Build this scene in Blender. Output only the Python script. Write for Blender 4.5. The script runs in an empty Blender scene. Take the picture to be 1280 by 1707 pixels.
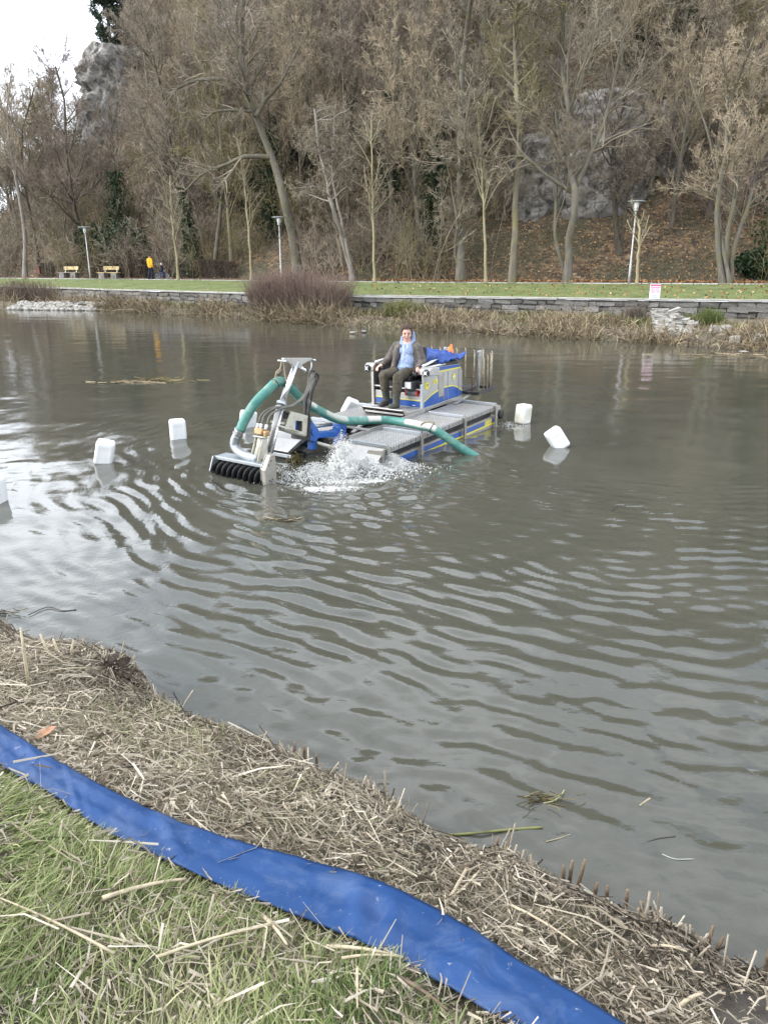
import bpy, bmesh, math, random
import numpy as np
from mathutils import Vector, Matrix, Euler

R = math.radians
SC = bpy.context.scene
COL = SC.collection
random.seed(7)

# ------------------------------------------------------------------ camera
CAMZ = 2.5
PITCH = R(18.1)
FPX = 1233.0
cam_d = bpy.data.cameras.new("camera")
cam_d.sensor_fit = 'VERTICAL'
cam_d.sensor_height = 36.0
cam_d.lens = 36.0 * FPX / 1707.0
cam_d.clip_start = 0.05
cam_d.clip_end = 2000
cam = bpy.data.objects.new("camera", cam_d)
COL.objects.link(cam)
cam.location = (0, 0, CAMZ)
cam.rotation_euler = (R(90) - PITCH, 0, 0)
SC.camera = cam

# ------------------------------------------------------------------ sky and sun
SUN_EL, SUN_AZ = R(38), R(258)       # azimuth of the sun, clockwise from +Y
w = bpy.data.worlds.new("World")
SC.world = w
w.use_nodes = True
nt = w.node_tree
nt.nodes.clear()
def wn(t, **kw):
    n = nt.nodes.new(t)
    for k, v in kw.items():
        setattr(n, k, v)
    return n
out = wn('ShaderNodeOutputWorld')
bg = wn('ShaderNodeBackground')
bg.inputs['Strength'].default_value = 0.13
sky = wn('ShaderNodeTexSky', sky_type='NISHITA', sun_disc=False, sun_elevation=SUN_EL, sun_rotation=SUN_AZ)
sky.dust_density = 2.0
tc = wn('ShaderNodeTexCoord')
sep = wn('ShaderNodeSeparateXYZ')
nt.links.new(tc.outputs['Generated'], sep.inputs[0])
mz = wn('ShaderNodeMath', operation='MAXIMUM'); mz.inputs[1].default_value = 0.0
nt.links.new(sep.outputs['Z'], mz.inputs[0])
az = wn('ShaderNodeMath', operation='ADD'); az.inputs[1].default_value = 0.22
nt.links.new(mz.outputs[0], az.inputs[0])
cmb = wn('ShaderNodeCombineXYZ')
for i, a in enumerate('XY'):
    dv = wn('ShaderNodeMath', operation='DIVIDE')
    nt.links.new(sep.outputs[a], dv.inputs[0]); nt.links.new(az.outputs[0], dv.inputs[1])
    nt.links.new(dv.outputs[0], cmb.inputs[i])
nz = wn('ShaderNodeTexNoise')
nz.inputs['Scale'].default_value = 1.5; nz.inputs['Detail'].default_value = 7; nz.inputs['Roughness'].default_value = 0.55
nt.links.new(cmb.outputs[0], nz.inputs['Vector'])
rp = wn('ShaderNodeValToRGB')
rp.color_ramp.elements[0].position = 0.34; rp.color_ramp.elements[0].color = (0.12, 0.12, 0.12, 1)
rp.color_ramp.elements[1].position = 0.60; rp.color_ramp.elements[1].color = (1, 1, 1, 1)
nt.links.new(nz.outputs['Fac'], rp.inputs[0])
mx = wn('ShaderNodeMix', data_type='RGBA')
# thin cloud: scatters the light of the sky behind it, so it follows the sky's own brightness
bwn = wn('ShaderNodeRGBToBW'); nt.links.new(sky.outputs[0], bwn.inputs[0])
cml = wn('ShaderNodeMath', operation='MULTIPLY_ADD'); cml.inputs[1].default_value = 1.5; cml.inputs[2].default_value = 7.5
nt.links.new(bwn.outputs[0], cml.inputs[0])
cmx = wn('ShaderNodeMix', data_type='RGBA', blend_type='MULTIPLY'); cmx.inputs[0].default_value = 1.0
cmx.inputs[7].default_value = (0.95, 1.0, 1.08, 1)
nt.links.new(cml.outputs[0], cmx.inputs[6])
nt.links.new(cmx.outputs[2], mx.inputs[7])
nt.links.new(rp.outputs[0], mx.inputs[0]); nt.links.new(sky.outputs[0], mx.inputs[6])
nt.links.new(mx.outputs[2], bg.inputs['Color'])
nt.links.new(bg.outputs[0], out.inputs[0])

sun_d = bpy.data.lights.new("sun", 'SUN')
sun_d.energy = 0.7
sun_d.angle = R(25)
sun_d.color = (1.0, 0.95, 0.88)
sun = bpy.data.objects.new("sun", sun_d)
COL.objects.link(sun)
sdir = Vector((math.sin(SUN_AZ) * math.cos(SUN_EL), math.cos(SUN_AZ) * math.cos(SUN_EL), math.sin(SUN_EL)))
sun.rotation_euler = sdir.to_track_quat('Z', 'Y').to_euler()

SC.view_settings.view_transform = 'Standard'
SC.view_settings.look = 'None'
SC.view_settings.gamma = 1.0
SC.view_settings.use_curve_mapping = False
SC.view_settings.exposure = 1.15
SC.cycles.max_bounces = 6
SC.cycles.transparent_max_bounces = 6
SC.cycles.caustics_reflective = False
SC.cycles.caustics_refractive = False
SC.cycles.sample_clamp_indirect = 6.0
SC.cycles.use_denoising = True

# ------------------------------------------------------------------ helpers: survey of the place
PC, PS = math.cos(PITCH), math.sin(PITCH)
def ray(px, py):
    a = (px - 640.0) / FPX; b = -(py - 853.5) / FPX
    return np.array([a, b * PS + PC, b * PC - PS])
def atz(px, py, z):
    r = ray(px, py); t = (z - CAMZ) / r[2]
    return np.array([0, 0, CAMZ]) + t * r
def atY(px, py, Y):
    r = ray(px, py)
    return np.array([0, 0, CAMZ]) + r * (Y / r[1])

def _hash(ix, iy, seed):
    h = (ix.astype(np.int64) * 374761393 + iy.astype(np.int64) * 668265263 + seed * 974634777) & 0xFFFFFFFF
    h = ((h ^ (h >> 13)) * 1274126177) & 0xFFFFFFFF
    h = h ^ (h >> 16)
    return (h & 0xFFFFFF) / float(0xFFFFFF)
def vnoise(x, y, seed=0):
    x = np.asarray(x, float); y = np.asarray(y, float)
    ix = np.floor(x); iy = np.floor(y)
    fx = x - ix; fy = y - iy
    fx = fx * fx * fx * (fx * (fx * 6 - 15) + 10); fy = fy * fy * fy * (fy * (fy * 6 - 15) + 10)
    a = _hash(ix, iy, seed); b = _hash(ix + 1, iy, seed); c = _hash(ix, iy + 1, seed); d = _hash(ix + 1, iy + 1, seed)
    return (a + (b - a) * fx) * (1 - fy) + (c + (d - c) * fx) * fy
def fbm(x, y, seed=0, octs=4, gain=0.5):
    v = 0; a = 1; t = 0
    for o in range(octs):
        v = v + a * (vnoise(x * 2 ** o + 13.1 * o, y * 2 ** o - 7.7 * o, seed + o) - 0.5); t += a; a *= gain
    return v / t * 2
def sstep(a, b, x):
    t = np.clip((x - a) / (b - a), 0, 1)
    return t * t * (3 - 2 * t)

# ------------------------------------------------------------------ helpers: objects
def tag(o, label=None, cat=None, group=None, kind=None):
    if label: o['label'] = label
    if cat: o['category'] = cat
    if group: o['group'] = group
    if kind: o['kind'] = kind
    return o
def empty(name, loc=(0, 0, 0), rot=(0, 0, 0), parent=None):
    o = bpy.data.objects.new(name, None)
    o.empty_display_size = 0.2
    COL.objects.link(o)
    o.location = loc; o.rotation_euler = rot
    if parent: o.parent = parent
    return o
def link_mesh(name, me, mat, parent=None, smooth=False):
    if mat: me.materials.append(mat)
    o = bpy.data.objects.new(name, me)
    COL.objects.link(o)
    if parent: o.parent = parent
    if smooth:
        me.polygons.foreach_set('use_smooth', np.ones(len(me.polygons), bool))
    return o
def npmesh(name, V, F, mat, parent=None, smooth=False, attrs=None):
    """V (n,3); F list of int arrays (m,3) or (m,4)"""
    if not isinstance(F, (list, tuple)): F = [F]
    F = [f for f in F if len(f)]
    me = bpy.data.meshes.new(name)
    V = np.asarray(V, np.float32)
    me.vertices.add(len(V)); me.vertices.foreach_set('co', V.ravel())
    li = np.concatenate([f.ravel() for f in F]).astype(np.int32)
    tot = np.concatenate([np.full(len(f), f.shape[1], np.int32) for f in F])
    st = np.concatenate([[0], np.cumsum(tot)[:-1]]).astype(np.int32)
    me.loops.add(len(li)); me.loops.foreach_set('vertex_index', li)
    me.polygons.add(len(tot)); me.polygons.foreach_set('loop_start', st); me.polygons.foreach_set('loop_total', tot)
    me.update(calc_edges=True)
    for k, arr in (attrs or {}).items():
        at = me.attributes.new(k, 'FLOAT', 'POINT'); at.data.foreach_set('value', np.asarray(arr, np.float32))
    return link_mesh(name, me, mat, parent, smooth)

class MB:
    """collects shapes that become ONE mesh"""
    def __init__(self): self.v = []; self.f = []
    def add(self, vs, fs, M=None):
        n = len(self.v)
        for p in vs:
            p = Vector(p)
            self.v.append(M @ p if M is not None else p)
        self.f += [tuple(i + n for i in f) for f in fs]
        return self
    def box(self, c, s, M=None, rot=None):
        x, y, z = s[0] / 2, s[1] / 2, s[2] / 2
        vs = [(a * x, b * y, d * z) for a in (-1, 1) for b in (-1, 1) for d in (-1, 1)]
        T = Matrix.Translation(c)
        if rot: T = T @ Euler(rot).to_matrix().to_4x4()
        if M is not None: T = M @ T
        return self.add(vs, [(0, 1, 3, 2), (4, 6, 7, 5), (0, 4, 5, 1), (2, 3, 7, 6), (0, 2, 6, 4), (1, 5, 7, 3)], T)
    def bar(self, a, b, w, h, up=(0, 0, 1)):
        """box of section w x h from a to b"""
        a = Vector(a); b = Vector(b); d = b - a; L = d.length; d.normalize()
        u = Vector(up); s = d.cross(u)
        if s.length < 1e-4: s = d.cross(Vector((1, 0, 0)))
        s.normalize(); u = s.cross(d)
        M = Matrix((d, s, u)).transposed().to_4x4(); M.translation = (a + b) / 2
        return self.box((0, 0, 0), (L, w, h), M)
    def tube(self, pts, r, n=8, cap=True):
        pts = [Vector(p) for p in pts]; k = len(pts)
        rs = r if isinstance(r, (list, tuple)) else [r] * k
        T = []
        for i in range(k):
            t = pts[min(i + 1, k - 1)] - pts[max(i - 1, 0)]
            T.append(t.normalized())
        a = T[0].orthogonal().normalized()
        vs = []
        for i in range(k):
            a = (a - T[i] * a.dot(T[i]))
            if a.length < 1e-5: a = T[i].orthogonal()
            a.normalize(); b = T[i].cross(a)
            for j in range(n):
                q = 2 * math.pi * j / n
                vs.append(pts[i] + (a * math.cos(q) + b * math.sin(q)) * rs[i])
        fs = [(i * n + j, i * n + (j + 1) % n, (i + 1) * n + (j + 1) % n, (i + 1) * n + j) for i in range(k - 1) for j in range(n)]
        if cap: fs += [tuple(range(n))[::-1], tuple((k - 1) * n + j for j in range(n))]
        return self.add(vs, fs)
    def prism(self, poly, ax, a, b, M=None):
        """2d polygon extruded along axis ax from a to b; poly in the other two axes (in order)"""
        def P(u, v, t):
            return {0: (t, u, v), 1: (u, t, v), 2: (u, v, t)}[ax]
        n = len(poly)
        vs = [P(u, v, a) for u, v in poly] + [P(u, v, b) for u, v in poly]
        fs = [tuple(range(n))[::-1], tuple(range(n, 2 * n))] + [(i, (i + 1) % n, n + (i + 1) % n, n + i) for i in range(n)]
        return self.add(vs, fs, M)
    def lathe(self, prof, n=16, M=None):
        """prof: list of (r, z)"""
        k = len(prof); vs = []
        for r, z in prof:
            for j in range(n):
                q = 2 * math.pi * j / n; vs.append((r * math.cos(q), r * math.sin(q), z))
        fs = [(i * n + j, i * n + (j + 1) % n, (i + 1) * n + (j + 1) % n, (i + 1) * n + j) for i in range(k - 1) for j in range(n)]
        fs += [tuple(range(n))[::-1], tuple((k - 1) * n + j for j in range(n))]
        return self.add(vs, fs, M)
    def build(self, name, mat, parent=None, bevel=0, smooth=False, sub=0):
        me = bpy.data.meshes.new(name)
        me.from_pydata([tuple(p) for p in self.v], [], self.f)
        bm = bmesh.new(); bm.from_mesh(me); bmesh.ops.recalc_face_normals(bm, faces=bm.faces); bm.to_mesh(me); bm.free()
        o = link_mesh(name, me, mat, parent, smooth)
        if bevel:
            m = o.modifiers.new('bevel', 'BEVEL'); m.width = bevel; m.segments = 2; m.limit_method = 'ANGLE'; m.angle_limit = R(40)
        if sub:
            m = o.modifiers.new('sub', 'SUBSURF'); m.levels = sub; m.render_levels = sub
        return o

def spline(pts, n):
    """Catmull-Rom through the points, n samples per span"""
    P = [np.array(p, float) for p in pts]
    P = [2 * P[0] - P[1]] + P + [2 * P[-1] - P[-2]]
    o = []
    for i in range(1, len(P) - 2):
        for t in np.linspace(0, 1, n, endpoint=False):
            a, b, c, d = P[i - 1], P[i], P[i + 1], P[i + 2]
            o.append(0.5 * (2 * b + (c - a) * t + (2 * a - 5 * b + 4 * c - d) * t * t + (3 * b - a - 3 * c + d) * t ** 3))
    o.append(P[-2])
    return np.array(o)

# ------------------------------------------------------------------ helpers: materials
def new_mat(name):
    m = bpy.data.materials.new(name); m.use_nodes = True
    return m, m.node_tree, m.node_tree.nodes['Principled BSDF']
def ramp(t, fac, stops):
    r = t.nodes.new('ShaderNodeValToRGB'); e = r.color_ramp.elements
    while len(e) < len(stops): e.new(0.5)
    for i, (p, c) in enumerate(stops):
        e[i].position = p; e[i].color = (*c, 1) if len(c) == 3 else c
    t.links.new(fac, r.inputs[0])
    return r.outputs[0]
def noise(t, scale, detail=4, rough=0.55, vec=None, dist=0.0, coord='Object', stretch=None):
    n = t.nodes.new('ShaderNodeTexNoise')
    n.inputs['Scale'].default_value = scale; n.inputs['Detail'].default_value = detail
    n.inputs['Roughness'].default_value = rough; n.inputs['Distortion'].default_value = dist
    if vec is None:
        c = t.nodes.new('ShaderNodeTexCoord'); vec = c.outputs[coord]
    if stretch:
        mp = t.nodes.new('ShaderNodeMapping'); mp.inputs['Scale'].default_value = stretch
        t.links.new(vec, mp.inputs[0]); vec = mp.outputs[0]
    t.links.new(vec, n.inputs['Vector'])
    return n.outputs['Fac']
def mixc(t, fac, a, b, blend='MIX'):
    m = t.nodes.new('ShaderNodeMix'); m.data_type = 'RGBA'; m.blend_type = blend
    for i, v in ((0, fac), (6, a), (7, b)):
        if isinstance(v, (int, float)): m.inputs[i].default_value = v
        elif isinstance(v, tuple): m.inputs[i].default_value = (*v, 1) if len(v) == 3 else v
        else: t.links.new(v, m.inputs[i])
    return m.outputs[2]
def bump(t, b, height, strength=0.3, dist=0.02):
    n = t.nodes.new('ShaderNodeBump'); n.inputs['Strength'].default_value = strength; n.inputs['Distance'].default_value = dist
    t.links.new(height, n.inputs['Height']); t.links.new(n.outputs[0], b.inputs['Normal'])
def attr(t, name):
    a = t.nodes.new('ShaderNodeAttribute'); a.attribute_name = name
    return a.outputs['Fac']
def mat_plain(name, col, rough=0.6, metal=0.0, var=0.15, scale=6, bumps=0.0, dirt=None, dirt_amt=0.5, dirt_scale=3, coord='Object'):
    """plain surface with mottling and optional dirt patches"""
    m, t, b = new_mat(name)
    n = noise(t, scale, 5, coord=coord)
    c0 = tuple(max(0, c * (1 - var)) for c in col); c1 = tuple(min(1, c * (1 + var)) for c in col)
    c = ramp(t, n, [(0.3, c0), (0.7, c1)])
    if dirt:
        d = ramp(t, noise(t, dirt_scale, 6, 0.65, coord=coord), [(0.5, (0, 0, 0)), (0.7, (dirt_amt,) * 3)])
        c = mixc(t, d, c, dirt)
    t.links.new(c, b.inputs['Base Color'])
    b.inputs['Roughness'].default_value = rough; b.inputs['Metallic'].default_value = metal
    if bumps: bump(t, b, noise(t, scale * 5, 4, coord=coord), bumps, 0.02)
    return m
def mat_attr(name, stops, rough=0.8, transl=0.0, an='rnd'):
    """colour picked per piece from a ramp"""
    m, t, b = new_mat(name)
    c = ramp(t, attr(t, an), stops)
    t.links.new(c, b.inputs['Base Color'])
    b.inputs['Roughness'].default_value = rough
    b.inputs['Specular IOR Level'].default_value = 0.3
    if transl:
        tr = t.nodes.new('ShaderNodeBsdfTranslucent'); t.links.new(c, tr.inputs[0])
        ms = t.nodes.new('ShaderNodeMixShader'); ms.inputs[0].default_value = transl
        t.links.new(b.outputs[0], ms.inputs[1]); t.links.new(tr.outputs[0], ms.inputs[2])
        t.links.new(ms.outputs[0], t.nodes['Material Output'].inputs[0])
    return m
# ================================================================== FAR BANK, HILL
def polyX(pts):
    pts = sorted([tuple(p[:2]) for p in pts])
    xs = np.array([p[0] for p in pts]); ys = np.array([p[1] for p in pts])
    def f(x):
        x = np.asarray(x, float)
        y = np.interp(x, xs, ys)
        sl0 = (ys[1] - ys[0]) / (xs[1] - xs[0]); sl1 = (ys[-1] - ys[-2]) / (xs[-1] - xs[-2])
        y = np.where(x < xs[0], ys[0] + (x - xs[0]) * sl0, y)
        return np.where(x > xs[-1], ys[-1] + (x - xs[-1]) * sl1 * 0.5, y)
    return f
WALL_Z, PATH_Z = 1.3, 1.85
waterY = polyX([atz(x, y, 0) for x, y in ((0, 516), (170, 518), (300, 525), (420, 533), (520, 540), (640, 547), (760, 553), (900, 562), (1000, 567), (1100, 573), (1200, 580), (1280, 587))])
wallY = polyX([atz(x, y, WALL_Z) for x, y in ((60, 478), (130, 480), (250, 484), (400, 488), (600, 492), (800, 494), (1000, 497), (1280, 500))])
pathY = polyX([atz(x, y, PATH_Z) for x, y in ((0, 463.6), (250, 465.8), (400, 467.5), (640, 470), (960, 472), (1280, 473.6))])
PATH_W = 2.3

def hill_top(x):
    return 5.0 + 33.0 * sstep(-46, -29, x)
def far_z(x, y):
    x = np.asarray(x, float); y = np.asarray(y, float)
    W, A, P = waterY(x), wallY(x), pathY(x)
    A = np.maximum(A, W + 2.2)
    z = np.where(y < W, np.maximum(-1.2, (y - W) * 0.35), 0)
    t = np.clip((y - W) / (A - W), 0, 1)
    n1 = fbm(x * 0.9, y * 0.9, 3, 4)
    z = np.where((y >= W) & (y < A), 0.27 * sstep(0, 0.22, t) + 0.24 * t + 0.10 * n1 * sstep(0, .15, t), z)
    t2 = np.clip((y - A) / (P - A), 0, 1)
    z = np.where((y >= A) & (y < P), (WALL_Z - 0.03) + (PATH_Z - WALL_Z + 0.02) * t2, z)
    z = np.where(y >= P, PATH_Z - 0.012, z)
    e = y - P - PATH_W
    v = np.clip(e, 0, 6)
    e2 = np.maximum(e - 2.5, 0)
    top = hill_top(x)
    rise = 0.62 * e2 + 0.35 * np.maximum(e2 - 8, 0)
    rise = top * (1 - np.exp(-rise / top)) * 1.12
    rise = rise + (fbm(x * 0.13, y * 0.13, 11, 4) * 2.2 + fbm(x * .5, y * .5, 12, 3) * 0.5) * sstep(1, 12, e2)
    z = np.where(e > 0, PATH_Z + 0.03 * v + rise, z)
    return z

def ground_col(px, off, iters=12):
    """world point on the far ground seen in image column px, off metres behind the path's near edge"""
    X = 0.0
    for _ in range(iters):
        Y = float(pathY(X)) + off
        X = (px - 640) / FPX * (Y * PC + (CAMZ - 2.0) * PS)
    return X, Y, float(far_z(X, Y))

def grid_mesh(name, xs, ys_of, zf, mat, smooth=True):
    """xs (n,), ys_of (n,m) -> sheet"""
    n, m = ys_of.shape
    X = np.repeat(xs[:, None], m, 1) if xs.ndim == 1 else xs
    Z = zf(X, ys_of)
    V = np.stack([X, ys_of, Z], -1).reshape(-1, 3)
    i = np.arange(n - 1)[:, None] * m + np.arange(m - 1)[None]
    F = np.stack([i, i + m, i + m + 1, i + 1], -1).reshape(-1, 4)
    return npmesh(name, V, F, mat, smooth=smooth)

# materials of the ground
m_bank, t, b = new_mat('bank_soil')
n1 = noise(t, 3.0, 6, 0.65)
c = ramp(t, n1, [(0.30, (0.05, 0.042, 0.03)), (0.5, (0.13, 0.105, 0.075)), (0.7, (0.20, 0.165, 0.11))])
g = ramp(t, noise(t, 0.7, 4), [(0.5, (0, 0, 0)), (0.66, (0.8, 0.8, 0.8))])
c = mixc(t, g, c, (0.085, 0.10, 0.035))
t.links.new(c, b.inputs['Base Color']); b.inputs['Roughness'].default_value = 0.95; bump(t, b, noise(t, 9, 6, 0.7), 0.9, 0.12)

m_lawn, t, b = new_mat('lawn')
c = ramp(t, noise(t, 1.1, 6, 0.7), [(0.3, (0.06, 0.082, 0.022)), (0.5, (0.105, 0.135, 0.034)), (0.72, (0.16, 0.17, 0.06))])
sp = ramp(t, noise(t, 14, 4, 0.7), [(0.60, (0, 0, 0)), (0.68, (0.8, 0.8, 0.8))])
c = mixc(t, sp, c, (0.30, 0.22, 0.09))
t.links.new(c, b.inputs['Base Color']); b.inputs['Roughness'].default_value = 0.95; bump(t, b, noise(t, 25, 4, 0.7), 0.6, 0.05)

m_path, t, b = new_mat('path_asphalt')
c = ramp(t, noise(t, 2.0, 6, 0.7), [(0.3, (0.17, 0.165, 0.155)), (0.7, (0.26, 0.25, 0.235))])
t.links.new(c, b.inputs['Base Color']); b.inputs['Roughness'].default_value = 0.85

m_hill, t, b = new_mat('leaf_litter')
tcn = t.nodes.new('ShaderNodeTexCoord')
vo = t.nodes.new('ShaderNodeTexVoronoi'); vo.inputs['Scale'].default_value = 5.5
t.links.new(tcn.outputs['Object'], vo.inputs['Vector'])
spx = t.nodes.new('ShaderNodeSeparateColor'); t.links.new(vo.outputs['Color'], spx.inputs[0])
c = ramp(t, spx.outputs[0], [(0.0, (0.035, 0.027, 0.018)), (0.35, (0.085, 0.060, 0.036)), (0.7, (0.14, 0.092, 0.050)), (0.92, (0.22, 0.145, 0.075)), (1.0, (0.30, 0.22, 0.13))])
gr = ramp(t, noise(t, 0.35, 5, 0.65), [(0.42, (0, 0, 0)), (0.62, (0.85, 0.85, 0.85))])
c = mixc(t, gr, c, ramp(t, noise(t, 6, 5, 0.7), [(0.3, (0.022, 0.028, 0.012)), (0.7, (0.075, 0.07, 0.04))]))
t.links.new(c, b.inputs['Base Color']); b.inputs['Roughness'].default_value = 0.95; bump(t, b, vo.outputs['Distance'], 0.8, 0.1)

def strip(name, x0, x1, nx, f0, f1, ny, mat, kind, dz=0.0, zf=far_z, p=1.0):
    xs = np.linspace(x0, x1, nx)
    a, c_ = f0(xs), f1(xs)
    tt = np.linspace(0, 1, ny) ** p
    ys = a[:, None] + (c_ - a)[:, None] * tt[None]
    o = grid_mesh(name, xs, ys, lambda X, Y: zf(X, Y) + dz, mat)
    return tag(o, kind=kind)
AX0, AX1 = -75, 48
edgeA = lambda x: np.maximum(wallY(x), waterY(x) + 2.2)
o = strip('far_bank', AX0, AX1, 420, lambda x: waterY(x) - 4, lambda x: edgeA(x) - 0.02, 30, m_bank, 'structure')
o = strip('lawn', AX0, AX1, 300, lambda x: edgeA(x) + 0.02, lambda x: pathY(x) - 0.001, 14, m_lawn, 'structure')
o = strip('footpath', AX0, AX1, 200, lambda x: pathY(x), lambda x: pathY(x) + PATH_W, 3, m_path, 'structure', 0.012)
o = strip('hillside', AX0, AX1, 230, lambda x: pathY(x) + PATH_W + 0.01, lambda x: pathY(x) + 150, 120, m_hill, 'structure', p=1.6)

# ================================================================== NEAR BANK
EDGE_Z = 0.24
edge_px = [(-420, 905), (-200, 985), (0, 1040), (90, 1085), (165, 1085), (225, 1110), (262, 1165), (330, 1200), (420, 1228), (500, 1262), (590, 1303), (660, 1342), (720, 1382), (790, 1412), (850, 1418), (905, 1450), (960, 1488), (1040, 1515), (1120, 1548), (1200, 1602), (1280, 1632), (1500, 1730), (1900, 1900)]
EDGE = np.array([atz(x, y, EDGE_Z)[:2] for x, y in edge_px])
def edge_dist(x, y):
    """signed distance to the water's edge, positive on land"""
    x = np.asarray(x, float); y = np.asarray(y, float)
    best = np.full(x.shape, 1e9); sgn = np.ones(x.shape)
    for a, b_ in zip(EDGE[:-1], EDGE[1:]):
        d = b_ - a; L2 = d @ d
        tt = np.clip(((x - a[0]) * d[0] + (y - a[1]) * d[1]) / L2, 0, 1)
        qx, qy = x - a[0] - tt * d[0], y - a[1] - tt * d[1]
        ds = np.hypot(qx, qy); s = np.where(d[0] * (y - a[1]) - d[1] * (x - a[0]) < 0, 1.0, -1.0)
        m = ds < best - 1e-9
        best = np.where(m, ds, best); sgn = np.where(m, s, sgn)
    return best * sgn
def near_z(x, y):
    x = np.asarray(x, float); y = np.asarray(y, float)
    d = edge_dist(x, y) + 0.05 * fbm(x * 5, y * 5, 21, 3)
    land = EDGE_Z - 0.02 + 0.30 * np.maximum(d, 0) + 0.10 * sstep(0, .25, d) - 0.05 * sstep(1.7, 2.6, d)
    land = land + 0.05 * fbm(x * 2.3, y * 2.3, 22, 4) * sstep(0, .4, d) + 0.018 * fbm(x * 12, y * 12, 25, 3)
    wet = EDGE_Z - 0.02 + d * 2.4 + 0.05 * fbm(x * 8, y * 8, 23, 3)
    return np.where(d > 0, land, np.maximum(wet, -0.6))
def near_hit(px, py):
    r = ray(px, py); o = np.array([0, 0, CAMZ]); t0, t1 = 0.4, 12.0
    ts = np.linspace(t0, t1, 900)
    P = o[None] + ts[:, None] * r[None]
    k = np.argmax(P[:, 2] < near_z(P[:, 0], P[:, 1]))
    return P[k]

m_mud, t, b = new_mat('bank_mud')
n1 = noise(t, 7, 7, 0.7)
thatch = attr(t, 'thatch')
c = ramp(t, n1, [(0.30, (0.035, 0.029, 0.022)), (0.52, (0.085, 0.071, 0.056)), (0.75, (0.16, 0.136, 0.105))])
c = mixc(t, thatch, c, ramp(t, noise(t, 40, 6, 0.75), [(0.3, (0.07, 0.062, 0.035)), (0.7, (0.24, 0.21, 0.13))]))
t.links.new(c, b.inputs['Base Color'])
t.links.new(ramp(t, noise(t, 3, 3), [(0.4, (0.55,) * 3), (0.6, (0.95,) * 3)]), b.inputs['Roughness'])
bump(t, b, noise(t, 30, 6, 0.7), 0.9, 0.03)
xs = np.linspace(-7, 5.2, 290)
ys = np.linspace(-2.5, 6.8, 220)
XX, YY = np.meshgrid(xs, ys, indexing='ij')
ZZ = near_z(XX, YY); DD = edge_dist(XX, YY)
V = np.stack([XX, YY, ZZ], -1).reshape(-1, 3)
i = np.arange(len(xs) - 1)[:, None] * len(ys) + np.arange(len(ys) - 1)[None]
F = np.stack([i, i + len(ys), i + len(ys) + 1, i + 1], -1).reshape(-1, 4)
keep = DD.reshape(-1)[F].max(1) > -0.6
bare_ = sstep(.36, .56, vnoise(XX * 2.6 + 3, YY * 2.6, 99)) * sstep(-.2, .6, XX) * sstep(1.0, .6, DD)
that_ = sstep(.05, .5, DD) * (1 - .95 * bare_) * .85
tag(npmesh('near_bank', V, F[keep], m_mud, smooth=True, attrs={'thatch': that_.ravel()}), kind='structure')

# ================================================================== WATER
SPL = np.array([-0.52, 9.12])           # the jet of water at the bow
def wave_h(x, y):
    cx, cy = 2.5, 12.6
    wx = x + 0.30 * fbm(x * 0.55, y * 0.55, 31, 3); wy = y + 0.30 * fbm(x * 0.55, y * 0.55, 32, 3)
    r = np.hypot(wx - cx, wy - cy)
    ang = np.arctan2(y - cy, x - cx)
    a1 = sstep(1.2, 4.0, r) * (1 - 0.75 * sstep(6.0, 11.5, r)) * np.where(y < cy, 1, 0.15)
    a1 = a1 * (0.35 + 1.1 * vnoise(x * 0.9, y * 0.9, 33)) * (1 - 0.75 * sstep(3.0, 6.5, -x))
    calm = 1 - 0.9 * sstep(0.2, 1.6, (x - 1.0)) * sstep(8.2, 9.6, y)        # flat water beside the boat
    calm = calm * (1 - 0.85 * sstep(13, 17, y))
    h = 0
    for q, (ax, ay, lam, am) in enumerate(((4.4, 12.4, .22, .0032), (2.2, 12.6, .175, .0017), (7.0, 11.0, .20, .0019), (3.4, 13.5, .31, .0025), (5.4, 13.0, .13, .0011))):
        rq = np.hypot(wx - ax, wy - ay)
        h = h + am * a1 * calm * np.sin(rq * 2 * np.pi / lam + 3.0 * fbm(x * (.7 + .1 * q), y * (.7 + .1 * q), 34 + q, 2)) * (.55 + 1.6 * vnoise(x * 1.3 + q * 7, y * 2.2, 50 + q) ** 1.5)
    # rings from the splash
    r2 = np.hypot(wx - SPL[0], wy - SPL[1])
    a2 = sstep(0.3, .9, r2) * np.exp(-r2 / 1.8) * calm
    h = h + 0.014 * a2 * np.sin(r2 * 2 * np.pi / 0.36)
    # rings behind the boom, left of the boat
    r3 = np.hypot(wx + 1.6, wy - 11.2)
    h = h + 0.008 * sstep(.3, .8, r3) * np.exp(-r3 / 1.6) * np.sin(r3 * 2 * np.pi / 0.33)
    # wind ripples
    near = 1 - 0.75 * sstep(12, 24, y)
    amp = 0.35 + 0.65 * sstep(0.35, 0.65, vnoise(x * 0.35, y * 0.35, 36))
    h = h + near * amp * (0.007 * fbm(x * 3.2 + y * .7, y * 4.2, 37, 3) + 0.0060 * fbm(x * 7, y * 9, 38, 3)) * (1 - 0.55 * sstep(0, 1.5, x) * sstep(6.5, 9, y))
    h = h + 0.012 * fbm(x * 0.9, y * 1.1, 39, 2) * near
    h = h + 0.007 * fbm(x * 0.8, y * 2.6, 40, 3) * sstep(12, 20, y)
    return h
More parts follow.
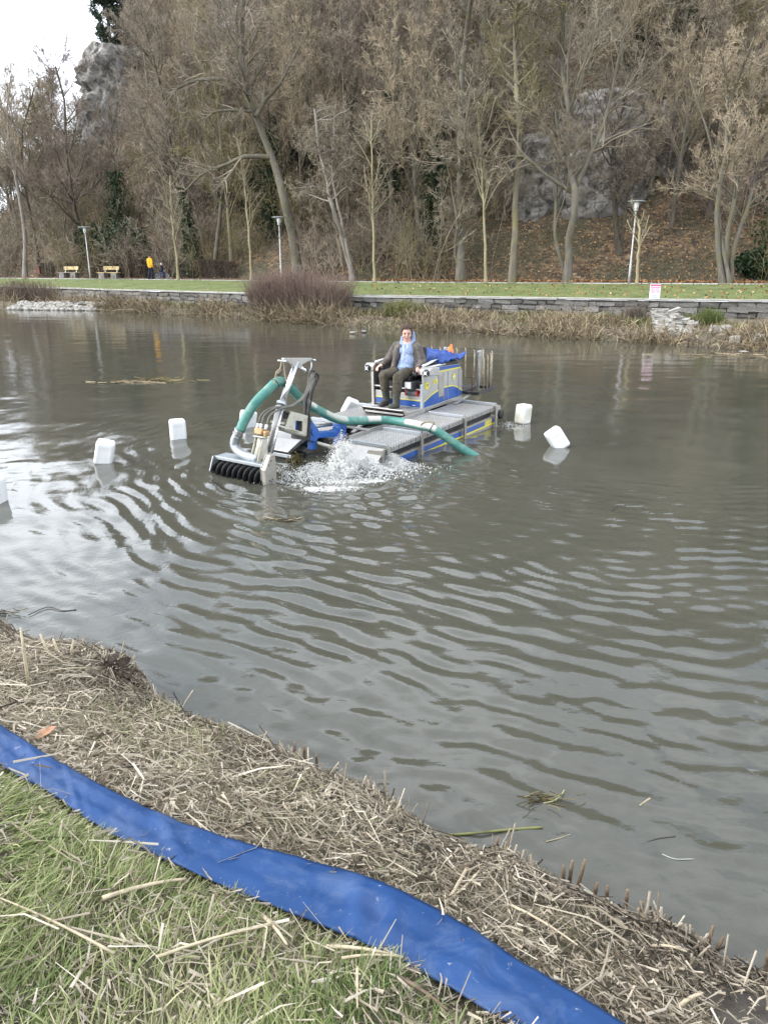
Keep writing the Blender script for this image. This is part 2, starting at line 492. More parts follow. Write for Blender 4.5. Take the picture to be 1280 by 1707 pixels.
def foam_mask(x, y):
    r2 = np.hypot(x - SPL[0], (y - SPL[1]))
    f = np.exp(-(r2 / 0.50) ** 2) * .44
    f = f + 0.34 * np.exp(-(((x - SPL[0] + .15) / 0.65) ** 2 + ((y - SPL[1] + .35) / .42) ** 2))
    # along the bow of the near hull and stern wash
    f = f + 0.30 * np.exp(-(((x - 0.15) / 0.42) ** 2 + ((y - 9.55) / 0.26) ** 2))
    f = f + 0.22 * np.exp(-(((x - 2.15) / 0.42) ** 2 + ((y - 12.1) / 0.5) ** 2))
    f = np.minimum(f * (.35 + 1.3 * vnoise(x * 4.5, y * 5.5, 57)), .36)
    f = f + 0.25 * np.exp(-(((x + 2.0) / 0.9) ** 2 + ((y - 12.2) / 0.6) ** 2))
    return f

m_water, t, b = new_mat('river_water')
geo = t.nodes.new('ShaderNodeNewGeometry')
silt = ramp(t, noise(t, 0.55, 5, 0.6, vec=geo.outputs['Position'], dist=1.0), [(0.3, (0.052, 0.052, 0.039)), (0.7, (0.068, 0.067, 0.052))])
fm = attr(t, 'foam')
fn = noise(t, 13, 9, 0.80, vec=geo.outputs['Position'], dist=1.6)
ad = t.nodes.new('ShaderNodeMath'); ad.operation = 'ADD'; t.links.new(fm, ad.inputs[0]); t.links.new(fn, ad.inputs[1])
ff = ramp(t, ad.outputs[0], [(0.76, (0, 0, 0)), (1.0, (1, 1, 1))])
mlt = t.nodes.new('ShaderNodeMath'); mlt.operation = 'MULTIPLY'; t.links.new(fm, mlt.inputs[0])
stp = t.nodes.new('ShaderNodeMath'); stp.operation = 'GREATER_THAN'; stp.inputs[1].default_value = 0.02; t.links.new(fm, stp.inputs[0])
t.links.new(stp.outputs[0], mlt.inputs[1])
ff2 = t.nodes.new('ShaderNodeMath'); ff2.operation = 'MULTIPLY'; t.links.new(ff, ff2.inputs[0]); t.links.new(stp.outputs[0], ff2.inputs[1])
c = mixc(t, ff2.outputs[0], silt, (0.80, 0.80, 0.77))
t.links.new(c, b.inputs['Base Color'])
t.links.new(ramp(t, ff2.outputs[0], [(0, (0.035,) * 3), (1, (0.7,) * 3)]), b.inputs['Roughness'])
b.inputs['IOR'].default_value = 1.5
bump(t, b, noise(t, 22, 3, 0.5, vec=geo.outputs['Position']), 0.10, 0.012)

NR, NC = 530, 370
q = np.linspace(0, 1, NR)
Yw = 0.9 + 84.1 * (0.13 * q + 0.07 * q ** 2 + 0.80 * q ** 5)
tcol = np.linspace(-1.0, 1.0, NC)
tcol = np.sign(tcol) * (0.55 * np.abs(tcol) + 0.45 * np.abs(tcol) ** 3)
Yg = np.repeat(Yw[:, None], NC, 1); Xg = tcol[None] * (Yg * 1.0 + 4.5)
Zg = wave_h(Xg, Yg)
V = np.stack([Xg, Yg, Zg], -1).reshape(-1, 3)
i = np.arange(NR - 1)[:, None] * NC + np.arange(NC - 1)[None]
F = np.stack([i, i + 1, i + NC + 1, i + NC], -1).reshape(-1, 4)
tag(npmesh('river', V, F, m_water, smooth=True, attrs={'foam': foam_mask(Xg, Yg).ravel()}), kind='structure')
# ================================================================== TREES
def norm(a):
    return a / np.maximum(np.linalg.norm(a, axis=-1, keepdims=True), 1e-9)
def tubes(P, Rr, n):
    """P (N,k,3) polylines, Rr (N,k) radii -> verts, quads; n=2 gives flat ribbons"""
    N, k, _ = P.shape
    T = norm(np.gradient(P, axis=1))
    ref = np.where((np.abs(T[:, k // 2, 2]) > 0.8)[:, None], np.array([[1.0, 0.13, 0]]), np.array([[0, 0.1, 1.0]]))
    A = norm(np.cross(T, ref[:, None, :])); B = np.cross(T, A)
    if n == 2:
        # ribbon with random roll
        ph = (np.arange(N) * 2.399)[:, None, None]
        S = A * np.cos(ph) + B * np.sin(ph)
        V = np.stack([P - S * Rr[..., None], P + S * Rr[..., None]], 2)
        base = (np.arange(N)[:, None] * k + np.arange(k - 1)[None]) * 2
        F = np.stack([base, base + 1, base + 3, base + 2], -1).reshape(-1, 4)
        return V.reshape(-1, 3), F
    a = np.arange(n) * 2 * np.pi / n
    V = P[:, :, None] + (A[:, :, None] * np.cos(a)[None, None, :, None] + B[:, :, None] * np.sin(a)[None, None, :, None]) * Rr[:, :, None, None]
    base = (np.arange(N)[:, None, None] * k + np.arange(k - 1)[None, :, None]) * n
    j = np.arange(n)[None, None]; j2 = (j + 1) % n
    F = np.stack([base + j, base + j2, base + n + j2, base + n + j], -1).reshape(-1, 4)
    return V.reshape(-1, 3), F
def joinm(parts):
    Vs, Fs, o = [], [], 0
    for V, F in parts:
        Vs.append(V); Fs.append(F + o); o += len(V)
    return np.concatenate(Vs), np.concatenate(Fs)
def grow(rg, P, Rr, n, t0, t1, ang, lf, k, wig, up, rf=0.55, tip=0.3, spread=None):
    """n children on every parent polyline"""
    N, kp, _ = P.shape
    t = rg.uniform(t0, t1, (N, n)); t = np.sort(t, 1)
    f = t * (kp - 1); i0 = np.clip(f.astype(int), 0, kp - 2); fr = (f - i0)[..., None]
    I = np.arange(N)[:, None]
    p = P[I, i0] * (1 - fr) + P[I, i0 + 1] * fr
    d = norm(P[I, i0 + 1] - P[I, i0])
    rp_ = Rr[I, i0] * (1 - fr[..., 0]) + Rr[I, i0 + 1] * fr[..., 0]
    plen = np.linalg.norm(np.diff(P, axis=1), axis=2).sum(1)[:, None]
    rnd = rg.normal(size=(N, n, 3)); s = norm(rnd - (rnd * d).sum(-1, keepdims=True) * d)
    if spread is not None:
        s = norm(s * np.array(spread))
    a = np.radians(rg.uniform(ang[0], ang[1], (N, n)))[..., None]
    d0 = norm(d * np.cos(a) + s * np.sin(a))
    L = plen * rg.uniform(lf[0], lf[1], (N, n)) * (1.05 - 0.55 * t)
    M = N * n
    p = p.reshape(M, 3); dcur = d0.reshape(M, 3); L = L.reshape(M); r0 = (rp_.reshape(M)) * rf
    Q = np.zeros((M, k, 3)); Q[:, 0] = p
    st = (L / (k - 1))[:, None]
    for i in range(1, k):
        dcur = norm(dcur + rg.normal(size=(M, 3)) * wig + np.array([0, 0, up]))
        Q[:, i] = Q[:, i - 1] + dcur * st
    Rn = r0[:, None] * np.linspace(1, tip, k)[None]
    return Q, Rn
def twig_floor(Rr, lo):
    return np.maximum(Rr, lo)

def bark(name, c0, c1, moss=None, moss_amt=0.6):
    m, t, b = new_mat(name)
    c = ramp(t, noise(t, 5, 5, 0.65, stretch=(1, 1, 0.25)), [(0.3, c0), (0.7, c1)])
    if moss:
        g = ramp(t, noise(t, 1.6, 4), [(0.45, (0, 0, 0)), (0.6, (moss_amt,) * 3)])
        c = mixc(t, g, c, moss)
    t.links.new(c, b.inputs['Base Color']); b.inputs['Roughness'].default_value = 0.9
    b.inputs['Specular IOR Level'].default_value = 0.2
    bump(t, b, noise(t, 18, 4, stretch=(1, 1, 0.2)), 0.5, 0.03)
    return m
def twigmat(name, c0, c1):
    m, t, b = new_mat(name)
    k_ = (1.01, .99, .92)
    c = ramp(t, noise(t, 0.45, 4, 0.6), [(0.32, tuple(1.06 * v * q for v, q in zip(c0, k_))), (0.68, tuple(1.24 * v * q for v, q in zip(c1, k_)))])
    t.links.new(c, b.inputs['Base Color']); b.inputs['Roughness'].default_value = 0.85
    b.inputs['Specular IOR Level'].default_value = 0.2
    return m
BK_GREY = bark('bark_grey', (0.085, 0.075, 0.060), (0.18, 0.16, 0.132), (0.13, 0.13, 0.05), 0.4)
BK_DARK = bark('bark_dark', (0.05, 0.042, 0.034), (0.115, 0.095, 0.078), (0.08, 0.085, 0.03), 0.4)
BK_PALE = bark('bark_pale', (0.17, 0.15, 0.125), (0.30, 0.27, 0.23))
BK_YELL = bark('bark_ochre', (0.22, 0.19, 0.11), (0.33, 0.29, 0.18))
BK_MOSS = bark('bark_mossy', (0.12, 0.105, 0.08), (0.22, 0.195, 0.145), (0.20, 0.18, 0.06), 0.5)
TW = {
 'brown': twigmat('twigs_brown', (0.140, 0.116, 0.095), (0.245, 0.210, 0.172)),
 'grey': twigmat('twigs_grey', (0.135, 0.115, 0.090), (0.235, 0.205, 0.160)),
 'red': twigmat('twigs_reddish', (0.125, 0.098, 0.084), (0.200, 0.162, 0.140)),
 'tan': twigmat('twigs_tan', (0.205, 0.168, 0.122), (0.32, 0.268, 0.200)),
 'olive': twigmat('twigs_olive', (0.10, 0.088, 0.052), (0.185, 0.16, 0.09)),
}

def tree_geo(seed, trunk, r0, r1, n1=16, t1=(0.35, 0.98), ang1=(35, 65), l1=(0.30, 0.5), up1=0.08, n2=9, l2=(0.35, 0.6), n3=8, l3=(0.35, 0.6), n4=4, l4=(0.4, 0.8),
             wig=0.105, up=0.05, tw=0.011, droop=None, extra=None):
    """trunk: list of polylines [(pts, r0, r1)] or one list of points. Returns trunk mesh and crown mesh"""
    rg = np.random.default_rng(seed)
    stems = trunk if isinstance(trunk[0], tuple) and len(trunk[0]) == 3 and hasattr(trunk[0][0], '__len__') and hasattr(trunk[0][0][0], '__len__') else [(trunk, r0, r1)]
    tp, cp = [], []
    K = 14
    Ps, Rs = [], []
    for pts, a, b_ in stems:
        s = spline(pts, 6)
        dl = np.concatenate([[0], np.cumsum(np.linalg.norm(np.diff(s, axis=0), axis=1))])
        q = np.linspace(0, dl[-1], K)
        s = np.stack([np.interp(q, dl, s[:, i]) for i in range(3)], 1)
        s[1:-1] += rg.normal(size=(K - 2, 3)) * 0.022 * np.array([1, 1, 0.3])
        a = a * .68
        rr = a + (b_ - a) * np.linspace(0, 1, K) ** 0.8
        rr[0] *= 1.35
        Ps.append(s); Rs.append(rr)
    P0 = np.array(Ps); R0 = np.array(Rs)
    tp.append(tubes(P0, R0, 9))
    up_ = up if droop is None else droop
    P1, R1 = grow(rg, P0, R0, n1, t1[0], t1[1], ang1, l1, 9, wig, up1, 0.5, 0.22)
    if extra:
        ex = []
        for pts, a, b_ in extra:
            s = spline(pts, 6); q = np.linspace(0, len(s) - 1, 9)
            ex.append((np.stack([np.interp(q, np.arange(len(s)), s[:, i]) for i in range(3)], 1), np.linspace(a, b_, 9)))
        P1 = np.concatenate([P1, np.array([e[0] for e in ex])]); R1 = np.concatenate([R1, np.array([e[1] for e in ex])])
    tp.append(tubes(P1, np.maximum(R1, 0.022), 5))
    P2, R2 = grow(rg, P1, R1, n2, 0.2, 1.0, (28, 65), l2, 7, wig, up_, 0.6, 0.3)
    cp.append(tubes(P2, np.maximum(R2, tw * 1.3), 3))
    P3, R3 = grow(rg, P2, R2, n3, 0.15, 1.0, (25, 65), l3, 5, wig * 1.2, up_, 0.6, 0.4)
    cp.append(tubes(P3, np.maximum(R3, tw * 0.85), 2))
    if n4:
        P4, R4 = grow(rg, P3, R3, n4, 0.1, 1.0, (20, 60), l4, 3, wig * 1.2, up_, 0.6, 0.5)
        cp.append(tubes(P4, np.maximum(R4 * 0 + tw * 0.62, 0), 2))
    return joinm(tp), joinm(cp)

def make_tree(name, loc, geo, bk, tw, label, group=None, rz=0.0, sc=1.0, cat='tree'):
    e = empty(name, loc, (0, 0, rz)); e.scale = (sc, sc, sc)
    npmesh('trunk', geo[0][0], geo[0][1], bk, e, smooth=True)
    npmesh('crown', geo[1][0], geo[1][1], tw, e)
    return tag(e, label, cat, group)
def copy_tree(o, parent=None):
    c_ = o.copy(); COL.objects.link(c_); c_.parent = parent
    for ch in o.children: copy_tree(ch, c_)
    return c_

def px_tree(base_px, off, path, depth_jit=0.0, seed=0):
    """ground point in column base_px plus a trunk path given as image points, in the vertical plane at that distance"""
    X, Y, Z = ground_col(base_px, off)
    rg = np.random.default_rng(seed + 99)
    pts = [(0, 0, -0.15)]
    for i, (x, y) in enumerate(path):
        p = atY(x, y, Y)
        pts.append((p[0] - X, rg.normal() * depth_jit * (i + 1), p[2] - Z))
    return (X, Y, Z), pts

# ---- the trees that stand out, each with its own trunk line
def hero(name, base_px, off, path, seed, bk, tw, label, r0, r1, group=None, jit=0.3, extra_px=None, stems_px=None, **kw):
    loc, pts = px_tree(base_px, off, path, jit, seed)
    X, Y, Z = loc
    def conv(q, dj):
        rg = np.random.default_rng(seed + dj)
        o = []
        dep = 0.0
        for x, y in q:
            p = atY(x, y, Y); o.append((p[0] - X, dep, p[2] - Z)); dep += rg.normal() * 0.5
        return o
    ex = [(conv(q, 5 + i), a, b_) for i, (q, a, b_) in enumerate(extra_px)] if extra_px else None
    trunk = pts
    if stems_px:
        trunk = [(pts, r0, r1)] + [([(0.15 * (i + 1), 0.2 * (-1) ** i, -0.15)] + conv(q, 50 + i), a, b_) for i, (q, a, b_) in enumerate(stems_px)]
    g = tree_geo(seed, trunk, r0, r1, extra=ex, **kw)
    return make_tree(name, loc, g, bk, tw, label, group)

hero('pale_tree', 42, 4.0, [(41, 400), (36, 330), (22, 250), (10, 190), (4, 120)], 101, BK_PALE, TW['tan'],
     'slender pale barked tree leaning left at the far left edge of the hill', 0.32, 0.05, n1=14, t1=(.45, .98), ang1=(18, 40), l1=(.25, .42), up1=0.10, n2=8, n3=7, n4=4)
hero('alder_tree', 66, 6.5, [(55, 400), (48, 330), (52, 240), (66, 150)], 102, BK_DARK, TW['brown'],
     'dark trunk beside the pale leaning tree at far left', 0.25, 0.05, n1=16, n2=9, n3=7, n4=4)
hero('alder_tree', 136, 6.0, [(134, 400), (124, 330), (118, 250), (112, 175), (108, 120)], 103, BK_DARK, TW['red'],
     'tall dark alder with dense reddish crown left of the pale cliff', 0.34, 0.06, n1=26, t1=(.22, .98), ang1=(40, 70), l1=(.25, .40), n2=10, n3=8, n4=5)
hero('young_tree', 297, 1.0, [(294, 420), (288, 370), (283, 330), (280, 290)], 104, BK_YELL, TW['grey'],
     'thin young tree with ochre trunk just right of the cyclist', 0.16, 0.04, n1=16, t1=(.3, .98), ang1=(30, 55), l1=(.28, .45), n2=7, n3=5, n4=0, jit=.1)
hero('slanting_tree', 356, 5.0, [(362, 390), (371, 320), (374, 270), (372, 200)], 105, BK_GREY, TW['brown'],
     'grey tree slanting right behind the low red hedge', 0.28, 0.06, n1=16, n2=9, n3=8, n4=4)
hero('young_tree', 419, 2.4, [(416, 400), (409, 340), (403, 290), (398, 240)], 106, BK_YELL, TW['grey'],
     'thin young ochre tree rising at the left end of the purple bush', 0.14, 0.03, n1=14, t1=(.35, .98), ang1=(25, 50), l1=(.25, .4), n2=6, n3=5, n4=0, jit=.1)
hero('leaning_giant_tree', 500, 4.0, [(484, 380), (466, 300), (450, 260), (425, 195), (408, 140), (406, 80), (418, 20), (430, -40)], 107, BK_GREY, TW['brown'],
     'huge leaning tree with long crooked limbs behind the purple bush', 0.55, 0.10, n1=18, t1=(.5, .98), ang1=(35, 65), l1=(.20, .36), n2=10, n3=8, n4=5, wig=0.14,
     extra_px=[([(405, 140), (370, 135), (330, 135), (300, 150), (280, 175)], .17, .04), ([(402, 148), (380, 110), (350, 70), (320, 30)], .15, .04),
               ([(450, 262), (410, 262), (380, 275), (345, 290), (310, 320)], .18, .04), ([(425, 195), (440, 165), (470, 140), (500, 85)], .16, .05),
               ([(420, 185), (385, 185), (355, 190), (335, 210)], .12, .03), ([(406, 80), (420, 50), (440, 42), (455, 40)], .10, .03)])
hero('mossy_leaning_tree', 588, 3.2, [(572, 400), (556, 350), (544, 300), (534, 250), (528, 190)], 108, BK_PALE, TW['grey'],
     'leaning grey tree with pale mossy tangled twigs right of the purple bush', 0.27, 0.07, n1=15, t1=(.45, .98), ang1=(40, 85), l1=(.25, .42), up1=0.0, n2=9, n3=8, n4=5, droop=-0.02, wig=0.19,
     stems_px=[([(575, 400), (562, 340), (552, 290), (556, 230), (560, 170)], .15, .05)])
hero('young_tree', 624, 1.2, [(623, 400), (621, 330), (620, 270), (618, 200)], 109, BK_YELL, TW['grey'],
     'straight thin young tree standing alone right of the purple bush', 0.13, 0.03, n1=16, t1=(.3, .98), ang1=(30, 60), l1=(.22, .36), n2=6, n3=5, n4=0, jit=.08)
hero('grey_tree', 768, 3.0, [(768, 400), (767, 330), (764, 250), (768, 160), (776, 60), (780, -20)], 110, BK_GREY, TW['grey'],
     'thick straight grey tree at the foot of the hill, right of centre', 0.42, 0.10, n1=17, t1=(.3, .98), ang1=(35, 70), l1=(.18, .32), n2=9, n3=8, n4=5,
     stems_px=[([(758, 420), (760, 380), (752, 320), (740, 250)], .18, .04)])
hero('young_tree', 810, 1.1, [(808, 400), (805, 330), (801, 250), (796, 170)], 111, BK_YELL, TW['grey'],
     'slim young tree with upswept twigs between two grey trunks', 0.13, 0.03, n1=22, t1=(.35, .98), ang1=(12, 35), l1=(.28, .45), n2=6, n3=5, n4=0, jit=.1)
hero('mossy_tree', 853, 2.6, [(856, 400), (859, 320), (861, 230), (862, 130), (864, 30), (866, -40)], 112, BK_MOSS, TW['olive'],
     'tall straight tree with mossy yellow upper trunk left of the rock face', 0.30, 0.08, n1=26, t1=(.35, .98), ang1=(35, 75), l1=(.16, .28), n2=9, n3=8, n4=5)
hero('vase_shaped_tree', 945, 2.8, [(948, 400), (952, 330), (952, 250), (950, 170), (945, 80), (940, -10)], 113, BK_GREY, TW['grey'],
     'wide vase shaped tree with fan of pale branches before the rock face', 0.36, 0.08, n1=15, t1=(.35, .95), ang1=(18, 48), l1=(.34, .58), up1=.05, n2=9, n3=8, n4=5, wig=0.13,
     extra_px=[([(952, 320), (905, 290), (870, 260), (820, 265), (780, 255)], .12, .03), ([(952, 330), (985, 250), (1015, 190), (1030, 100), (1050, 20)], .15, .04), ([(952, 300), (1000, 240), (1060, 215), (1100, 215)], .10, .03)],
     stems_px=[([(926, 400), (926, 330), (934, 260), (930, 180)], .18, .05)])
hero('young_tree', 1062, 1.0, [(1063, 430), (1064, 405), (1064, 385), (1065, 365)], 114, BK_YELL, TW['grey'],
     'short young tree with three thin branches right behind the white lamp post', 0.13, 0.05, n1=7, t1=(.6, .98), ang1=(30, 55), l1=(.4, .7), n2=4, n3=3, n4=0, jit=.05)
hero('dark_twin_tree', 1028, 7.0, [(1030, 370), (1026, 310), (1030, 240), (1040, 160)], 115, BK_DARK, TW['brown'],
     'dark forked tree above the rock face right of the vase shaped tree', 0.30, 0.07, n1=18, n2=9, n3=8, n4=4, stems_px=[([(1045, 330), (1062, 290), (1080, 250)], .14, .04)])
hero('multi_stem_tree', 1205, 2.6, [(1197, 400), (1192, 340), (1205, 260), (1222, 170), (1230, 80)], 116, BK_GREY, TW['tan'],
     'multi stemmed tree fanning from one foot near the right edge', 0.26, 0.05, n1=10, t1=(.35, .98), ang1=(25, 65), l1=(.28, .45), n2=9, n3=8, n4=4, up1=0.02,
     stems_px=[([(1212, 400), (1218, 330), (1240, 230), (1268, 130)], .24, .05), ([(1205, 410), (1206, 350), (1200, 290), (1185, 200), (1165, 120)], .16, .04), ([(1224, 410), (1240, 350), (1262, 280), (1280, 200)], .22, .05)])

# ---- wood on the slope: a few kinds, many individuals
protos = []
kinds = [('wood_tree', BK_GREY, TW['brown']), ('wood_tree', BK_DARK, TW['brown']), ('wood_tree', BK_GREY, TW['grey']), ('wood_tree', BK_DARK, TW['red']), ('wood_tree', BK_MOSS, TW['olive']), ('wood_tree', BK_GREY, TW['tan'])]
for i, (nm, bk, tw) in enumerate(kinds):
    rg = np.random.default_rng(300 + i)
    Ht = 13 + 2.5 * rg.random()
    lx, ly = rg.normal(size=2) * 1.1
    pts = [(0, 0, -0.4), (lx * .1, ly * .1, Ht * .3), (lx * .5, ly * .4, Ht * .65), (lx, ly, Ht)]
    g = tree_geo(400 + i, pts, 0.24 + .05 * rg.random(), 0.04, n1=26, t1=(.22, .98), ang1=(28, 62), l1=(.26, .42), n2=9, n3=8, n4=6, tw=0.012)
    protos.append((nm, g, bk, tw))
rg = np.random.default_rng(77)
spots = []
tries = 0
while len(spots) < 235 and tries < 9000:
    tries += 1
    px = rg.uniform(-90, 1370) if rg.random() < .9 else rg.uniform(-60, 130); off = 5.5 + 62 * rg.random() ** 1.15
    if off < 9 and not (px < 420 or 640 < px < 720): continue
    if 860 < px < 1020 and off < 12: continue
    x, y, z = ground_col(px, off)
    if 118 < px < 268: continue
    if px < 130 and off > 26: continue
    if all((x - a) ** 2 + (y - b_) ** 2 > 2.3 ** 2 for a, b_, _ in spots): spots.append((x, y, z))
made = {}
for (x, y, z) in spots:
    hi = z > 14
    k = int(rg.choice([0, 1, 2, 3, 4, 5], p=[.3, .12, .18, .15, .1, .15] if not hi else [.27, .02, .20, .06, .03, .42]))
    nm, g, bk, tw = protos[k]
    s = rg.uniform(0.72, 1.15) if x > -28 else rg.uniform(.6, .8)
    if k not in made:
        o = make_tree(nm, (x, y, z), g, bk, tw, 'bare winter tree among the many on the wooded slope', 'bare trees on the wooded slope', rg.uniform(0, 6.28), s)
        made[k] = o
    else:
        o = copy_tree(made[k]); o.location = (x, y, z); o.rotation_euler = (rg.normal() * .04, rg.normal() * .04, rg.uniform(0, 6.28)); o.scale = (s, s, s * rg.uniform(.9, 1.15))
# ================================================================== ROCK FACES
m_rock, t, b = new_mat('limestone')
geo = t.nodes.new('ShaderNodeTexCoord')
n1 = noise(t, 0.9, 9, 0.75, dist=0.8)
c = ramp(t, n1, [(0.25, (0.13, 0.115, 0.095)), (0.40, (0.32, 0.295, 0.26)), (0.54, (0.50, 0.47, 0.43)), (0.72, (0.70, 0.67, 0.62))])
sk = ramp(t, noise(t, 0.9, 5, 0.6, stretch=(1, 1, 0.18)), [(0.46, (0, 0, 0)), (0.66, (0.6,) * 3)])
c = mixc(t, sk, c, (0.10, 0.095, 0.085))
vc = t.nodes.new('ShaderNodeTexVoronoi'); vc.feature = 'DISTANCE_TO_EDGE'; vc.inputs['Scale'].default_value = 0.9
mpv = t.nodes.new('ShaderNodeMapping'); mpv.inputs['Scale'].default_value = (1, 1, .55)
nzv = t.nodes.new('ShaderNodeTexNoise'); nzv.inputs['Scale'].default_value = 1.4; nzv.inputs['Detail'].default_value = 5
t.links.new(geo.outputs['Object'], nzv.inputs['Vector'])
avv = t.nodes.new('ShaderNodeVectorMath'); avv.operation = 'ADD'; t.links.new(geo.outputs['Object'], avv.inputs[0]); t.links.new(nzv.outputs['Color'], avv.inputs[1])
t.links.new(avv.outputs[0], mpv.inputs[0]); t.links.new(mpv.outputs[0], vc.inputs['Vector'])
crk = ramp(t, vc.outputs['Distance'], [(0.0, (.75, .75, .75)), (0.05, (0, 0, 0))])
c = mixc(t, crk, c, (0.05, 0.047, 0.042))
gn = ramp(t, noise(t, 0.8, 5, 0.7), [(0.55, (0, 0, 0)), (0.7, (0.8,) * 3)])
c = mixc(t, gn, c, (0.10, 0.10, 0.05))
t.links.new(c, b.inputs['Base Color']); b.inputs['Roughness'].default_value = 0.9
bump(t, b, noise(t, 3.0, 9, 0.8), 1.0, 0.5)
def rock(name, base, w_, d_, h_, seed, label, top_taper=0.65, nu=70, nv=60):
    """craggy rock tower"""
    u = np.linspace(0, 2 * np.pi, nu, endpoint=False); v = np.linspace(0, 1, nv)
    U, Vv = np.meshgrid(u, v, indexing='ij')
    z = Vv * h_
    nx, ny = np.cos(U), np.sin(U)
    q = fbm(nx * 2.2 + 5 + z * .35, ny * 2.2 + z * .8, seed, 5, .6) * .34 + fbm(nx * 6 + z * .9, ny * 6 + z * 1.9, seed + 9, 4) * .16
    ledge = 0.05 * np.sign(np.sin(z * 1.3 + 3 * fbm(nx * 2, ny * 2, seed + 3, 2)))
    prof = 1.05 - (1.05 - top_taper) * Vv ** 2.5
    cap = np.where(Vv > .93, np.sqrt(np.clip(1 - ((Vv - .93) / .07) ** 2, 0, 1)), 1)
    rr = (prof + q + ledge) * cap
    X = nx * rr * w_ / 2; Y = ny * rr * d_ / 2
    Vt = np.stack([X, Y, z - .8 + .35 * fbm(X, Y, seed + 5, 3)], -1).reshape(-1, 3)
    i = (np.arange(nu)[:, None] * nv + np.arange(nv - 1)[None]); j = ((np.arange(nu) + 1) % nu)[:, None] * nv + np.arange(nv - 1)[None]
    F_ = np.stack([i, j, j + 1, i + 1], -1).reshape(-1, 4)
    o_ = npmesh(name, Vt, F_, m_rock, smooth=False)
    o_.location = base
    return tag(o_, label, 'rock face')
p = atY(196, 300, 92)
zb = float(far_z(p[0], 92))
zt = atY(196, 62, 92)[2]
rock('limestone_crag', (p[0] + .8, 92, 4.0), 7.5, 10, zt - 4.0, 71, 'tall pale limestone crag rising beside the open sky', 0.72)
p = atY(172, 300, 90)
rock('limestone_crag', (p[0], 90, 2.0), 4.0, 6, atY(172, 170, 90)[2] - 2.0, 74, 'narrow lower limestone buttress left of the tall crag', 0.45)
x_, y_, z_ = ground_col(905, 12.0)
rock('rock_outcrop', (x_, y_ + 1.2, z_ - 1.5), 4.6, 5, 6.6, 72, 'grey limestone outcrop in the slope behind the vase shaped tree', 0.6)
x_, y_, z_ = ground_col(990, 12.5)
rock('rock_outcrop', (x_, y_ + .6, z_ - 1.5), 6.2, 5, 8.6, 73, 'grey limestone outcrop behind and left of the white lamp post', 0.65)
x_, y_, z_ = ground_col(1085, 15.0)
rock('rock_outcrop', (x_, y_ + 1.2, z_ - 1.5), 4.6, 4, 6.0, 75, 'grey limestone outcrop up the slope right of the white lamp post', 0.5)

# ================================================================== EVERGREENS AND IVY
def cards(rg, C, size, up=0.3):
    """leaf-sized quads at centres C"""
    n = len(C)
    a = norm(rg.normal(size=(n, 3)) + np.array([0, 0, up])); r_ = norm(rg.normal(size=(n, 3)))
    s1 = norm(np.cross(a, r_)); s2 = np.cross(a, s1)
    s = size * rg.uniform(.6, 1.3, (n, 1))
    V_ = np.stack([C - s1 * s * .5, C - s2 * s * .32, C + s1 * s * .5, C + s2 * s * .32], 1).reshape(-1, 3)
    return V_, (np.arange(n)[:, None] * 4 + np.arange(4)[None])
NEEDLE = mat_attr('pine_needles', [(0, (.012, .022, .012)), (.6, (.030, .048, .026)), (1, (.06, .075, .04))], .8)
IVY = mat_attr('ivy_leaves', [(0, (.008, .018, .007)), (.6, (.018, .040, .014)), (1, (.045, .075, .028))], .5)
def pine(base, H_, seed, label):
    rg = np.random.default_rng(seed)
    e = tag(empty('pine_tree', base), label, 'tree')
    lx = rg.normal() * .4
    P0 = spline([(0, 0, -.5), (lx * .3, 0, H_ * .4), (lx, 0, H_)], 6)[None]; R0 = np.linspace(.20, .05, P0.shape[1])[None]
    P1, R1 = grow(rg, P0, R0, 26, .05, 1.0, (55, 95), (.25, .42), 6, .12, .05, .5, .3)
    V1, F1 = joinm([tubes(P0, R0, 8), tubes(P1, R1, 5)])
    npmesh('trunk', V1, F1, BK_DARK, e, True)
    P2, R2 = grow(rg, P1, R1, 14, .25, 1.0, (25, 70), (.25, .5), 4, .15, .05)
    ends = P2[:, 1:].reshape(-1, 3)
    C = np.repeat(ends, 16, 0) + rg.normal(size=(len(ends) * 16, 3)) * np.array([.17, .17, .12])
    V_, F_ = cards(rg, C, .20)
    npmesh('crown', V_, F_, NEEDLE, e, attrs={'rnd': np.repeat(np.clip(rg.normal(.5, .25, len(C)), 0, 1), 4)})
    return e
for px, py, Y, Hh, lb in ((184, 62, 92, 9.5, 'dark pine leaning out over the edge of the tall crag'), (214, 58, 94, 10.5, 'dark pine standing on top of the crag, right of the edge pine'), (243, 52, 96, 9.5, 'dark pine behind the crag top, rightmost of the pines')):
    q_ = atY(px, py, Y)
    pine((q_[0], Y, q_[2] - 1.6), Hh * .85, px, lb)

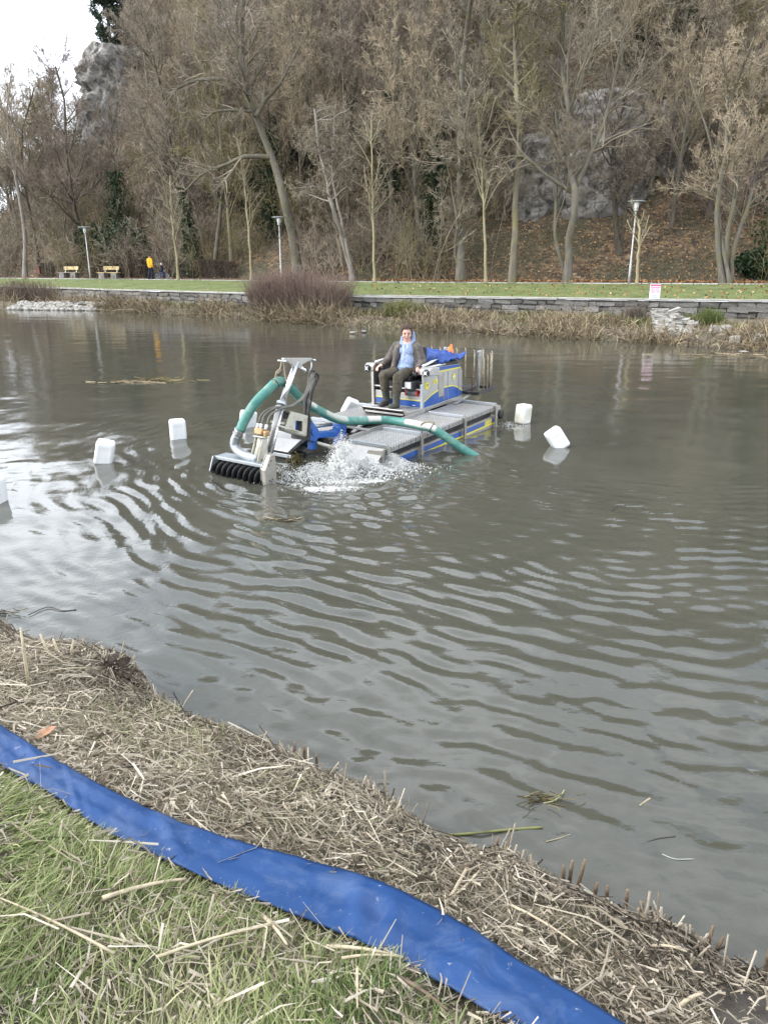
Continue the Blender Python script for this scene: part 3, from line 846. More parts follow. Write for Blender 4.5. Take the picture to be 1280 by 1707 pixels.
def ivy_trunk(px, off, H_, rad, label, seed, lean=0.0):
    x, y, z = ground_col(px, off); rg = np.random.default_rng(seed)
    e = tag(empty('ivy_covered_tree', (x, y, z)), label, 'tree')
    P0 = spline([(0, 0, -.3), (lean * .4, 0, H_ * .5), (lean, 0, H_ * 1.5)], 6)
    g_ = tree_geo(seed, [tuple(q) for q in P0], .2, .05, n1=12, t1=(.45, .98), n2=8, n3=7, n4=3)
    npmesh('trunk', g_[0][0], g_[0][1], BK_DARK, e, True); npmesh('crown', g_[1][0], g_[1][1], TW['brown'], e)
    n = 2600
    t_ = rg.random(n) ** .8 * .72
    i_ = t_ * (len(P0) - 1); k = i_.astype(int)
    c0 = P0[k] + (P0[np.minimum(k + 1, len(P0) - 1)] - P0[k]) * (i_ - k)[:, None]
    C = c0 + rg.normal(size=(n, 3)) * np.array([rad, rad, .1]) * (1 - .5 * t_[:, None])
    V_, F_ = cards(rg, C, .22)
    npmesh('ivy', V_, F_, IVY, e, attrs={'rnd': np.repeat(rg.random(n), 4)})
ivy_trunk(326, 5.0, 7, .34, 'ivy covered trunk behind the low red hedge', 501, -.8)
ivy_trunk(1279, 4.5, 9, .5, 'ivy covered trunk at the right edge of the view', 502, .3)
ivy_trunk(205, 8.0, 7, .6, 'ivy covered trunk behind the right bench', 503, .4)
ivy_trunk(455, 9.0, 8, .5, 'ivy covered trunk left of the huge leaning tree', 504, .3)
ivy_trunk(655, 10.0, 9, .6, 'ivy covered trunk up the slope right of the thin lone tree', 505, -.4)
ivy_trunk(720, 8.0, 8, .5, 'ivy covered trunk left of the thick grey tree', 506, .2)

# undergrowth on the slope: thickets of saplings, evergreen scrub
def thicket_geo(seed, n, H_, W_):
    rg = np.random.default_rng(seed)
    P = np.zeros((n, 5, 3)); P[:, 0, :2] = rg.normal(size=(n, 2)) * W_ * .35; P[:, 0, 2] = -.3
    d_ = norm(np.stack([rg.normal(size=n) * .35, rg.normal(size=n) * .35, np.ones(n)], 1)); st_ = H_ * rg.uniform(.4, 1, n) / 4
    for k in range(1, 5):
        d_ = norm(d_ + rg.normal(size=(n, 3)) * .13); P[:, k] = P[:, k - 1] + d_ * st_[:, None]
    Rr = np.linspace(.022, .008, 5)[None] * np.ones((n, 1))
    P2, R2 = grow(rg, P, Rr, 8, .2, 1, (25, 60), (.25, .5), 4, .2, .05)
    P3, R3 = grow(rg, P2, R2, 6, .2, 1, (25, 60), (.3, .6), 3, .2, .03)
    return joinm([tubes(P, Rr, 3), tubes(P2, np.maximum(R2, .009), 2), tubes(P3, np.maximum(R3, .008), 2)])
tg = [(thicket_geo(600 + i, 38, 4.6, 3.4), tw_) for i, tw_ in enumerate((TW['brown'], TW['grey'], TW['red'], TW['olive']))]
rg = np.random.default_rng(610)
tmade = {}
cnt = 0
while cnt < 200:
    px = rg.uniform(-60, 1340); off = 4.5 + 50 * rg.random() ** 1.5
    if off < 9 and 740 < px < 1270: continue
    if 860 < px < 1110 and off < 10.5: continue
    if rg.random() < .25: px = rg.uniform(60, 330)
    x, y, z = ground_col(px, off)
    k = int(rg.choice(4, p=[.35, .25, .2, .2])); s = rg.uniform(.7, 1.4)
    if k not in tmade:
        e = tag(empty('sapling_thicket', (x, y, z)), 'tangle of bare saplings growing between the trees on the slope', 'thicket', 'sapling thickets on the wooded slope')
        npmesh('stems', tg[k][0][0], tg[k][0][1], tg[k][1], e); tmade[k] = e
    else:
        e = copy_tree(tmade[k]); e.location = (x, y, z)
    e.rotation_euler = (0, 0, rg.uniform(0, 6.28)); e.scale = (s, s, s); cnt += 1
# evergreen scrub
def scrub(px, off, W_, H_, seed, label, mat=IVY, size=.22, n=3000):
    x, y, z = ground_col(px, off); rg = np.random.default_rng(seed)
    C = rg.normal(size=(n, 3)); C = norm(C) * rg.random((n, 1)) ** .4
    lump = 1 + .35 * fbm(C[:, 0] * 3 + seed, C[:, 2] * 3, seed, 3)
    C = C * lump[:, None] * np.array([W_ / 2, W_ / 2.6, H_ / 2]) + np.array([0, 0, H_ * .45])
    V_, F_ = cards(rg, C, size)
    o_ = npmesh('evergreen_shrub', V_, F_, mat, attrs={'rnd': np.repeat(rg.random(n), 4)})
    o_.location = (x, y, z)
    return tag(o_, label, 'shrub')
scrub(215, 5.5, 5.0, 4.2, 701, 'dark evergreen shrub behind the person in the yellow jacket')
scrub(165, 7.0, 4.0, 3.2, 702, 'dark evergreen shrub behind the left lamp post')
scrub(1262, 5.0, 2.6, 1.6, 703, 'dark evergreen shrub right of the multi stemmed tree')
scrub(500, 14, 5.0, 7.0, 704, 'tall dark evergreen behind the huge leaning tree')
scrub(700, 16, 5.0, 7.0, 705, 'tall dark evergreen on the slope left of the thick grey tree')
scrub(400, 12, 4.0, 5.0, 706, 'dark evergreen on the slope above the purple bush')
scrub(1060, 24, 6.0, 7.0, 707, 'dark evergreen high on the slope above the white lamp post')
scrub(1120, 28, 6.0, 6.0, 708, 'dark evergreen high on the slope, right of the forked tree')

# ================================================================== HEDGES, BUSHES
def hedge(name, pxs, off, H_, D_, seed, stops, label, n=5000, size=.13):
    rg = np.random.default_rng(seed)
    A = [ground_col(p_, off) for p_ in pxs]
    A = np.array(A); x0 = A[0]
    t_ = rg.random(n) * (len(A) - 1); k = np.minimum(t_.astype(int), len(A) - 2)
    base = A[k] + (A[k + 1] - A[k]) * (t_ - k)[:, None] - x0
    top = H_ * (1 + .16 * fbm(base[:, 0] * .8, base[:, 1] * .8, seed, 3))
    h_ = top * (1 - rg.random(n) ** 2 * .98)
    C = base + np.stack([rg.normal(size=n) * .1, rg.uniform(-.5, .5, n) * D_ * np.sqrt(np.clip(1.15 - h_ / top, .1, 1)), h_], 1)
    V_, F_ = cards(rg, C, size)
    ns = n // 12
    tw_ = np.zeros((ns, 4, 3)); tw_[:, 0] = base[:ns] + np.stack([rg.normal(size=ns) * .1, rg.uniform(-.4, .4, ns) * D_, np.zeros(ns)], 1)
    for q in range(1, 4): tw_[:, q] = tw_[:, q - 1] + np.stack([rg.normal(size=ns) * .1, rg.normal(size=ns) * .1, top[:ns] / 2.9], 1)
    e = tag(empty(name, x0), label, 'hedge')
    npmesh('leaves', V_, F_, mat_attr(name + '_leaves', stops, .8), e, attrs={'rnd': np.repeat(rg.random(n), 4)})
    V2, F2 = tubes(tw_, np.full((ns, 4), .012), 3)
    npmesh('stems', V2, F2, BK_DARK, e)
hedge('beech_hedge', (152, 175, 200, 228, 243), 4.2, 1.9, 1.6, 801, [(0, (.03, .018, .012)), (.5, (.09, .05, .028)), (1, (.20, .12, .06))], 'rounded brown leafed hedge behind the right bench')
hedge('low_hedge', (238, 300, 350, 392), 4.6, 1.25, 1.2, 802, [(0, (.03, .018, .016)), (.5, (.08, .045, .036)), (1, (.13, .075, .055))], 'long low reddish hedge right of the cyclist', 4500, .11)
hedge('low_hedge', (70, 100, 128), 4.8, 1.2, 1.3, 803, [(0, (.02, .015, .012)), (.5, (.07, .045, .035)), (1, (.10, .08, .05))], 'low dark hedge behind the left bench', 2500, .11)

def stem_bush(name, px0, px1, ypx, H_, seed, n, stops, label, spread=.25, dep=1.6, cat='bush', rad=.006, jit=.06):
    rg = np.random.default_rng(seed)
    gx_ = np.linspace(-60, 30, 900); gp_ = 640 + FPX * gx_ / ((waterY(gx_) + 1.5) * PC + CAMZ * PS)
    def bpnt(p_):
        x_ = float(np.interp(p_, gp_, gx_)); W0, A0 = float(waterY(x_)), float(edgeA(x_))
        y_ = W0 + ypx * (A0 - W0); return np.array([x_, y_, float(far_z(x_, y_))])
    a = bpnt(px0); c_ = bpnt(px1)
    mid = (a + c_) / 2
    L = np.linalg.norm(c_ - a)
    d_ax = (c_ - a) / L; pr = np.array([-d_ax[1], d_ax[0], 0])
    u = rg.uniform(-1, 1, n); v = rg.uniform(-1, 1, n)
    P = np.zeros((n, 6, 3))
    nb = 26; cb = rg.integers(0, nb, n)
    cx = np.linspace(-.82, .82, nb) + rg.normal(size=nb) * .03
    P[:, 0] = d_ax * ((cx[cb] + rg.normal(size=n) * .035) * L * .5)[:, None] + pr * (rg.normal(size=n) * dep * .2)[:, None]
    d_ = np.stack([np.zeros(n), np.zeros(n), np.ones(n)], 1) + d_ax * (u * spread)[:, None] + pr * (v * spread * 1.3)[:, None]
    Hh = H_ * (1 + .08 * np.sin(cx[cb] * 7 + 2)) * (1 - .28 * np.abs(cx[cb]) ** 3) * rg.uniform(.5, 1.0, n)
    st_ = Hh / 5
    for k in range(1, 6):
        d_ = norm(d_ + rg.normal(size=(n, 3)) * jit + np.array([0, 0, .05])); P[:, k] = P[:, k - 1] + d_ * st_[:, None]
    Rr = np.linspace(rad * 1.6, rad * .7, 6)[None] * np.ones((n, 1))
    P2, R2 = grow(rg, P, Rr, 5, .35, 1, (15, 60), (.14, .34), 3, .15, .02)
    V_, F_ = tubes(P, Rr, 2); V2, F2 = tubes(P2, np.maximum(R2, rad * .55), 2)
    e = tag(empty(name, (mid[0], mid[1], float(far_z(mid[0], mid[1])) - .1)), label, cat)
    mt = mat_attr(name + '_stems', stops, .85)
    npmesh('stems', V_, F_, mt, e, attrs={'rnd': np.repeat(np.tile(np.linspace(0, .75, 6), n) + np.repeat(rg.uniform(-.1, .15, n), 6), 2)})
    npmesh('twigs', V2, F2, mt, e, attrs={'rnd': np.repeat(rg.uniform(.55, 1, n * 5), 6)})
stem_bush('willow_bush', 416, 582, .5, 2.45, 811, 3400, [(0, (.17, .15, .12)), (.4, (.14, .108, .085)), (.75, (.165, .112, .09)), (1, (.25, .175, .14))], 'large purple brown willow bush on the far bank in front of the lawn', .55)
stem_bush('dry_bush', -60, 92, .55, 1.7, 812, 1100, [(0, (.06, .045, .035)), (.5, (.10, .07, .055)), (1, (.17, .125, .09))], 'dark brown dry bush on the far bank at the left edge', .35, 2.0)
stem_bush('rush_clump', 640, 716, .5, .95, 813, 700, [(0, (.12, .105, .05)), (.5, (.11, .12, .04)), (1, (.22, .20, .09))], 'green brown rush clump at the wall foot above the operator', .5, 1.2, 'rushes', .008, .12)
stem_bush('rush_clump', 1250, 1296, .6, .85, 814, 400, [(0, (.05, .06, .02)), (.5, (.07, .095, .025)), (1, (.14, .16, .05))], 'bright green rush clump beside the white stones at right', .5, 1.0, 'rushes', .007, .1)
stem_bush('dry_shrub', 1105, 1150, .75, .95, 815, 300, [(0, (.05, .04, .03)), (.5, (.10, .08, .06)), (1, (.16, .13, .10))], 'small dry shrub between the sign and the stone pile', .5, 1.0, 'bush', .006, .15)

# ================================================================== REEDS, LEAVES on the far bank (nobody could count them)
REED = mat_attr('dry_reeds', [(0, (.055, .042, .026)), (.35, (.15, .115, .07)), (.7, (.26, .205, .125)), (1, (.40, .33, .22))], .85)
rg = np.random.default_rng(820)
n = 26000
pxs = rg.uniform(-120, 1400, n)
# distribute along the water line in image columns so density stays even to the eye
gx = np.linspace(-45, 22, 700); gp = 640 + FPX * gx / (waterY(gx) * PC + CAMZ * PS)
X = np.interp(pxs, gp, gx)
W_, A_ = waterY(X), edgeA(X)
t_ = rg.random(n) ** 1.35
Y = W_ - .25 + (A_ - W_ - .1) * t_
Z = far_z(X, Y)
pat = sstep(.40, .58, vnoise(X * .55, Y * .55, 83))
kp = (rg.random(n) < .40 + .6 * pat) & ~((pxs < 165) & (t_ < .35) & (rg.random(n) < .9)) & ~((pxs > 1105) & (pxs < 1215) & (t_ > .12) & (t_ < .8) & (rg.random(n) < .85))
X, Y, Z, t_, pat = X[kp], Y[kp], Z[kp], t_[kp], pat[kp]; n = len(X)
pxk = 640 + FPX * X / (Y * PC + CAMZ * PS)
Hh = (.28 + .42 * rg.random(n)) * (1 + .4 * sstep(620, 520, pxk)) * np.where(t_ < .5, 1.15, .6) * (.7 + .5 * pat)
P = np.zeros((n, 4, 3)); P[:, 0] = np.stack([X, Y, Z - .05], 1)
d_ = norm(np.stack([rg.normal(size=n) * .5, rg.normal(size=n) * .5, np.ones(n) * .8], 1))
for k in range(1, 4):
    d_ = norm(d_ + rg.normal(size=(n, 3)) * .28 + np.array([0, 0, -.16])); P[:, k] = P[:, k - 1] + d_ * (Hh / 3)[:, None]
V_, F_ = tubes(P, np.linspace(.016, .008, 4)[None] * np.ones((n, 1)), 2)
tag(npmesh('dry_reeds', V_, F_, REED, attrs={'rnd': np.repeat(np.clip(rg.normal(.5, .25, n), 0, 1), 8)}), 'dry brown reeds and dead stalks along the far bank', kind='stuff')
# green bank grass
BGR = mat_attr('bank_grass', [(0, (.05, .06, .02)), (.5, (.10, .115, .035)), (1, (.20, .19, .08))], .8)
n = 9000
pxs = rg.uniform(180, 1400, n); X = np.interp(pxs, gp, gx); W_, A_ = waterY(X), edgeA(X); t_ = .35 + .63 * rg.random(n) ** .7; Y = W_ + (A_ - W_) * t_
kp = vnoise(X * .7, Y * .7, 84) > .42; X, Y = X[kp], Y[kp]; n = len(X)
P = np.zeros((n, 3, 3)); P[:, 0] = np.stack([X, Y, far_z(X, Y) - .03], 1)
d_ = norm(np.stack([rg.normal(size=n) * .6, rg.normal(size=n) * .6, np.ones(n)], 1))
for k in (1, 2): P[:, k] = P[:, k - 1] + d_ * rg.uniform(.06, .22, (n, 1)); d_ = norm(d_ + rg.normal(size=(n, 3)) * .4)
V_, F_ = tubes(P, np.array([[.014, .012, .005]]) * np.ones((n, 1)), 2)
tag(npmesh('bank_grass', V_, F_, BGR, attrs={'rnd': np.repeat(rg.random(n), 6)}), 'grass growing at the foot of the stone wall', kind='stuff')
# fallen leaves on the verge and slope, and on the lawn
LEAF = mat_attr('fallen_leaves', [(0, (.10, .05, .022)), (.4, (.22, .105, .04)), (.75, (.36, .20, .09)), (1, (.50, .36, .20))], .85)
n = 16000
gx2 = np.linspace(-60, 40, 700); gp2 = 640 + FPX * gx2 / ((pathY(gx2) + 4) * PC + .5 * PS)
pxs = np.where(rg.random(n) < .75, rg.uniform(620, 1400, n), rg.uniform(-100, 1400, n)); X = np.interp(pxs, gp2, gx2)
off = PATH_W + .2 + 11 * rg.random(n) ** 2.0
Y = pathY(X) + off
onl = rg.random(n) < .08
Y = np.where(onl, edgeA(X) + .2 + (pathY(X) - edgeA(X) - .3) * rg.random(n), Y)
C = np.stack([X, Y, far_z(X, Y) + .03 + .04 * rg.random(n)], 1)
V_, F_ = cards(rg, C, .12, 1.2)
tag(npmesh('fallen_leaves', V_, F_, LEAF, attrs={'rnd': np.repeat(rg.random(n), 4)}), 'orange brown fallen leaves on the verge and lower slope', kind='stuff')

# ================================================================== STONE WALL
m_stone = []
for i, (c0, c1) in enumerate((((.08, .076, .068), (.21, .20, .18)), ((.12, .112, .10), (.30, .285, .26)), ((.045, .042, .037), (.13, .122, .11)))):
    m, t, b = new_mat('wall_stone_%s' % 'abc'[i])
    oi = t.nodes.new('ShaderNodeObjectInfo')
    c = ramp(t, noise(t, 5, 6, .65), [(.3, c0), (.7, c1)])
    c = mixc(t, ramp(t, noise(t, 2.1, 4), [(.58, (0, 0, 0)), (.68, (.8, .8, .8))]), c, (.07, .075, .03))
    t.links.new(c, b.inputs['Base Color']); b.inputs['Roughness'].default_value = .92; bump(t, b, noise(t, 14, 5), .8, .04)
    m_stone.append(m)
def stone_mesh(name, sx, sy, sz, seed, mat, jit=.16, cuts=2):
    bm = bmesh.new(); bmesh.ops.create_cube(bm, size=1.0)
    bmesh.ops.subdivide_edges(bm, edges=bm.edges[:], cuts=cuts - 1, use_grid_fill=True)
    r_ = random.Random(seed)
    for v in bm.verts:
        l_ = v.co.length
        v.co = v.co * (1 - .22 * max(0, l_ - .62)) + Vector((r_.uniform(-1, 1), r_.uniform(-1, 1), r_.uniform(-1, 1))) * jit * .5
        v.co = Vector((v.co.x * sx, v.co.y * sy, v.co.z * sz))
    me = bpy.data.meshes.new(name); bm.to_mesh(me); bm.free(); me.materials.append(mat)
    return me
smesh = [stone_mesh('stone', 1, 1, 1, i, m_stone[i % 3]) for i in range(9)]
XA, XB = -46.0, 24.0
gx = np.linspace(XA, XB, 900); gy = edgeA(gx)
arc = np.concatenate([[0], np.cumsum(np.hypot(np.diff(gx), np.diff(gy)))])
def on_wall(s):
    return float(np.interp(s, arc, gx)), float(np.interp(s, arc, gy))
wx_, wy_ = on_wall(arc[-1] / 2)
WALLO = tag(empty('stone_wall', (wx_, wy_, .55)), 'long grey stone river wall with pale coping below the lawn', 'wall')
core = MB()
for k in range(60):
    a = on_wall(arc[-1] * k / 60); c_ = on_wall(arc[-1] * (k + 1) / 60)
    core.bar((a[0] - wx_, a[1] + .16 - wy_, .15), (c_[0] - wx_, c_[1] + .16 - wy_, .15), .30, 1.0)
core.build('wall_core', mat_plain('wall_mortar', (.11, .10, .09), .95, var=.35, scale=4), WALLO)
rg = np.random.default_rng(830)
def child_mesh(name, me, loc, rot, scl, parent):
    o_ = bpy.data.objects.new(name, me); COL.objects.link(o_); o_.parent = parent
    o_.location = loc; o_.rotation_euler = rot; o_.scale = scl
    return o_
for row in range(4):
    s = rg.uniform(0, .4)
    while s < arc[-1]:
        L = rg.uniform(.32, .85) * (1.0 if s > arc[-1] * .55 else 1.5)
        x, y = on_wall(s + L / 2); x2, y2 = on_wall(s + L / 2 + .1)
        hh = .215
        child_mesh('stone', smesh[int(rg.integers(9))], (x - wx_, y - .02 - wy_ + rg.normal() * .025, .10 + (row - 1) * hh + rg.normal() * .02 - .02), (rg.normal() * .05, rg.normal() * .05, math.atan2(y2 - y, x2 - x)), (L * .97, .22, hh * rg.uniform(.7, 1.15)), WALLO)
        s += L
COPE = mat_plain('coping_stone', (.36, .345, .315), .85, var=.22, scale=2.5, bumps=.3, dirt=(.15, .15, .09), dirt_amt=.7, dirt_scale=1.2)
cope = [stone_mesh('coping_slab', 1, 1, 1, 40 + i, COPE, .03) for i in range(3)]
s = 0
while s < arc[-1]:
    L = rg.uniform(.9, 1.5); x, y = on_wall(s + L / 2); x2, y2 = on_wall(s + L / 2 + .1)
    child_mesh('coping_slab', cope[int(rg.integers(3))], (x - wx_, y + .06 - wy_, WALL_Z - .55 - .035 + rg.normal() * .006), (0, 0, math.atan2(y2 - y, x2 - x)), (L * 1.02, .46, .085), WALLO)
    s += L

# ruined stone pile of flat limestone slabs
PALE = mat_plain('pale_limestone', (.31, .295, .265), .9, var=.3, scale=5, bumps=.5, dirt=(.14, .13, .10), dirt_amt=.7, dirt_scale=3)
pale = [stone_mesh('slab', 1, 1, 1, 60 + i, PALE, .14) for i in range(6)]
gxw = np.linspace(-45, 30, 700); gpw = 640 + FPX * gxw / (waterY(gxw) * PC + CAMZ * PS)
pbx = float(np.interp(1172, gpw, gxw)); pby = float(waterY(pbx)) * .72 + float(edgeA(pbx)) * .28
PILE = tag(empty('stone_pile', (pbx, pby, float(far_z(pbx, pby)) - .05)), 'heap of pale flat limestone slabs against the far river wall', 'stone pile')
for lev in range(8):
    z = .02 + lev * .10; w0 = .76 - .05 * lev; yb = .25 + .2 * lev
    x = -w0
    while x < w0 * .85:
        L = rg.uniform(.28, .65)
        child_mesh('slab', pale[int(rg.integers(6))], (x + L / 2 + rg.normal() * .04, yb + rg.normal() * .08, z + rg.normal() * .012), (rg.normal() * .14, rg.normal() * .12, rg.normal() * .5 - .4), (L, rg.uniform(.3, .5), rg.uniform(.06, .13)), PILE)
        x += L * 1.02
    child_mesh('slab', pale[lev % 6], (0, yb + .5, z), (0, 0, -.4), (w0 * 1.6, .8, .12), PILE)
for i in range(12):
    child_mesh('slab', pale[i % 6], (rg.uniform(-1.9, 1.5), rg.uniform(-.5, .1), rg.uniform(-.05, .12)), (rg.normal() * .2, rg.normal() * .2, rg.uniform(0, 3)), (rg.uniform(.25, .5), rg.uniform(.2, .4), rg.uniform(.12, .2)), PILE)
# loose white boulders at the right
for i, (px, py, s, lb) in enumerate(((1191, 551, .36, 'white boulder left of the bright green rushes, leftmost of the cluster'), (1208, 553, .42, 'largest white boulder in the cluster below the bright green rushes'), (1225, 560, .34, 'grey white boulder low in the cluster beside the reeds'), (1200, 563, .26, 'small white boulder at the water side of the cluster'), (1244, 566, .34, 'white boulder right of the cluster near the right edge'), (1268, 562, .4, 'white boulder at the right edge of the far bank'), (1115, 548, .34, 'pale boulder left of the stone pile, below the sign'), (912, 555, .30, 'lone grey boulder in the reeds right of the boat'))):
    q_ = atz(px, py + 4, .3)
    o_ = bpy.data.objects.new('boulder', stone_mesh('boulder', s, s * .8, s * .75, 80 + i, PALE, .12, 3)); COL.objects.link(o_)
    o_.location = (q_[0], q_[1], float(far_z(q_[0], q_[1])) + s * .3); o_.rotation_euler = (0, .1, i * 1.3)
    tag(o_, lb, 'boulder', 'boulders on the far bank')
# rubble strip at the left waterline
gxw = np.linspace(-45, 22, 700); gpw = 640 + FPX * gxw / (waterY(gxw) * PC + CAMZ * PS)
n = 420
px_ = rg.uniform(18, 172, n); py_ = 513 - 8 * rg.random(n) ** 1.4
Vs, Fs, o0 = [], [], 0
for i in range(n):
    rx = float(np.interp(px_[i], gpw, gxw)); q_ = (rx, float(waterY(rx)) - .25 + 1.7 * (513 - py_[i]) / 8); s = rg.uniform(.14, .36)
    bm = bmesh.new(); bmesh.ops.create_icosphere(bm, subdivisions=1, radius=.5)
    Vv = np.array([v.co for v in bm.verts]); Ff = np.array([[v.index for v in f.verts] for f in bm.faces]); bm.free()
    Vv = Vv * (1 + rg.normal(size=(len(Vv), 1)) * .16) * np.array([s * 1.3, s, s * .8]) + np.array([q_[0], q_[1], max(0, float(far_z(q_[0], q_[1]))) + .06])
    Vs.append(Vv); Fs.append(Ff + o0); o0 += len(Vv)
tag(npmesh('rubble', np.concatenate(Vs), np.concatenate(Fs), PALE), 'strip of pale rubble stones at the far left waterline', kind='stuff')

# ================================================================== STREET FURNITURE
POLE = mat_plain('lamp_pole_grey', (.46, .46, .46), .5, .2, var=.08, dirt=(.3, .28, .26), dirt_amt=.4)
LENS = mat_plain('lamp_glass', (.75, .76, .76), .25, var=.05)
CAPM = mat_plain('lamp_cap_grey', (.38, .40, .40), .5, .3)
def lamp(px, off, H_, label, tall_head=True):
    x, y, z = ground_col(px, off)
    e = tag(empty('street_lamp', (x, y, z)), label, 'lamp', 'path lamps on the far bank')
    MB().lathe([(.06, -.1), (.06, .95), (.042, 1.0), (.034, H_ - .5)], 12).build('pole', POLE, e, 0, True)
    MB().lathe([(.04, H_ - .55), (.10, H_ - .5), (.11, H_ - .42), (.06, H_ - .38)], 12).build('lamp_base', CAPM, e, 0, True)
    MB().lathe([(.07, H_ - .40), (.12, H_ - .33), (.13, H_ - .10), (.10, H_ - .06)], 12).build('lantern', LENS, e, 0, True)
    MB().lathe([(.05, H_ - .06), (.46, H_ - .05), (.48, H_ - .02), (.36, H_), (.05, H_ + .03)], 18).build('shade', CAPM, e, 0, True)
    for a in (0.5, 2.6, 4.7):
        MB().tube([(.09 * math.cos(a), .09 * math.sin(a), H_ - .4), (.30 * math.cos(a), .30 * math.sin(a), H_ - .045)], .01, 5).build('strut', CAPM, e)
lamp(1048, PATH_W + .1, 4.15, 'white lamp post with flat round cap, the one nearest the red and white sign')
lamp(469, PATH_W + .1, 4.0, 'lamp post rising behind the purple bush')
lamp(151, PATH_W + .1, 4.0, 'lamp post standing between the two benches')

WOODY = mat_plain('bench_wood', (.58, .44, .20), .6, var=.15, scale=8)
def bench(px, label):
    x, y, z = ground_col(px, PATH_W + .55)
    e = tag(empty('park_bench', (x, y, z), (0, 0, R(-22))), label, 'bench', 'park benches by the path')
    for sx in (-.62, .62):
        MB().box((sx, 0, .2), (.55, .5, .44)).build('stone_support', m_stone[1], e, .03)
    for k in range(3):
        MB().box((0, -.2 + k * .17, .445), (2.05, .15, .045)).build('seat_plank', mat_plain('seat_wood', (.30, .27, .24), .7) if k == 0 and px < 140 else WOODY, e, .008)
    for sx in (-.6, .6):
        MB().bar((sx, .25, .42), (sx, .36, .95), .07, .05).build('back_post', WHITEP0, e, .005)
    for k in range(2):
        MB().box((0, .31 + .03 * k, .74 + k * .14), (1.6, .04, .125), rot=(R(-10), 0, 0)).build('back_plank', WOODY, e, .008)
WHITEP0 = mat_plain('bench_post_paint', (.6, .58, .5), .6)
bench(116, 'wooden bench on stone blocks left of the lamp post')
bench(183, 'wooden bench on stone blocks right of the lamp post')
x, y, z = ground_col(66, PATH_W + .6)
e = tag(empty('litter_bin', (x, y, z)), 'small rusty red litter bin left of the benches', 'bin')
MB().box((0, 0, .62), (.36, .34, .6)).build('body', mat_plain('rust_red_paint', (.14, .05, .035), .7), e, .02)
MB().box((0, 0, .15), (.08, .08, .4)).build('post', BK_DARK, e)
MB().box((0, 0, .95), (.42, .40, .04)).build('lid', mat_plain('bin_lid', (.10, .05, .04), .7), e, .01)

# sign
q_ = atz(1087, 524, .62)
sx, sy = q_[0], q_[1]
sz = float(far_z(sx, sy))
e = tag(empty('warning_sign', (sx, sy, sz), (0, 0, R(4))), 'white warning sign with pink header and two red circles on posts', 'sign')
pw = lambda px, py: atY(px, py, sy)
zt_, zb_ = pw(1091, 474)[2] - sz, pw(1091, 501)[2] - sz
wd = abs(pw(1100, 488)[0] - pw(1082, 488)[0])
ox = pw(1091, 488)[0] - sx
SIGNW = mat_plain('sign_white', (.80, .80, .80), .4, var=.03); PINK = mat_plain('sign_pink', (.62, .10, .24), .4, var=.05); TXT = mat_plain('sign_text', (.16, .30, .42), .5)
MB().box((ox, 0, (zt_ + zb_) / 2), (wd, .02, zt_ - zb_)).build('panel', SIGNW, e)
H_ = zt_ - zb_
MB().box((ox, -.012, zt_ - H_ * .07), (wd * .98, .004, H_ * .10)).build('header', PINK, e)
MB().box((ox, -.012, zt_ - H_ * .21), (wd * .92, .004, H_ * .055)).build('header', PINK, e)
for dx in (-.24, .22):
    M_ = Matrix.Translation((ox + dx * wd, -.013, zb_ + H_ * .58)) @ Matrix.Rotation(R(90), 4, 'X')
    ring = MB(); nn_ = 20
    vs_ = []; fs_ = []
    for k in range(nn_):
        a = k * 2 * math.pi / nn_
        for rr in (.155, .205): vs_.append((rr * wd * math.cos(a), rr * wd * math.sin(a), 0))
    fs_ = [(2 * k, 2 * k + 1, (2 * k + 3) % (2 * nn_), (2 * k + 2) % (2 * nn_)) for k in range(nn_)]
    ring.add(vs_, fs_, M_)
    ring.build('prohibition_ring', PINK, e)
    MB().bar((ox + (dx - .11) * wd, -.0125, zb_ + H_ * .66), (ox + (dx + .11) * wd, -.0125, zb_ + H_ * .50), .004, .03 * wd).build('prohibition_bar', PINK, e)
    MB().box((ox + dx * wd, -.0115, zb_ + H_ * .58), (wd * .12, .003, H_ * .09)).build('pictogram', TXT, e)
for (yy, ww) in ((.30, .45), (.21, .6), (.11, .66)):
    MB().box((ox, -.0115, zb_ + H_ * yy), (wd * ww, .003, H_ * .045)).build('text_line', TXT, e)
for dx in (-.36, .38):
    MB().bar((ox + dx * wd - .03, .03, -.1), (ox + dx * wd, .03, zt_ - .02), .05, .035).build('post', mat_plain('sign_post', (.42, .39, .34), .7), e)
# ================================================================== THE DREDGING BOAT
BO = empty('dredging_boat', (0.094, 11.50, 0.0), (0, R(1.9), R(235.5)))
tag(BO, 'small aluminium dredging boat with blue side panels, deck plates and front auger arm', 'boat')
bpy.context.view_layer.update()
BM = BO.matrix_world.copy()
def bw(p):
    return BM @ Vector(p)

def metal(name, col, rough, metalness=0.85, dirt=(0.16, 0.13, 0.09), amt=0.5, ds=2.5):
    m, t, b = new_mat(name)
    c = ramp(t, noise(t, 5, 6, 0.6), [(0.3, tuple(x * .82 for x in col)), (0.7, tuple(min(1, x * 1.1) for x in col))])
    d = ramp(t, noise(t, ds, 7, 0.7), [(0.48, (0, 0, 0)), (0.72, (amt,) * 3)])
    c = mixc(t, d, c, dirt)
    t.links.new(c, b.inputs['Base Color'])
    b.inputs['Metallic'].default_value = metalness
    rr = ramp(t, noise(t, 9, 5), [(0.3, (rough * .8,) * 3), (0.7, (min(1, rough * 1.25),) * 3)])
    t.links.new(rr, b.inputs['Roughness'])
    return m
ALU = metal('aluminium', (0.42, 0.41, 0.39), 0.42, 0.75, (0.24, 0.20, 0.15), 0.5)
ALUW = metal('aluminium_worn', (0.36, 0.34, 0.30), 0.5, 0.6, (0.20, 0.16, 0.11), 0.6)
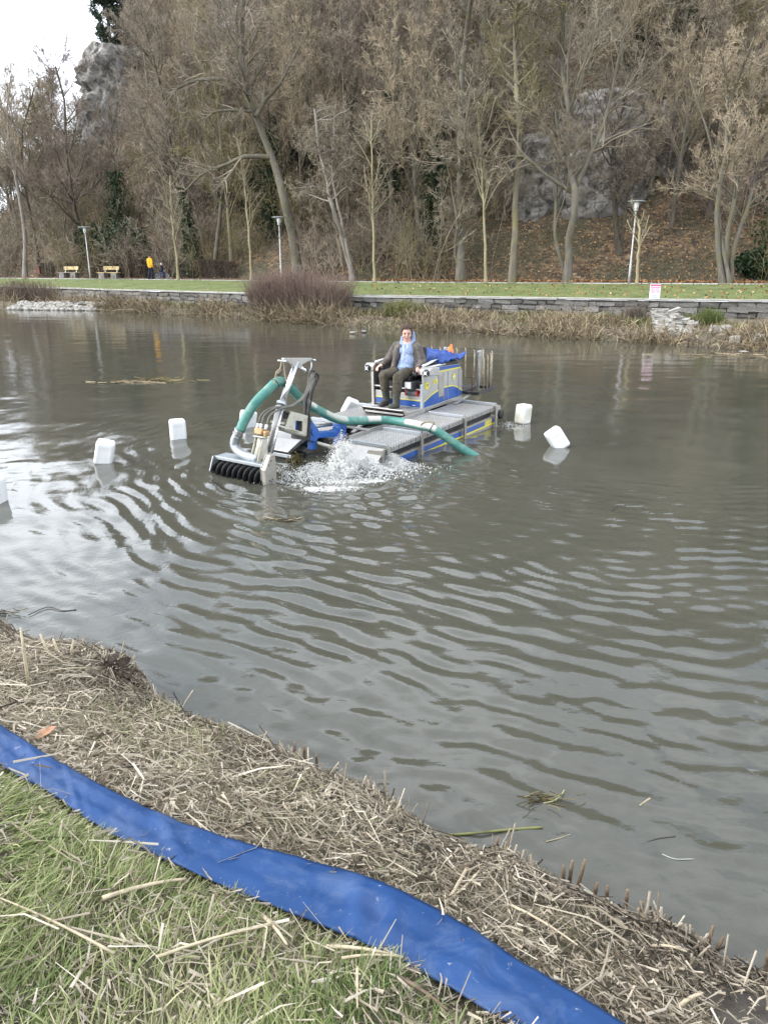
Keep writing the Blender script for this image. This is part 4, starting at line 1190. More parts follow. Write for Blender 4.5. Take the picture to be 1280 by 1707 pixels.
GALV = metal('galvanised_steel', (0.38, 0.41, 0.43), 0.42, 0.75, (0.20, 0.18, 0.15), 0.5)
CHROME = metal('polished_cylinder', (0.68, 0.69, 0.70), 0.22, 0.95, (0.4, 0.38, 0.35), 0.25)
BLUE = mat_plain('blue_paint', (0.014, 0.075, 0.30), 0.35, var=0.1, dirt=(0.18, 0.17, 0.14), dirt_amt=0.35, dirt_scale=2)
BLUE2 = mat_plain('blue_bracket_paint', (0.015, 0.09, 0.34), 0.4, var=0.15, dirt=(0.10, 0.09, 0.08), dirt_amt=0.4, dirt_scale=6)
YEL = mat_plain('yellow_film', (0.75, 0.66, 0.03), 0.45, var=0.1, dirt=(0.3, 0.27, 0.15), dirt_amt=0.4)
BLK = mat_plain('black_rubber', (0.014, 0.014, 0.015), 0.6, var=0.3)
BLKM = mat_plain('black_steel', (0.025, 0.025, 0.027), 0.5, var=0.3, dirt=(0.12, 0.09, 0.06), dirt_amt=0.5, dirt_scale=6)
CREAM = mat_plain('cream_paint', (0.44, 0.43, 0.36), 0.5, var=0.1, dirt=(0.28, 0.20, 0.10), dirt_amt=0.7, dirt_scale=8)
BRASS = mat_plain('rusty_brass', (0.36, 0.23, 0.11), 0.5, 0.3, var=0.4, scale=14)
WHITEP = mat_plain('white_plastic', (0.62, 0.62, 0.60), 0.5, var=0.06)
REDP = mat_plain('red_plastic', (0.45, 0.03, 0.02), 0.45)
GREYP = mat_plain('grey_plastic', (0.10, 0.11, 0.12), 0.5)
RUST = mat_plain('rusty_rod', (0.46, 0.39, 0.29), 0.7, 0.2, var=0.45, scale=20)

m_tread, t, b = new_mat('tread_plate')
tcn = t.nodes.new('ShaderNodeTexCoord')
br = t.nodes.new('ShaderNodeTexBrick')
br.offset = 0.0; br.inputs['Scale'].default_value = 1.0
br.inputs['Brick Width'].default_value = 0.062; br.inputs['Row Height'].default_value = 0.042; br.inputs['Mortar Size'].default_value = 0.008; br.inputs['Mortar Smooth'].default_value = 0.3
br.inputs['Color1'].default_value = (0.54, 0.53, 0.51, 1); br.inputs['Color2'].default_value = (0.46, 0.45, 0.43, 1); br.inputs['Mortar'].default_value = (0.10, 0.10, 0.10, 1)
t.links.new(tcn.outputs['Object'], br.inputs['Vector'])
d = ramp(t, noise(t, 2.2, 6, 0.65), [(0.48, (0, 0, 0)), (0.75, (0.6,) * 3)])
c = mixc(t, d, br.outputs['Color'], (0.33, 0.27, 0.20))
t.links.new(c, b.inputs['Base Color']); b.inputs['Metallic'].default_value = 0.45
t.links.new(ramp(t, noise(t, 6, 5), [(0.3, (0.35,) * 3), (0.7, (0.6,) * 3)]), b.inputs['Roughness'])
inv = t.nodes.new('ShaderNodeMath'); inv.operation = 'SUBTRACT'; inv.inputs[0].default_value = 1.0; t.links.new(br.outputs['Fac'], inv.inputs[1])
bump(t, b, inv.outputs[0], 0.8, 0.01)

def bp(mb, name, mat, parent=BO, bevel=0.004, smooth=False):
    return mb.build(name, mat, parent, bevel, smooth)

# ---- pontoons
def pontoon(y0, y1, outer, nose):
    hull = bp(MB().prism([(-1.70, -0.28), (-1.70, 0.13), (1.62, 0.13), (nose, 0.05), (nose - .1, -0.05), (1.5, -0.28)], 1, y0 + .03, y1 - .03), 'pontoon', ALUW)
    # dark track well between hull and deck
    bp(MB().box(((-0.03), (y0 + y1) / 2, 0.18), (3.15, (y1 - y0) - 0.16, 0.095)), 'track_well', BLK, hull, 0)
    # deck tray: three plates with turned-down lips
    yc = (y0 + y1) / 2; wd = y1 - y0
    for a, c_ in ((-1.68, -0.54), (-0.525, 0.73), (0.745, 1.60)):
        s = MB().box(((a + c_) / 2, yc, 0.299), (c_ - a, wd, 0.012))
        s.box(((a + c_) / 2, outer - math.copysign(.006, outer), 0.262), (c_ - a, 0.012, 0.062))
        inner = y0 + .006 if outer > 0 else y1 - .006
        s.box(((a + c_) / 2, inner, 0.265), (c_ - a, 0.010, 0.055))
        bp(s, 'deck_plate', m_tread, hull, 0)
    # ribs pressed in the lip
    rb = MB()
    for k in range(74):
        x = -1.66 + k * 0.044
        rb.box((x, outer + math.copysign(.004, outer), 0.262), (0.014, 0.008, 0.05))
    bp(rb, 'lip_rib', ALU, hull, 0)
    for x in (-1.60, -0.532, 0.738, 1.58):
        bp(MB().box((x, yc + math.copysign(0.05, outer), 0.329), (0.055, wd - 0.08, 0.047)), 'cross_bar', GALV, hull)
        bp(MB().box((x, outer + math.copysign(.022, outer), 0.12), (0.06, 0.024, 0.42)), 'bracket', ALUW, hull)
    # nose
    bp(MB().prism([(1.605, 0.30), (nose, 0.15), (nose, 0.138), (1.605, 0.286)], 1, y0, y1), 'nose_plate', ALU, hull)
    bp(MB().prism([(1.60, 0.29), (1.66, 0.305), (1.70, 0.29), (1.70, 0.02), (1.60, -0.02)], 1, outer - math.copysign(.014, outer), outer), 'cheek_plate', ALU, hull)
    # hull stripe
    side = outer - math.copysign(.03, outer)
    sd = math.copysign(.003, outer)
    for a, c_ in ((-1.28, -0.56), (-0.50, -0.06), (0.02, 0.70), (0.78, 1.25)):
        bp(MB().box(((a + c_) / 2, side + sd / 2, 0.063), (c_ - a, abs(sd), 0.072)), 'blue_stripe', BLUE, hull, 0)
    bp(MB().box((-0.05, side + sd / 2, 0.010), (3.2, abs(sd), 0.022)), 'yellow_line', YEL, hull, 0)
    for x0 in (-1.36, -1.44, -1.52):
        bp(MB().prism([(x0, 0.024), (x0 + .045, 0.024), (x0 + .015, 0.10), (x0 - .03, 0.10)], 1, side, side + sd), 'yellow_slash', YEL, hull, 0)
    bp(MB().box((-1.62, side + sd / 2, 0.063), (0.10, abs(sd), 0.072)), 'blue_stripe', BLUE, hull, 0)
    bp(MB().box((1.40, side + sd / 2, 0.05), (0.20, abs(sd), 0.085)), 'warning_sticker', YEL, hull, 0)
    for k in range(3):
        bp(MB().prism([(1.34 + k * .06, .02), (1.365 + k * .06, .02), (1.385 + k * .06, .08), (1.36 + k * .06, .08)], 1, side + sd, side + 2 * sd), 'sticker_mark', BLK, hull, 0)
    # stern wheel and guard
    bp(MB().prism([(-1.70, .30), (-1.80, .28), (-1.83, .22), (-1.78, .10), (-1.70, .08)], 1, outer - math.copysign(.02, outer), outer), 'stern_cheek', ALU, hull)
    w_ = MB(); w_.lathe([(0.02, -.02), (0.075, -.02), (0.085, 0), (0.075, .02), (0.02, .02)], 14, Matrix.Translation((-1.79, outer + math.copysign(.02, outer), 0.13)) @ Matrix.Rotation(R(90), 4, 'X'))
    bp(w_, 'roller', BLK, hull, 0, True)
    return hull
hp = pontoon(0.31, 1.03, 1.03, 1.86)
bp(MB().prism([(.72, .03), (.72, .15), (.82, .285), (1.045, .30), (1.045, .03)], 0, 1.70, 1.715), 'bow_plate', ALUW, hp)
hs = pontoon(-0.95, -0.30, -0.95, 2.06)
# starboard nose hood and skid bar
bp(MB().prism([(1.62, .33), (1.85, .30), (2.10, .20), (2.10, .185), (1.62, .29)], 1, -0.93, -0.26), 'nose_hood', ALU, hs)
bp(MB().bar((2.07, -0.92, 0.13), (2.07, -0.22, 0.13), 0.05, 0.05), 'skid_bar', GALV, hs)
bp(MB().box((1.9, -0.55, 0.05), (0.3, 0.62, 0.14)), 'nose_block', BLK, hs)
# cross beams between the hulls, dark channel
for x in (-1.5, -0.3, 0.6, 1.30):
    bp(MB().box((x, 0.0, 0.20), (0.10, 0.66, 0.10)), 'cross_frame', BLKM)
bp(MB().box((0.45, 0.297, 0.318), (2.0, 0.02, 0.075)), 'coaming', ALU)
bp(MB().bar((0.15, -0.28, 0.31), (1.1, 0.1, 0.30), 0.06, 0.03), 'flat_bar', ALU)

# ---- operator station
YP, YS = 0.25, -0.72
side_poly = [(-0.60, 0.36), (-0.60, 0.93), (-0.66, 0.985), (-0.84, 0.985), (-1.76, 0.925), (-1.88, 0.80), (-1.88, 0.372)]
sp_ = bp(MB().prism(side_poly, 1, YP - .03, YP), 'side_panel', ALU)
so_ = bp(MB().prism(side_poly, 1, YS, YS + .03), 'side_panel', ALU)
cur = [(-0.605, 0.452), (-0.70, 0.487), (-0.85, 0.535), (-1.07, 0.575), (-1.30, 0.592), (-1.53, 0.578), (-1.70, 0.53), (-1.875, 0.447)]
cs = spline([(a, c_, 0) for a, c_ in cur], 5)[:, :2]
for par, y, sg in ((sp_, YP, 1), (so_, YS, -1)):
    ya, yb = (y, y + .003) if sg > 0 else (y - .003, y)
    bp(MB().prism([(-0.605, 0.366)] + [tuple(p) for p in cs] + [(-1.875, 0.378)], 1, ya, yb), 'blue_field', BLUE, par, 0)
    for k in range(len(cs) - 1):
        pass
    bp(MB().prism([tuple(p) for p in cs] + [(p[0], p[1] + .017) for p in cs[::-1]], 1, ya, yb + .001), 'yellow_curve', YEL, par, 0)
    bp(MB().prism([(-0.90, 0.975), (-1.755, 0.920), (-1.80, 0.872), (-0.86, 0.915)], 1, ya, yb), 'blue_band', BLUE, par, 0)
    bp(MB().prism([(-0.80, 0.903), (-1.80, 0.870), (-1.82, 0.852), (-0.80, 0.882)], 1, ya, yb + .001), 'yellow_line', YEL, par, 0)
    for k in range(3):
        x0 = -0.84 - k * .05
        bp(MB().prism([(x0, .905), (x0 - .022, .904), (x0 - .045, .965), (x0 - .023, .967)], 1, yb, yb + .002), 'yellow_slash', YEL, par, 0)
    bp(MB().prism([(-1.075, .468), (-1.235, .468), (-1.235, .80), (-1.075, .83)], 1, ya, yb + .002), 'access_flap', ALUW, par, 0)
    for x0 in (-1.07, -1.24, -1.38, -1.75):
        bp(MB().box((x0, (ya + yb) / 2, 0.62), (0.008, .012, 0.46)), 'panel_seam', ALU, par, 0)
    dm = MB(); dm.lathe([(0.062, 0), (0.062, .003)], 22, Matrix.Translation((-0.705, yb if sg > 0 else ya, 0.715)) @ Matrix.Rotation(R(-90 * sg), 4, 'X'))
    bp(dm, 'round_sticker', YEL, par, 0)
    for (x0, z0, w0, h0) in ((-0.685, .715, .012, .05), (-0.715, .72, .012, .03), (-0.735, .725, .012, .03)):
        bp(MB().box((x0, yb + .0045 if sg > 0 else ya - .0045, z0), (w0, .002, h0)), 'sticker_mark', GREYP, par, 0)
    bp(MB().box((-0.975, (yb + .001) if sg > 0 else ya - .001, 0.742), (0.115, .003, 0.06)), 'warning_sticker', YEL, par, 0)
    bp(MB().box((-0.965, (yb + .004) if sg > 0 else ya - .004, 0.742), (0.010, .002, 0.05)), 'sticker_mark', GREYP, par, 0)
    bp(MB().box((-0.985, (yb + .004) if sg > 0 else ya - .004, 0.735), (0.03, .002, 0.012)), 'sticker_mark', GREYP, par, 0)
    fl = MB()
    for dx, dz in ((0, .03), (0, -.03), (.026, 0), (-.026, 0)):
        fl.lathe([(0.029, 0), (0.029, .002)], 14, Matrix.Translation((-1.578 + dx, yb if sg > 0 else ya, 0.736 + dz)) @ Matrix.Rotation(R(-90 * sg), 4, 'X'))
    bp(fl, 'flower_logo', YEL, par, 0)
    bp(MB().box((-1.578, (yb + .004) if sg > 0 else ya - .004, 0.736), (0.095, .002, 0.028)), 'logo_band', WHITEP, par, 0)
# console housings with lamps
LAMP = mat_plain('lamp_lens', (0.75, 0.77, 0.8), 0.15, var=0.05)
for y0, y1, ly in ((0.20, 0.40, 0.335), (-0.87, -0.69, -0.80)):
    h_ = bp(MB().prism([(-0.56, 0.90), (-0.56, 0.985), (-0.62, 1.02), (-0.86, 1.0), (-0.86, 0.86)], 1, y0, y1), 'console_nose', ALU, bevel=.012)
    lm = MB(); lm.lathe([(0.040, 0), (0.056, 0.004), (0.056, 0.035), (0.046, 0.045)], 12, Matrix.Translation((-0.565, ly, 0.945)) @ Matrix.Rotation(R(90), 4, 'Y'))
    L_ = bp(lm, 'work_lamp', BLK, h_, 0.002)
    bp(MB().box((-0.518, ly, 0.945), (0.006, 0.045, 0.045)), 'lens', LAMP, L_)
    rv = MB()
    for a in range(4):
        rv.box((-0.519, ly + .043 * math.cos(a * math.pi / 2 + .78), 0.945 + .043 * math.sin(a * math.pi / 2 + .78)), (.006, .01, .01))
    bp(rv, 'lamp_screw', WHITEP, L_, 0)
bp(MB().tube([(-0.64, 0.22, 1.03), (-1.0, 0.18, 1.06), (-1.65, 0.12, 1.07)], 0.022, 10), 'side_rail', CHROME, smooth=True, bevel=0)
bp(MB().bar((-0.70, 0.235, 1.0), (-1.30, 0.225, 0.985), 0.07, 0.018), 'top_strip', WHITEP)
bp(MB().tube([(-0.64, -0.70, 1.035), (-1.0, -0.66, 1.07), (-1.65, -0.6, 1.09)], 0.022, 10), 'side_rail', CHROME, smooth=True, bevel=0)
# front panel and posts
fp = bp(MB().box((-0.60, -0.235, 0.475), (0.02, 0.94, 0.23)), 'front_panel', ALU)
bp(MB().box((-0.5885, -0.235, 0.425), (0.003, 0.88, 0.10)), 'blue_field', BLUE, fp, 0)
bp(MB().box((-0.588, -0.235, 0.482), (0.004, 0.88, 0.013)), 'yellow_line', YEL, fp, 0)
bp(MB().box((-0.5865, 0.08, 0.40), (0.002, 0.06, 0.012)), 'maker_mark', WHITEP, fp, 0)
bp(MB().box((-0.585, 0.235, 0.55), (0.05, 0.045, 0.40)), 'corner_post', GALV)
bp(MB().box((-0.585, -0.715, 0.62), (0.05, 0.05, 0.54)), 'corner_post', ALU)
bp(MB().box((-0.60, -0.24, 0.66), (0.025, 0.90, 0.022)), 'cross_rail', WHITEP)
for y in (YP - .02, YS + .02):
    bp(MB().box((-1.24, y, 0.338), (1.26, 0.05, 0.062)), 'base_rail', ALU)
# dark bay with seat
bp(MB().box((-0.92, -0.235, 0.58), (0.52, 0.90, 0.40)), 'machine_bay', BLK)
st = bp(MB().box((-0.80, -0.22, 0.815), (0.46, 0.48, 0.09)), 'seat', BLK, bevel=0.03)
bp(MB().box((-1.06, -0.22, 1.05), (0.10, 0.46, 0.46), rot=(0, R(-8), 0)), 'backrest', BLK, st, 0.04)
for y in (-0.53, 0.09):
    ar = bp(MB().box((-0.76, y, 0.90), (0.36, 0.09, 0.07)), 'armrest', BLK, st, 0.02)
    bp(MB().tube([(-0.60, y, 0.92), (-0.59, y, 0.99)], [0.016, 0.022], 8), 'joystick', BLK, ar, 0, True)
cb = bp(MB().box((-0.50, 0.075, 0.735), (0.12, 0.15, 0.13)), 'control_box', BLK, bevel=.01)
bp(MB().box((-0.438, 0.06, 0.745), (0.006, 0.115, 0.10)), 'cover', WHITEP, cb)
cy_ = MB(); cy_.lathe([(0.04, -.10), (0.048, -.09), (0.048, .09), (0.04, .10)], 12, Matrix.Translation((-0.575, 0.06, 0.60)) @ Matrix.Rotation(R(90), 4, 'X'))
cn = bp(cy_, 'canister', GREYP, bevel=0, smooth=True)
for y in (-.045, .155):
    ce = MB(); ce.lathe([(0.035, -.012), (0.05, -.012), (0.05, .012), (0.035, .012)], 12, Matrix.Translation((-0.575, y, 0.60)) @ Matrix.Rotation(R(90), 4, 'X'))
    bp(ce, 'end_cap', REDP, cn, 0)
# engine cover behind the seat
bp(MB().prism([(-1.13, 0.36), (-1.13, 1.02), (-1.80, 0.98), (-1.86, 0.80), (-1.86, 0.36)], 1, -0.68, 0.215), 'engine_cover', BLKM, bevel=.02)
# foot plate with raised lip
ft = MB()
ft.prism([(-0.585, 0.352), (-0.585, 0.364), (-0.10, 0.385), (-0.10, 0.373)], 1, -0.50, 0.26)
fpl = bp(ft, 'foot_plate', m_tread)
bp(MB().prism([(-0.10, 0.388), (0.03, 0.452), (0.045, 0.44), (-0.09, 0.372)], 1, -0.50, 0.26), 'lip', ALU, fpl)
bp(MB().prism([(-0.585, 0.34), (-0.585, 0.368), (-0.10, 0.392), (0.045, 0.46), (0.045, 0.445), (-0.06, 0.31)], 1, 0.262, 0.278), 'side_flange', ALUW, fpl)
bp(MB().prism([(-0.585, 0.34), (-0.585, 0.368), (-0.10, 0.392), (0.045, 0.46), (0.045, 0.445), (-0.06, 0.31)], 1, -0.518, -0.502), 'side_flange', ALUW, fpl)
bp(MB().box((-0.2, -0.12, 0.30), (0.34, 0.70, 0.05)), 'under_frame', BLKM, fpl)
bp(MB().bar((-0.02, -0.48, 0.365), (-0.02, 0.25, 0.365), 0.03, 0.03), 'under_bar', ALU, fpl)

# ---- rake basket at the stern
RZ = 0.40
rk = MB()
X0, X1, Y0, Y1 = -1.98, -2.62, -1.02, 0.50
for a, c_ in (((X0, Y0, RZ), (X0, Y1, RZ)), ((X1, Y0, RZ), (X1, Y1, RZ)), ((X0, Y1, RZ), (X1, Y1, RZ)), ((X0, Y0, RZ), (X1, Y0, RZ)), ((X0, -.25, RZ), (X1, -.25, RZ)), ((X0, .2, RZ + .003), (X1, .2, RZ + .003))):
    rk.bar(a, c_, 0.05, 0.055)
rk.bar((-1.75, 0.0, .34), (X0, 0.0, RZ), .08, .06); rk.bar((-1.75, -.5, .34), (X0, -.5, RZ), .08, .06)
rake = bp(rk, 'rake_frame', BLKM)
bp(MB().box((-2.3, 0.03, RZ + .03), (0.42, 0.36, 0.012)), 'tray', BLKM, rake)
def tine(x, y, top, mat=RUST):
    bp(MB().tube([(x, y, RZ - .02), (x, y, top - .06), (x + .004, y, top - .02), (x + .03, y, top)], [0.011, 0.011, 0.011, 0.007], 6), 'tine', mat, rake, 0, True)
for k in range(9):
    tine(X1, -0.98 + k * 0.178, 1.065 + 0.01 * math.sin(k * 3))
for x, tp in ((-2.02, 0.98), (-2.2, 1.0), (-2.34, 1.03), (-2.46, 1.04)):
    tine(x, Y1, tp)
bp(MB().tube([(X0 - .02, 0.38, RZ), (X0 - .02, 0.38, .85)], 0.011, 6), 'tine', mat_plain('rust_red', (0.16, 0.07, 0.035), 0.8, var=.3), rake, 0, True)
po = MB().bar((-2.25, 0.36, RZ), (-2.25, 0.40, 1.10), .045, .05)
po.bar((-2.25, 0.345, 1.075), (-2.25, 0.40, 1.08), .05, .03)
bp(po, 'post', GALV, rake)
bp(MB().bar((-2.25, -0.28, RZ), (-2.25, -0.30, 1.12), .05, .05), 'post', GALV, rake)
bp(MB().tube([(X0, -.2, .62), (-2.3, .1, .60), (X1, .48, .56)], .007, 5), 'tie_rod', BLKM, rake, 0)
bp(MB().bar((X1, .2, RZ), (X1, .2, .56), .03, .02), 'stay', BLKM, rake)
bp(MB().bar((X1 + .1, .45, RZ), (X1 + .1, .45, .52), .03, .02), 'stay', BLKM, rake)
bp(MB().bar((-1.35, 0.40, 0.325), (-1.95, 0.36, 0.37), .07, .01), 'flat_bar', ALU)

# ---- front arm
ar_ = bp(MB().bar((1.30, 0.0, 0.325), (1.98, 0.0, 0.44), 0.10, 0.085), 'arm', BLUE2, bevel=.008)
bp(MB().box((1.275, 0.0, 0.29), (0.045, 0.20, 0.33), rot=(0, R(-4), 0)), 'mount_plate', BLUE2, ar_)
bp(MB().box((1.33, 0.0, 0.29), (0.05, 0.13, 0.28)), 'mount_rib', BLUE2, ar_)
for y in (-.09, .09):
    bp(MB().prism([(1.86, .41), (1.86, .50), (1.99, .65), (2.06, .62), (2.11, .44), (2.04, .39), (1.92, .35)], 1, y - .012, y + .012), 'knuckle', BLUE2, ar_)
bp(MB().tube([(1.98, -.12, .50), (1.98, .12, .50)], .045, 12), 'pin', BLUE2, ar_, 0.003)
bp(MB().tube([(1.30, .13, .22), (1.62, .14, .20), (1.90, .10, .33)], [.034, .034, .020], 10), 'ram', CREAM, ar_, 0, True)
bp(MB().tube([(1.36, -.07, .46), (1.7, -.07, .50), (1.92, -.06, .56)], [.028, .028, .018], 10), 'ram', GALV, ar_, 0, True)
bp(MB().bar((1.24, .10, .42), (1.05, .36, .36), .03, .03), 'stay', ALU, ar_)
bp(MB().bar((1.24, -.05, .42), (.85, -.16, .34), .03, .03), 'stay', ALU, ar_)
bp(MB().box((1.92, .02, .29), (.09, .09, .10)), 'hose_block', BLUE2, ar_)
# rotator plate and open cream box
rc = bp(MB().prism([(2.10, .40), (2.06, .68), (2.09, .72), (2.15, .42)], 1, -.15, .15), 'rotator_plate', BLK)
bx_ = MB()
for y in (-.115, .115):
    # side cheek with a square window, as four strips
    Q = [(2.13, .47), (2.09, .74), (2.42, .86), (2.55, .66)]
    q_ = [(2.22, .555), (2.20, .69), (2.335, .725), (2.36, .60)]
    for i in range(4):
        j = (i + 1) % 4
        bx_.prism([Q[i], Q[j], q_[j], q_[i]], 1, y - .006, y + .006)
bp(bx_, 'arm_box', CREAM, rc, 0)
bp(MB().prism([(2.09, .745), (2.42, .865), (2.42, .85), (2.09, .73)], 1, -.108, .108), 'box_top', CREAM, rc, 0)
bp(MB().prism([(2.13, .47), (2.55, .66), (2.55, .645), (2.13, .455)], 1, -.108, .108), 'box_bottom', CREAM, rc, 0)
bp(MB().box((2.27, 0.0, .645), (.12, .09, .12)), 'inner_block', BLUE, rc)
# mast: guide rails, tube, cross head
mast = bp(MB().tube([(2.79, .0, .26), (2.53, .0, .83), (2.44, .0, .97)], .048, 14), 'mast', ALU, bevel=0, smooth=True)
bp(MB().tube([(2.46, 0, .94), (2.115, 0, 1.44)], .040, 14), 'piston', CHROME, mast, 0, True)
bp(MB().tube([(2.84, .07, .28), (2.50, .07, .93)], .016, 8), 'guide_rod', CHROME, mast, 0, True)
bp(MB().tube([(2.74, -.07, .28), (2.40, -.07, .93)], .016, 8), 'guide_rod', CHROME, mast, 0, True)
dirm = Vector((2.115 - 2.46, 0, 1.44 - .94)).normalized()
for s_ in (0, .07):
    c0 = Vector((2.50, 0, .885)) + dirm * s_
    bp(MB().tube([c0, c0 + dirm * .035], .068, 14), 'clamp_ring', GALV, mast, .003)
bp(MB().bar((2.60, .0, .74), (2.44, .0, .70), .17, .03), 'mast_clamp', CREAM, mast)
bp(MB().tube([(2.66, .10, .72), (2.30, .125, .57)], .014, 8), 'stay', CREAM, mast, 0, True)
ch = [(2.375, 1.525), (1.83, 1.457), (1.83, 1.427), (1.92, 1.42), (2.02, 1.40), (2.08, 1.365), (2.17, 1.37), (2.23, 1.425), (2.31, 1.47), (2.375, 1.495)]
bp(MB().prism(ch, 1, -.025, .025), 'cross_head', ALU, mast, .006)
for x, z in ((2.39, 1.49), (1.815, 1.43)):
    bp(MB().tube([(x, -.07, z), (x, .07, z)], .012, 8), 'eye_bolt', GALV, mast, 0)
bp(MB().tube([(2.06, .0, 1.38), (2.03, .06, 1.33), (2.02, .06, 1.30)], .022, 8), 'valve', CHROME, mast, 0, True)
# auger head
hd = bp(MB().box((2.99, -.19, .315), (.20, .88, .022)), 'auger_head', GALV)
bp(MB().box((3.085, -.19, .305), (.012, .88, .04)), 'front_lip', GALV, hd)
bp(MB().prism([(2.90, .30), (3.12, .33), (3.20, .15), (3.10, .02), (2.96, .08)], 1, -.645, -.63), 'end_plate', GALV, hd)
def cheek(c0):
    o = []
    for a in np.linspace(R(-180), R(0), 9):
        o.append((3.085 + .10 * math.cos(a), .135 + .10 * math.sin(a)))
    return o + [(3.185, .30), (3.07, .47), (2.985, .47)]
bp(MB().prism(cheek(0), 1, .25, .262), 'drive_case', ALUW, hd, 0.004)
bp(MB().prism([(a * .985 + .046, c_ * .985) for a, c_ in cheek(0)], 1, .262, .335), 'drive_case', ALUW, hd, 0.012)
for a, c_ in ((3.05, .39), (3.10, .35), (3.07, .13), (3.10, .15), (3.05, .155)):
    mb = MB(); mb.lathe([(.010, 0), (.010, .004)], 8, Matrix.Translation((a + .02, .3355, c_)) @ Matrix.Rotation(R(-90), 4, 'X'))
    bp(mb, 'bolt', BLK, hd, 0)
sh = MB().tube([(3.09, -.63, .155), (3.09, .25, .155)], .038, 12)
au = bp(sh, 'auger', BLKM, hd, 0, True)
hx = MB(); nturn = 9; steps = nturn * 20
vs, fs = [], []
for k in range(steps + 1):
    a = k / 20 * 2 * math.pi; y = -.62 + .86 * k / steps
    for rr, dy in ((.036, 0), (.108, .004), (.122, .012), (.108, .022), (.036, .026)):
        vs.append((3.09 + rr * math.cos(a), y + dy, .155 + rr * math.sin(a)))
for k in range(steps):
    for j in range(5):
        j2 = (j + 1) % 5
        fs.append((k * 5 + j, k * 5 + j2, k * 5 + 5 + j2, k * 5 + 5 + j))
hx.add(vs, fs)
bp(hx, 'flight', BLK, au, 0, True)
# hydraulic motor stand
bp(MB().prism([(2.84, .325), (3.04, .325), (2.91, .60), (2.83, .60)], 1, -.068, -.056), 'motor_bracket', CREAM, hd)
bp(MB().prism([(2.84, .325), (3.04, .325), (2.91, .60), (2.83, .60)], 1, .056, .068), 'motor_bracket', CREAM, hd)
bp(MB().tube([(2.95, 0, .325), (2.90, 0, .48), (2.86, 0, .60)], [.075, .05, .05], 12), 'motor_cone', CREAM, hd, 0, True)
bp(MB().box((2.865, 0, .605), (.13, .17, .016), rot=(0, R(-15), 0)), 'flange', CREAM, hd)
mo = bp(MB().box((2.85, -.03, .67), (.085, .13, .08), rot=(0, R(-15), 0)), 'hydraulic_motor', BRASS, hd, .012)
bp(MB().box((2.84, .07, .65), (.08, .05, .07)), 'valve_block', BRASS, mo, .01)
HYD = mat_plain('hydraulic_hose', (0.10, 0.095, 0.085), 0.5, var=.25, dirt=(.26, .22, .16), dirt_amt=.5)
for k, y in enumerate((-.085, -.03, .06)):
    bp(MB().tube([(2.84, y, .70), (2.815, y, .76)], .019, 8), 'fitting', WHITEP, mo, 0, True)
    pts = spline([(2.81, y, .76), (2.74, y, .86), (2.60, y + .06, .93), (2.40, .10 + .02 * k, .93), (2.18, .11 + .015 * k, 1.00), (2.00, .10 + .02 * k, 1.14), (1.90, .06 + .02 * k, 1.26)], 6)
    bp(MB().tube(pts, .012, 7), 'hydraulic_hose', HYD, mo, 0, True)
for k in range(4):
    pts = spline([(1.90 - .012 * k, .02 + .03 * k, 1.27), (1.86 - .02 * k, .03 * k, 1.20), (1.90, .03 * k - .02, 1.05), (2.00 - .02 * k, .02 * k, .90), (2.00, .02 * k, .72), (1.93, .02 * k, .60)], 6)
    bp(MB().tube(pts, .012 if k else .016, 7), 'hydraulic_hose', BLK if k % 2 else HYD, mast, 0, True)
bp(MB().tube([(1.815, 0, 1.43), (1.82, 0, 1.34), (1.87, 0, 1.27)], .010, 6), 'chain', GALV, mast, 0, True)
bp(MB().tube(spline([(1.92, .05, 1.29), (1.86, .06, 1.30), (1.83, .05, 1.24), (1.80, .05, 1.10)], 5), .009, 6), 'strap_end', BLK, mast, 0, True)
pts = spline([(2.03, .06, 1.38), (1.97, .07, 1.30), (2.02, .08, 1.12), (2.12, .08, .98), (2.12, .08, .84)], 6)
bp(MB().tube(pts, .010, 6), 'hydraulic_hose', HYD, mast, 0, True)
# rope tying the hose to the cross head
ROPE = mat_plain('rope', (0.30, 0.25, 0.17), 0.9, var=.3, scale=40)
bp(MB().tube(spline([(2.39, 0, 1.50), (2.44, 0, 1.40), (2.50, -.02, 1.33), (2.47, 0, 1.27)], 5), .009, 6), 'rope', ROPE, mast, 0, True)
bp(MB().tube(spline([(2.39, .02, 1.50), (2.385, .02, 1.38), (2.39, .05, 1.22)], 5), .008, 6), 'rope', ROPE, mast, 0, True)
bp(MB().tube(spline([(2.49, 0, 1.34), (2.46, .03, 1.39), (2.52, .02, 1.38), (2.55, 0, 1.28), (2.56, 0, 1.22)], 5), .008, 6), 'rope', ROPE, mast, 0, True)
# suction elbow
elb = spline([(2.97, .02, .345), (2.98, -.16, .36), (2.97, -.30, .39), (2.96, -.385, .455), (2.95, -.38, .54), (2.94, -.345, .60)], 5)
bp(MB().tube(elb, .058, 14), 'suction_elbow', GALV, hd, 0, True)
bp(MB().tube([(2.94, -.345, .60), (2.925, -.30, .68)], .055, 12), 'hose_tail', ALUW, hd, 0, True)
for a in (.2, .75):
    p0 = Vector((2.94, -.345, .60)).lerp(Vector((2.925, -.30, .68)), a); dd = Vector((-.015, .045, .08)).normalized()
    bp(MB().tube([p0, p0 + dd * .02], .068, 12), 'hose_clamp', GALV, hd, 0)

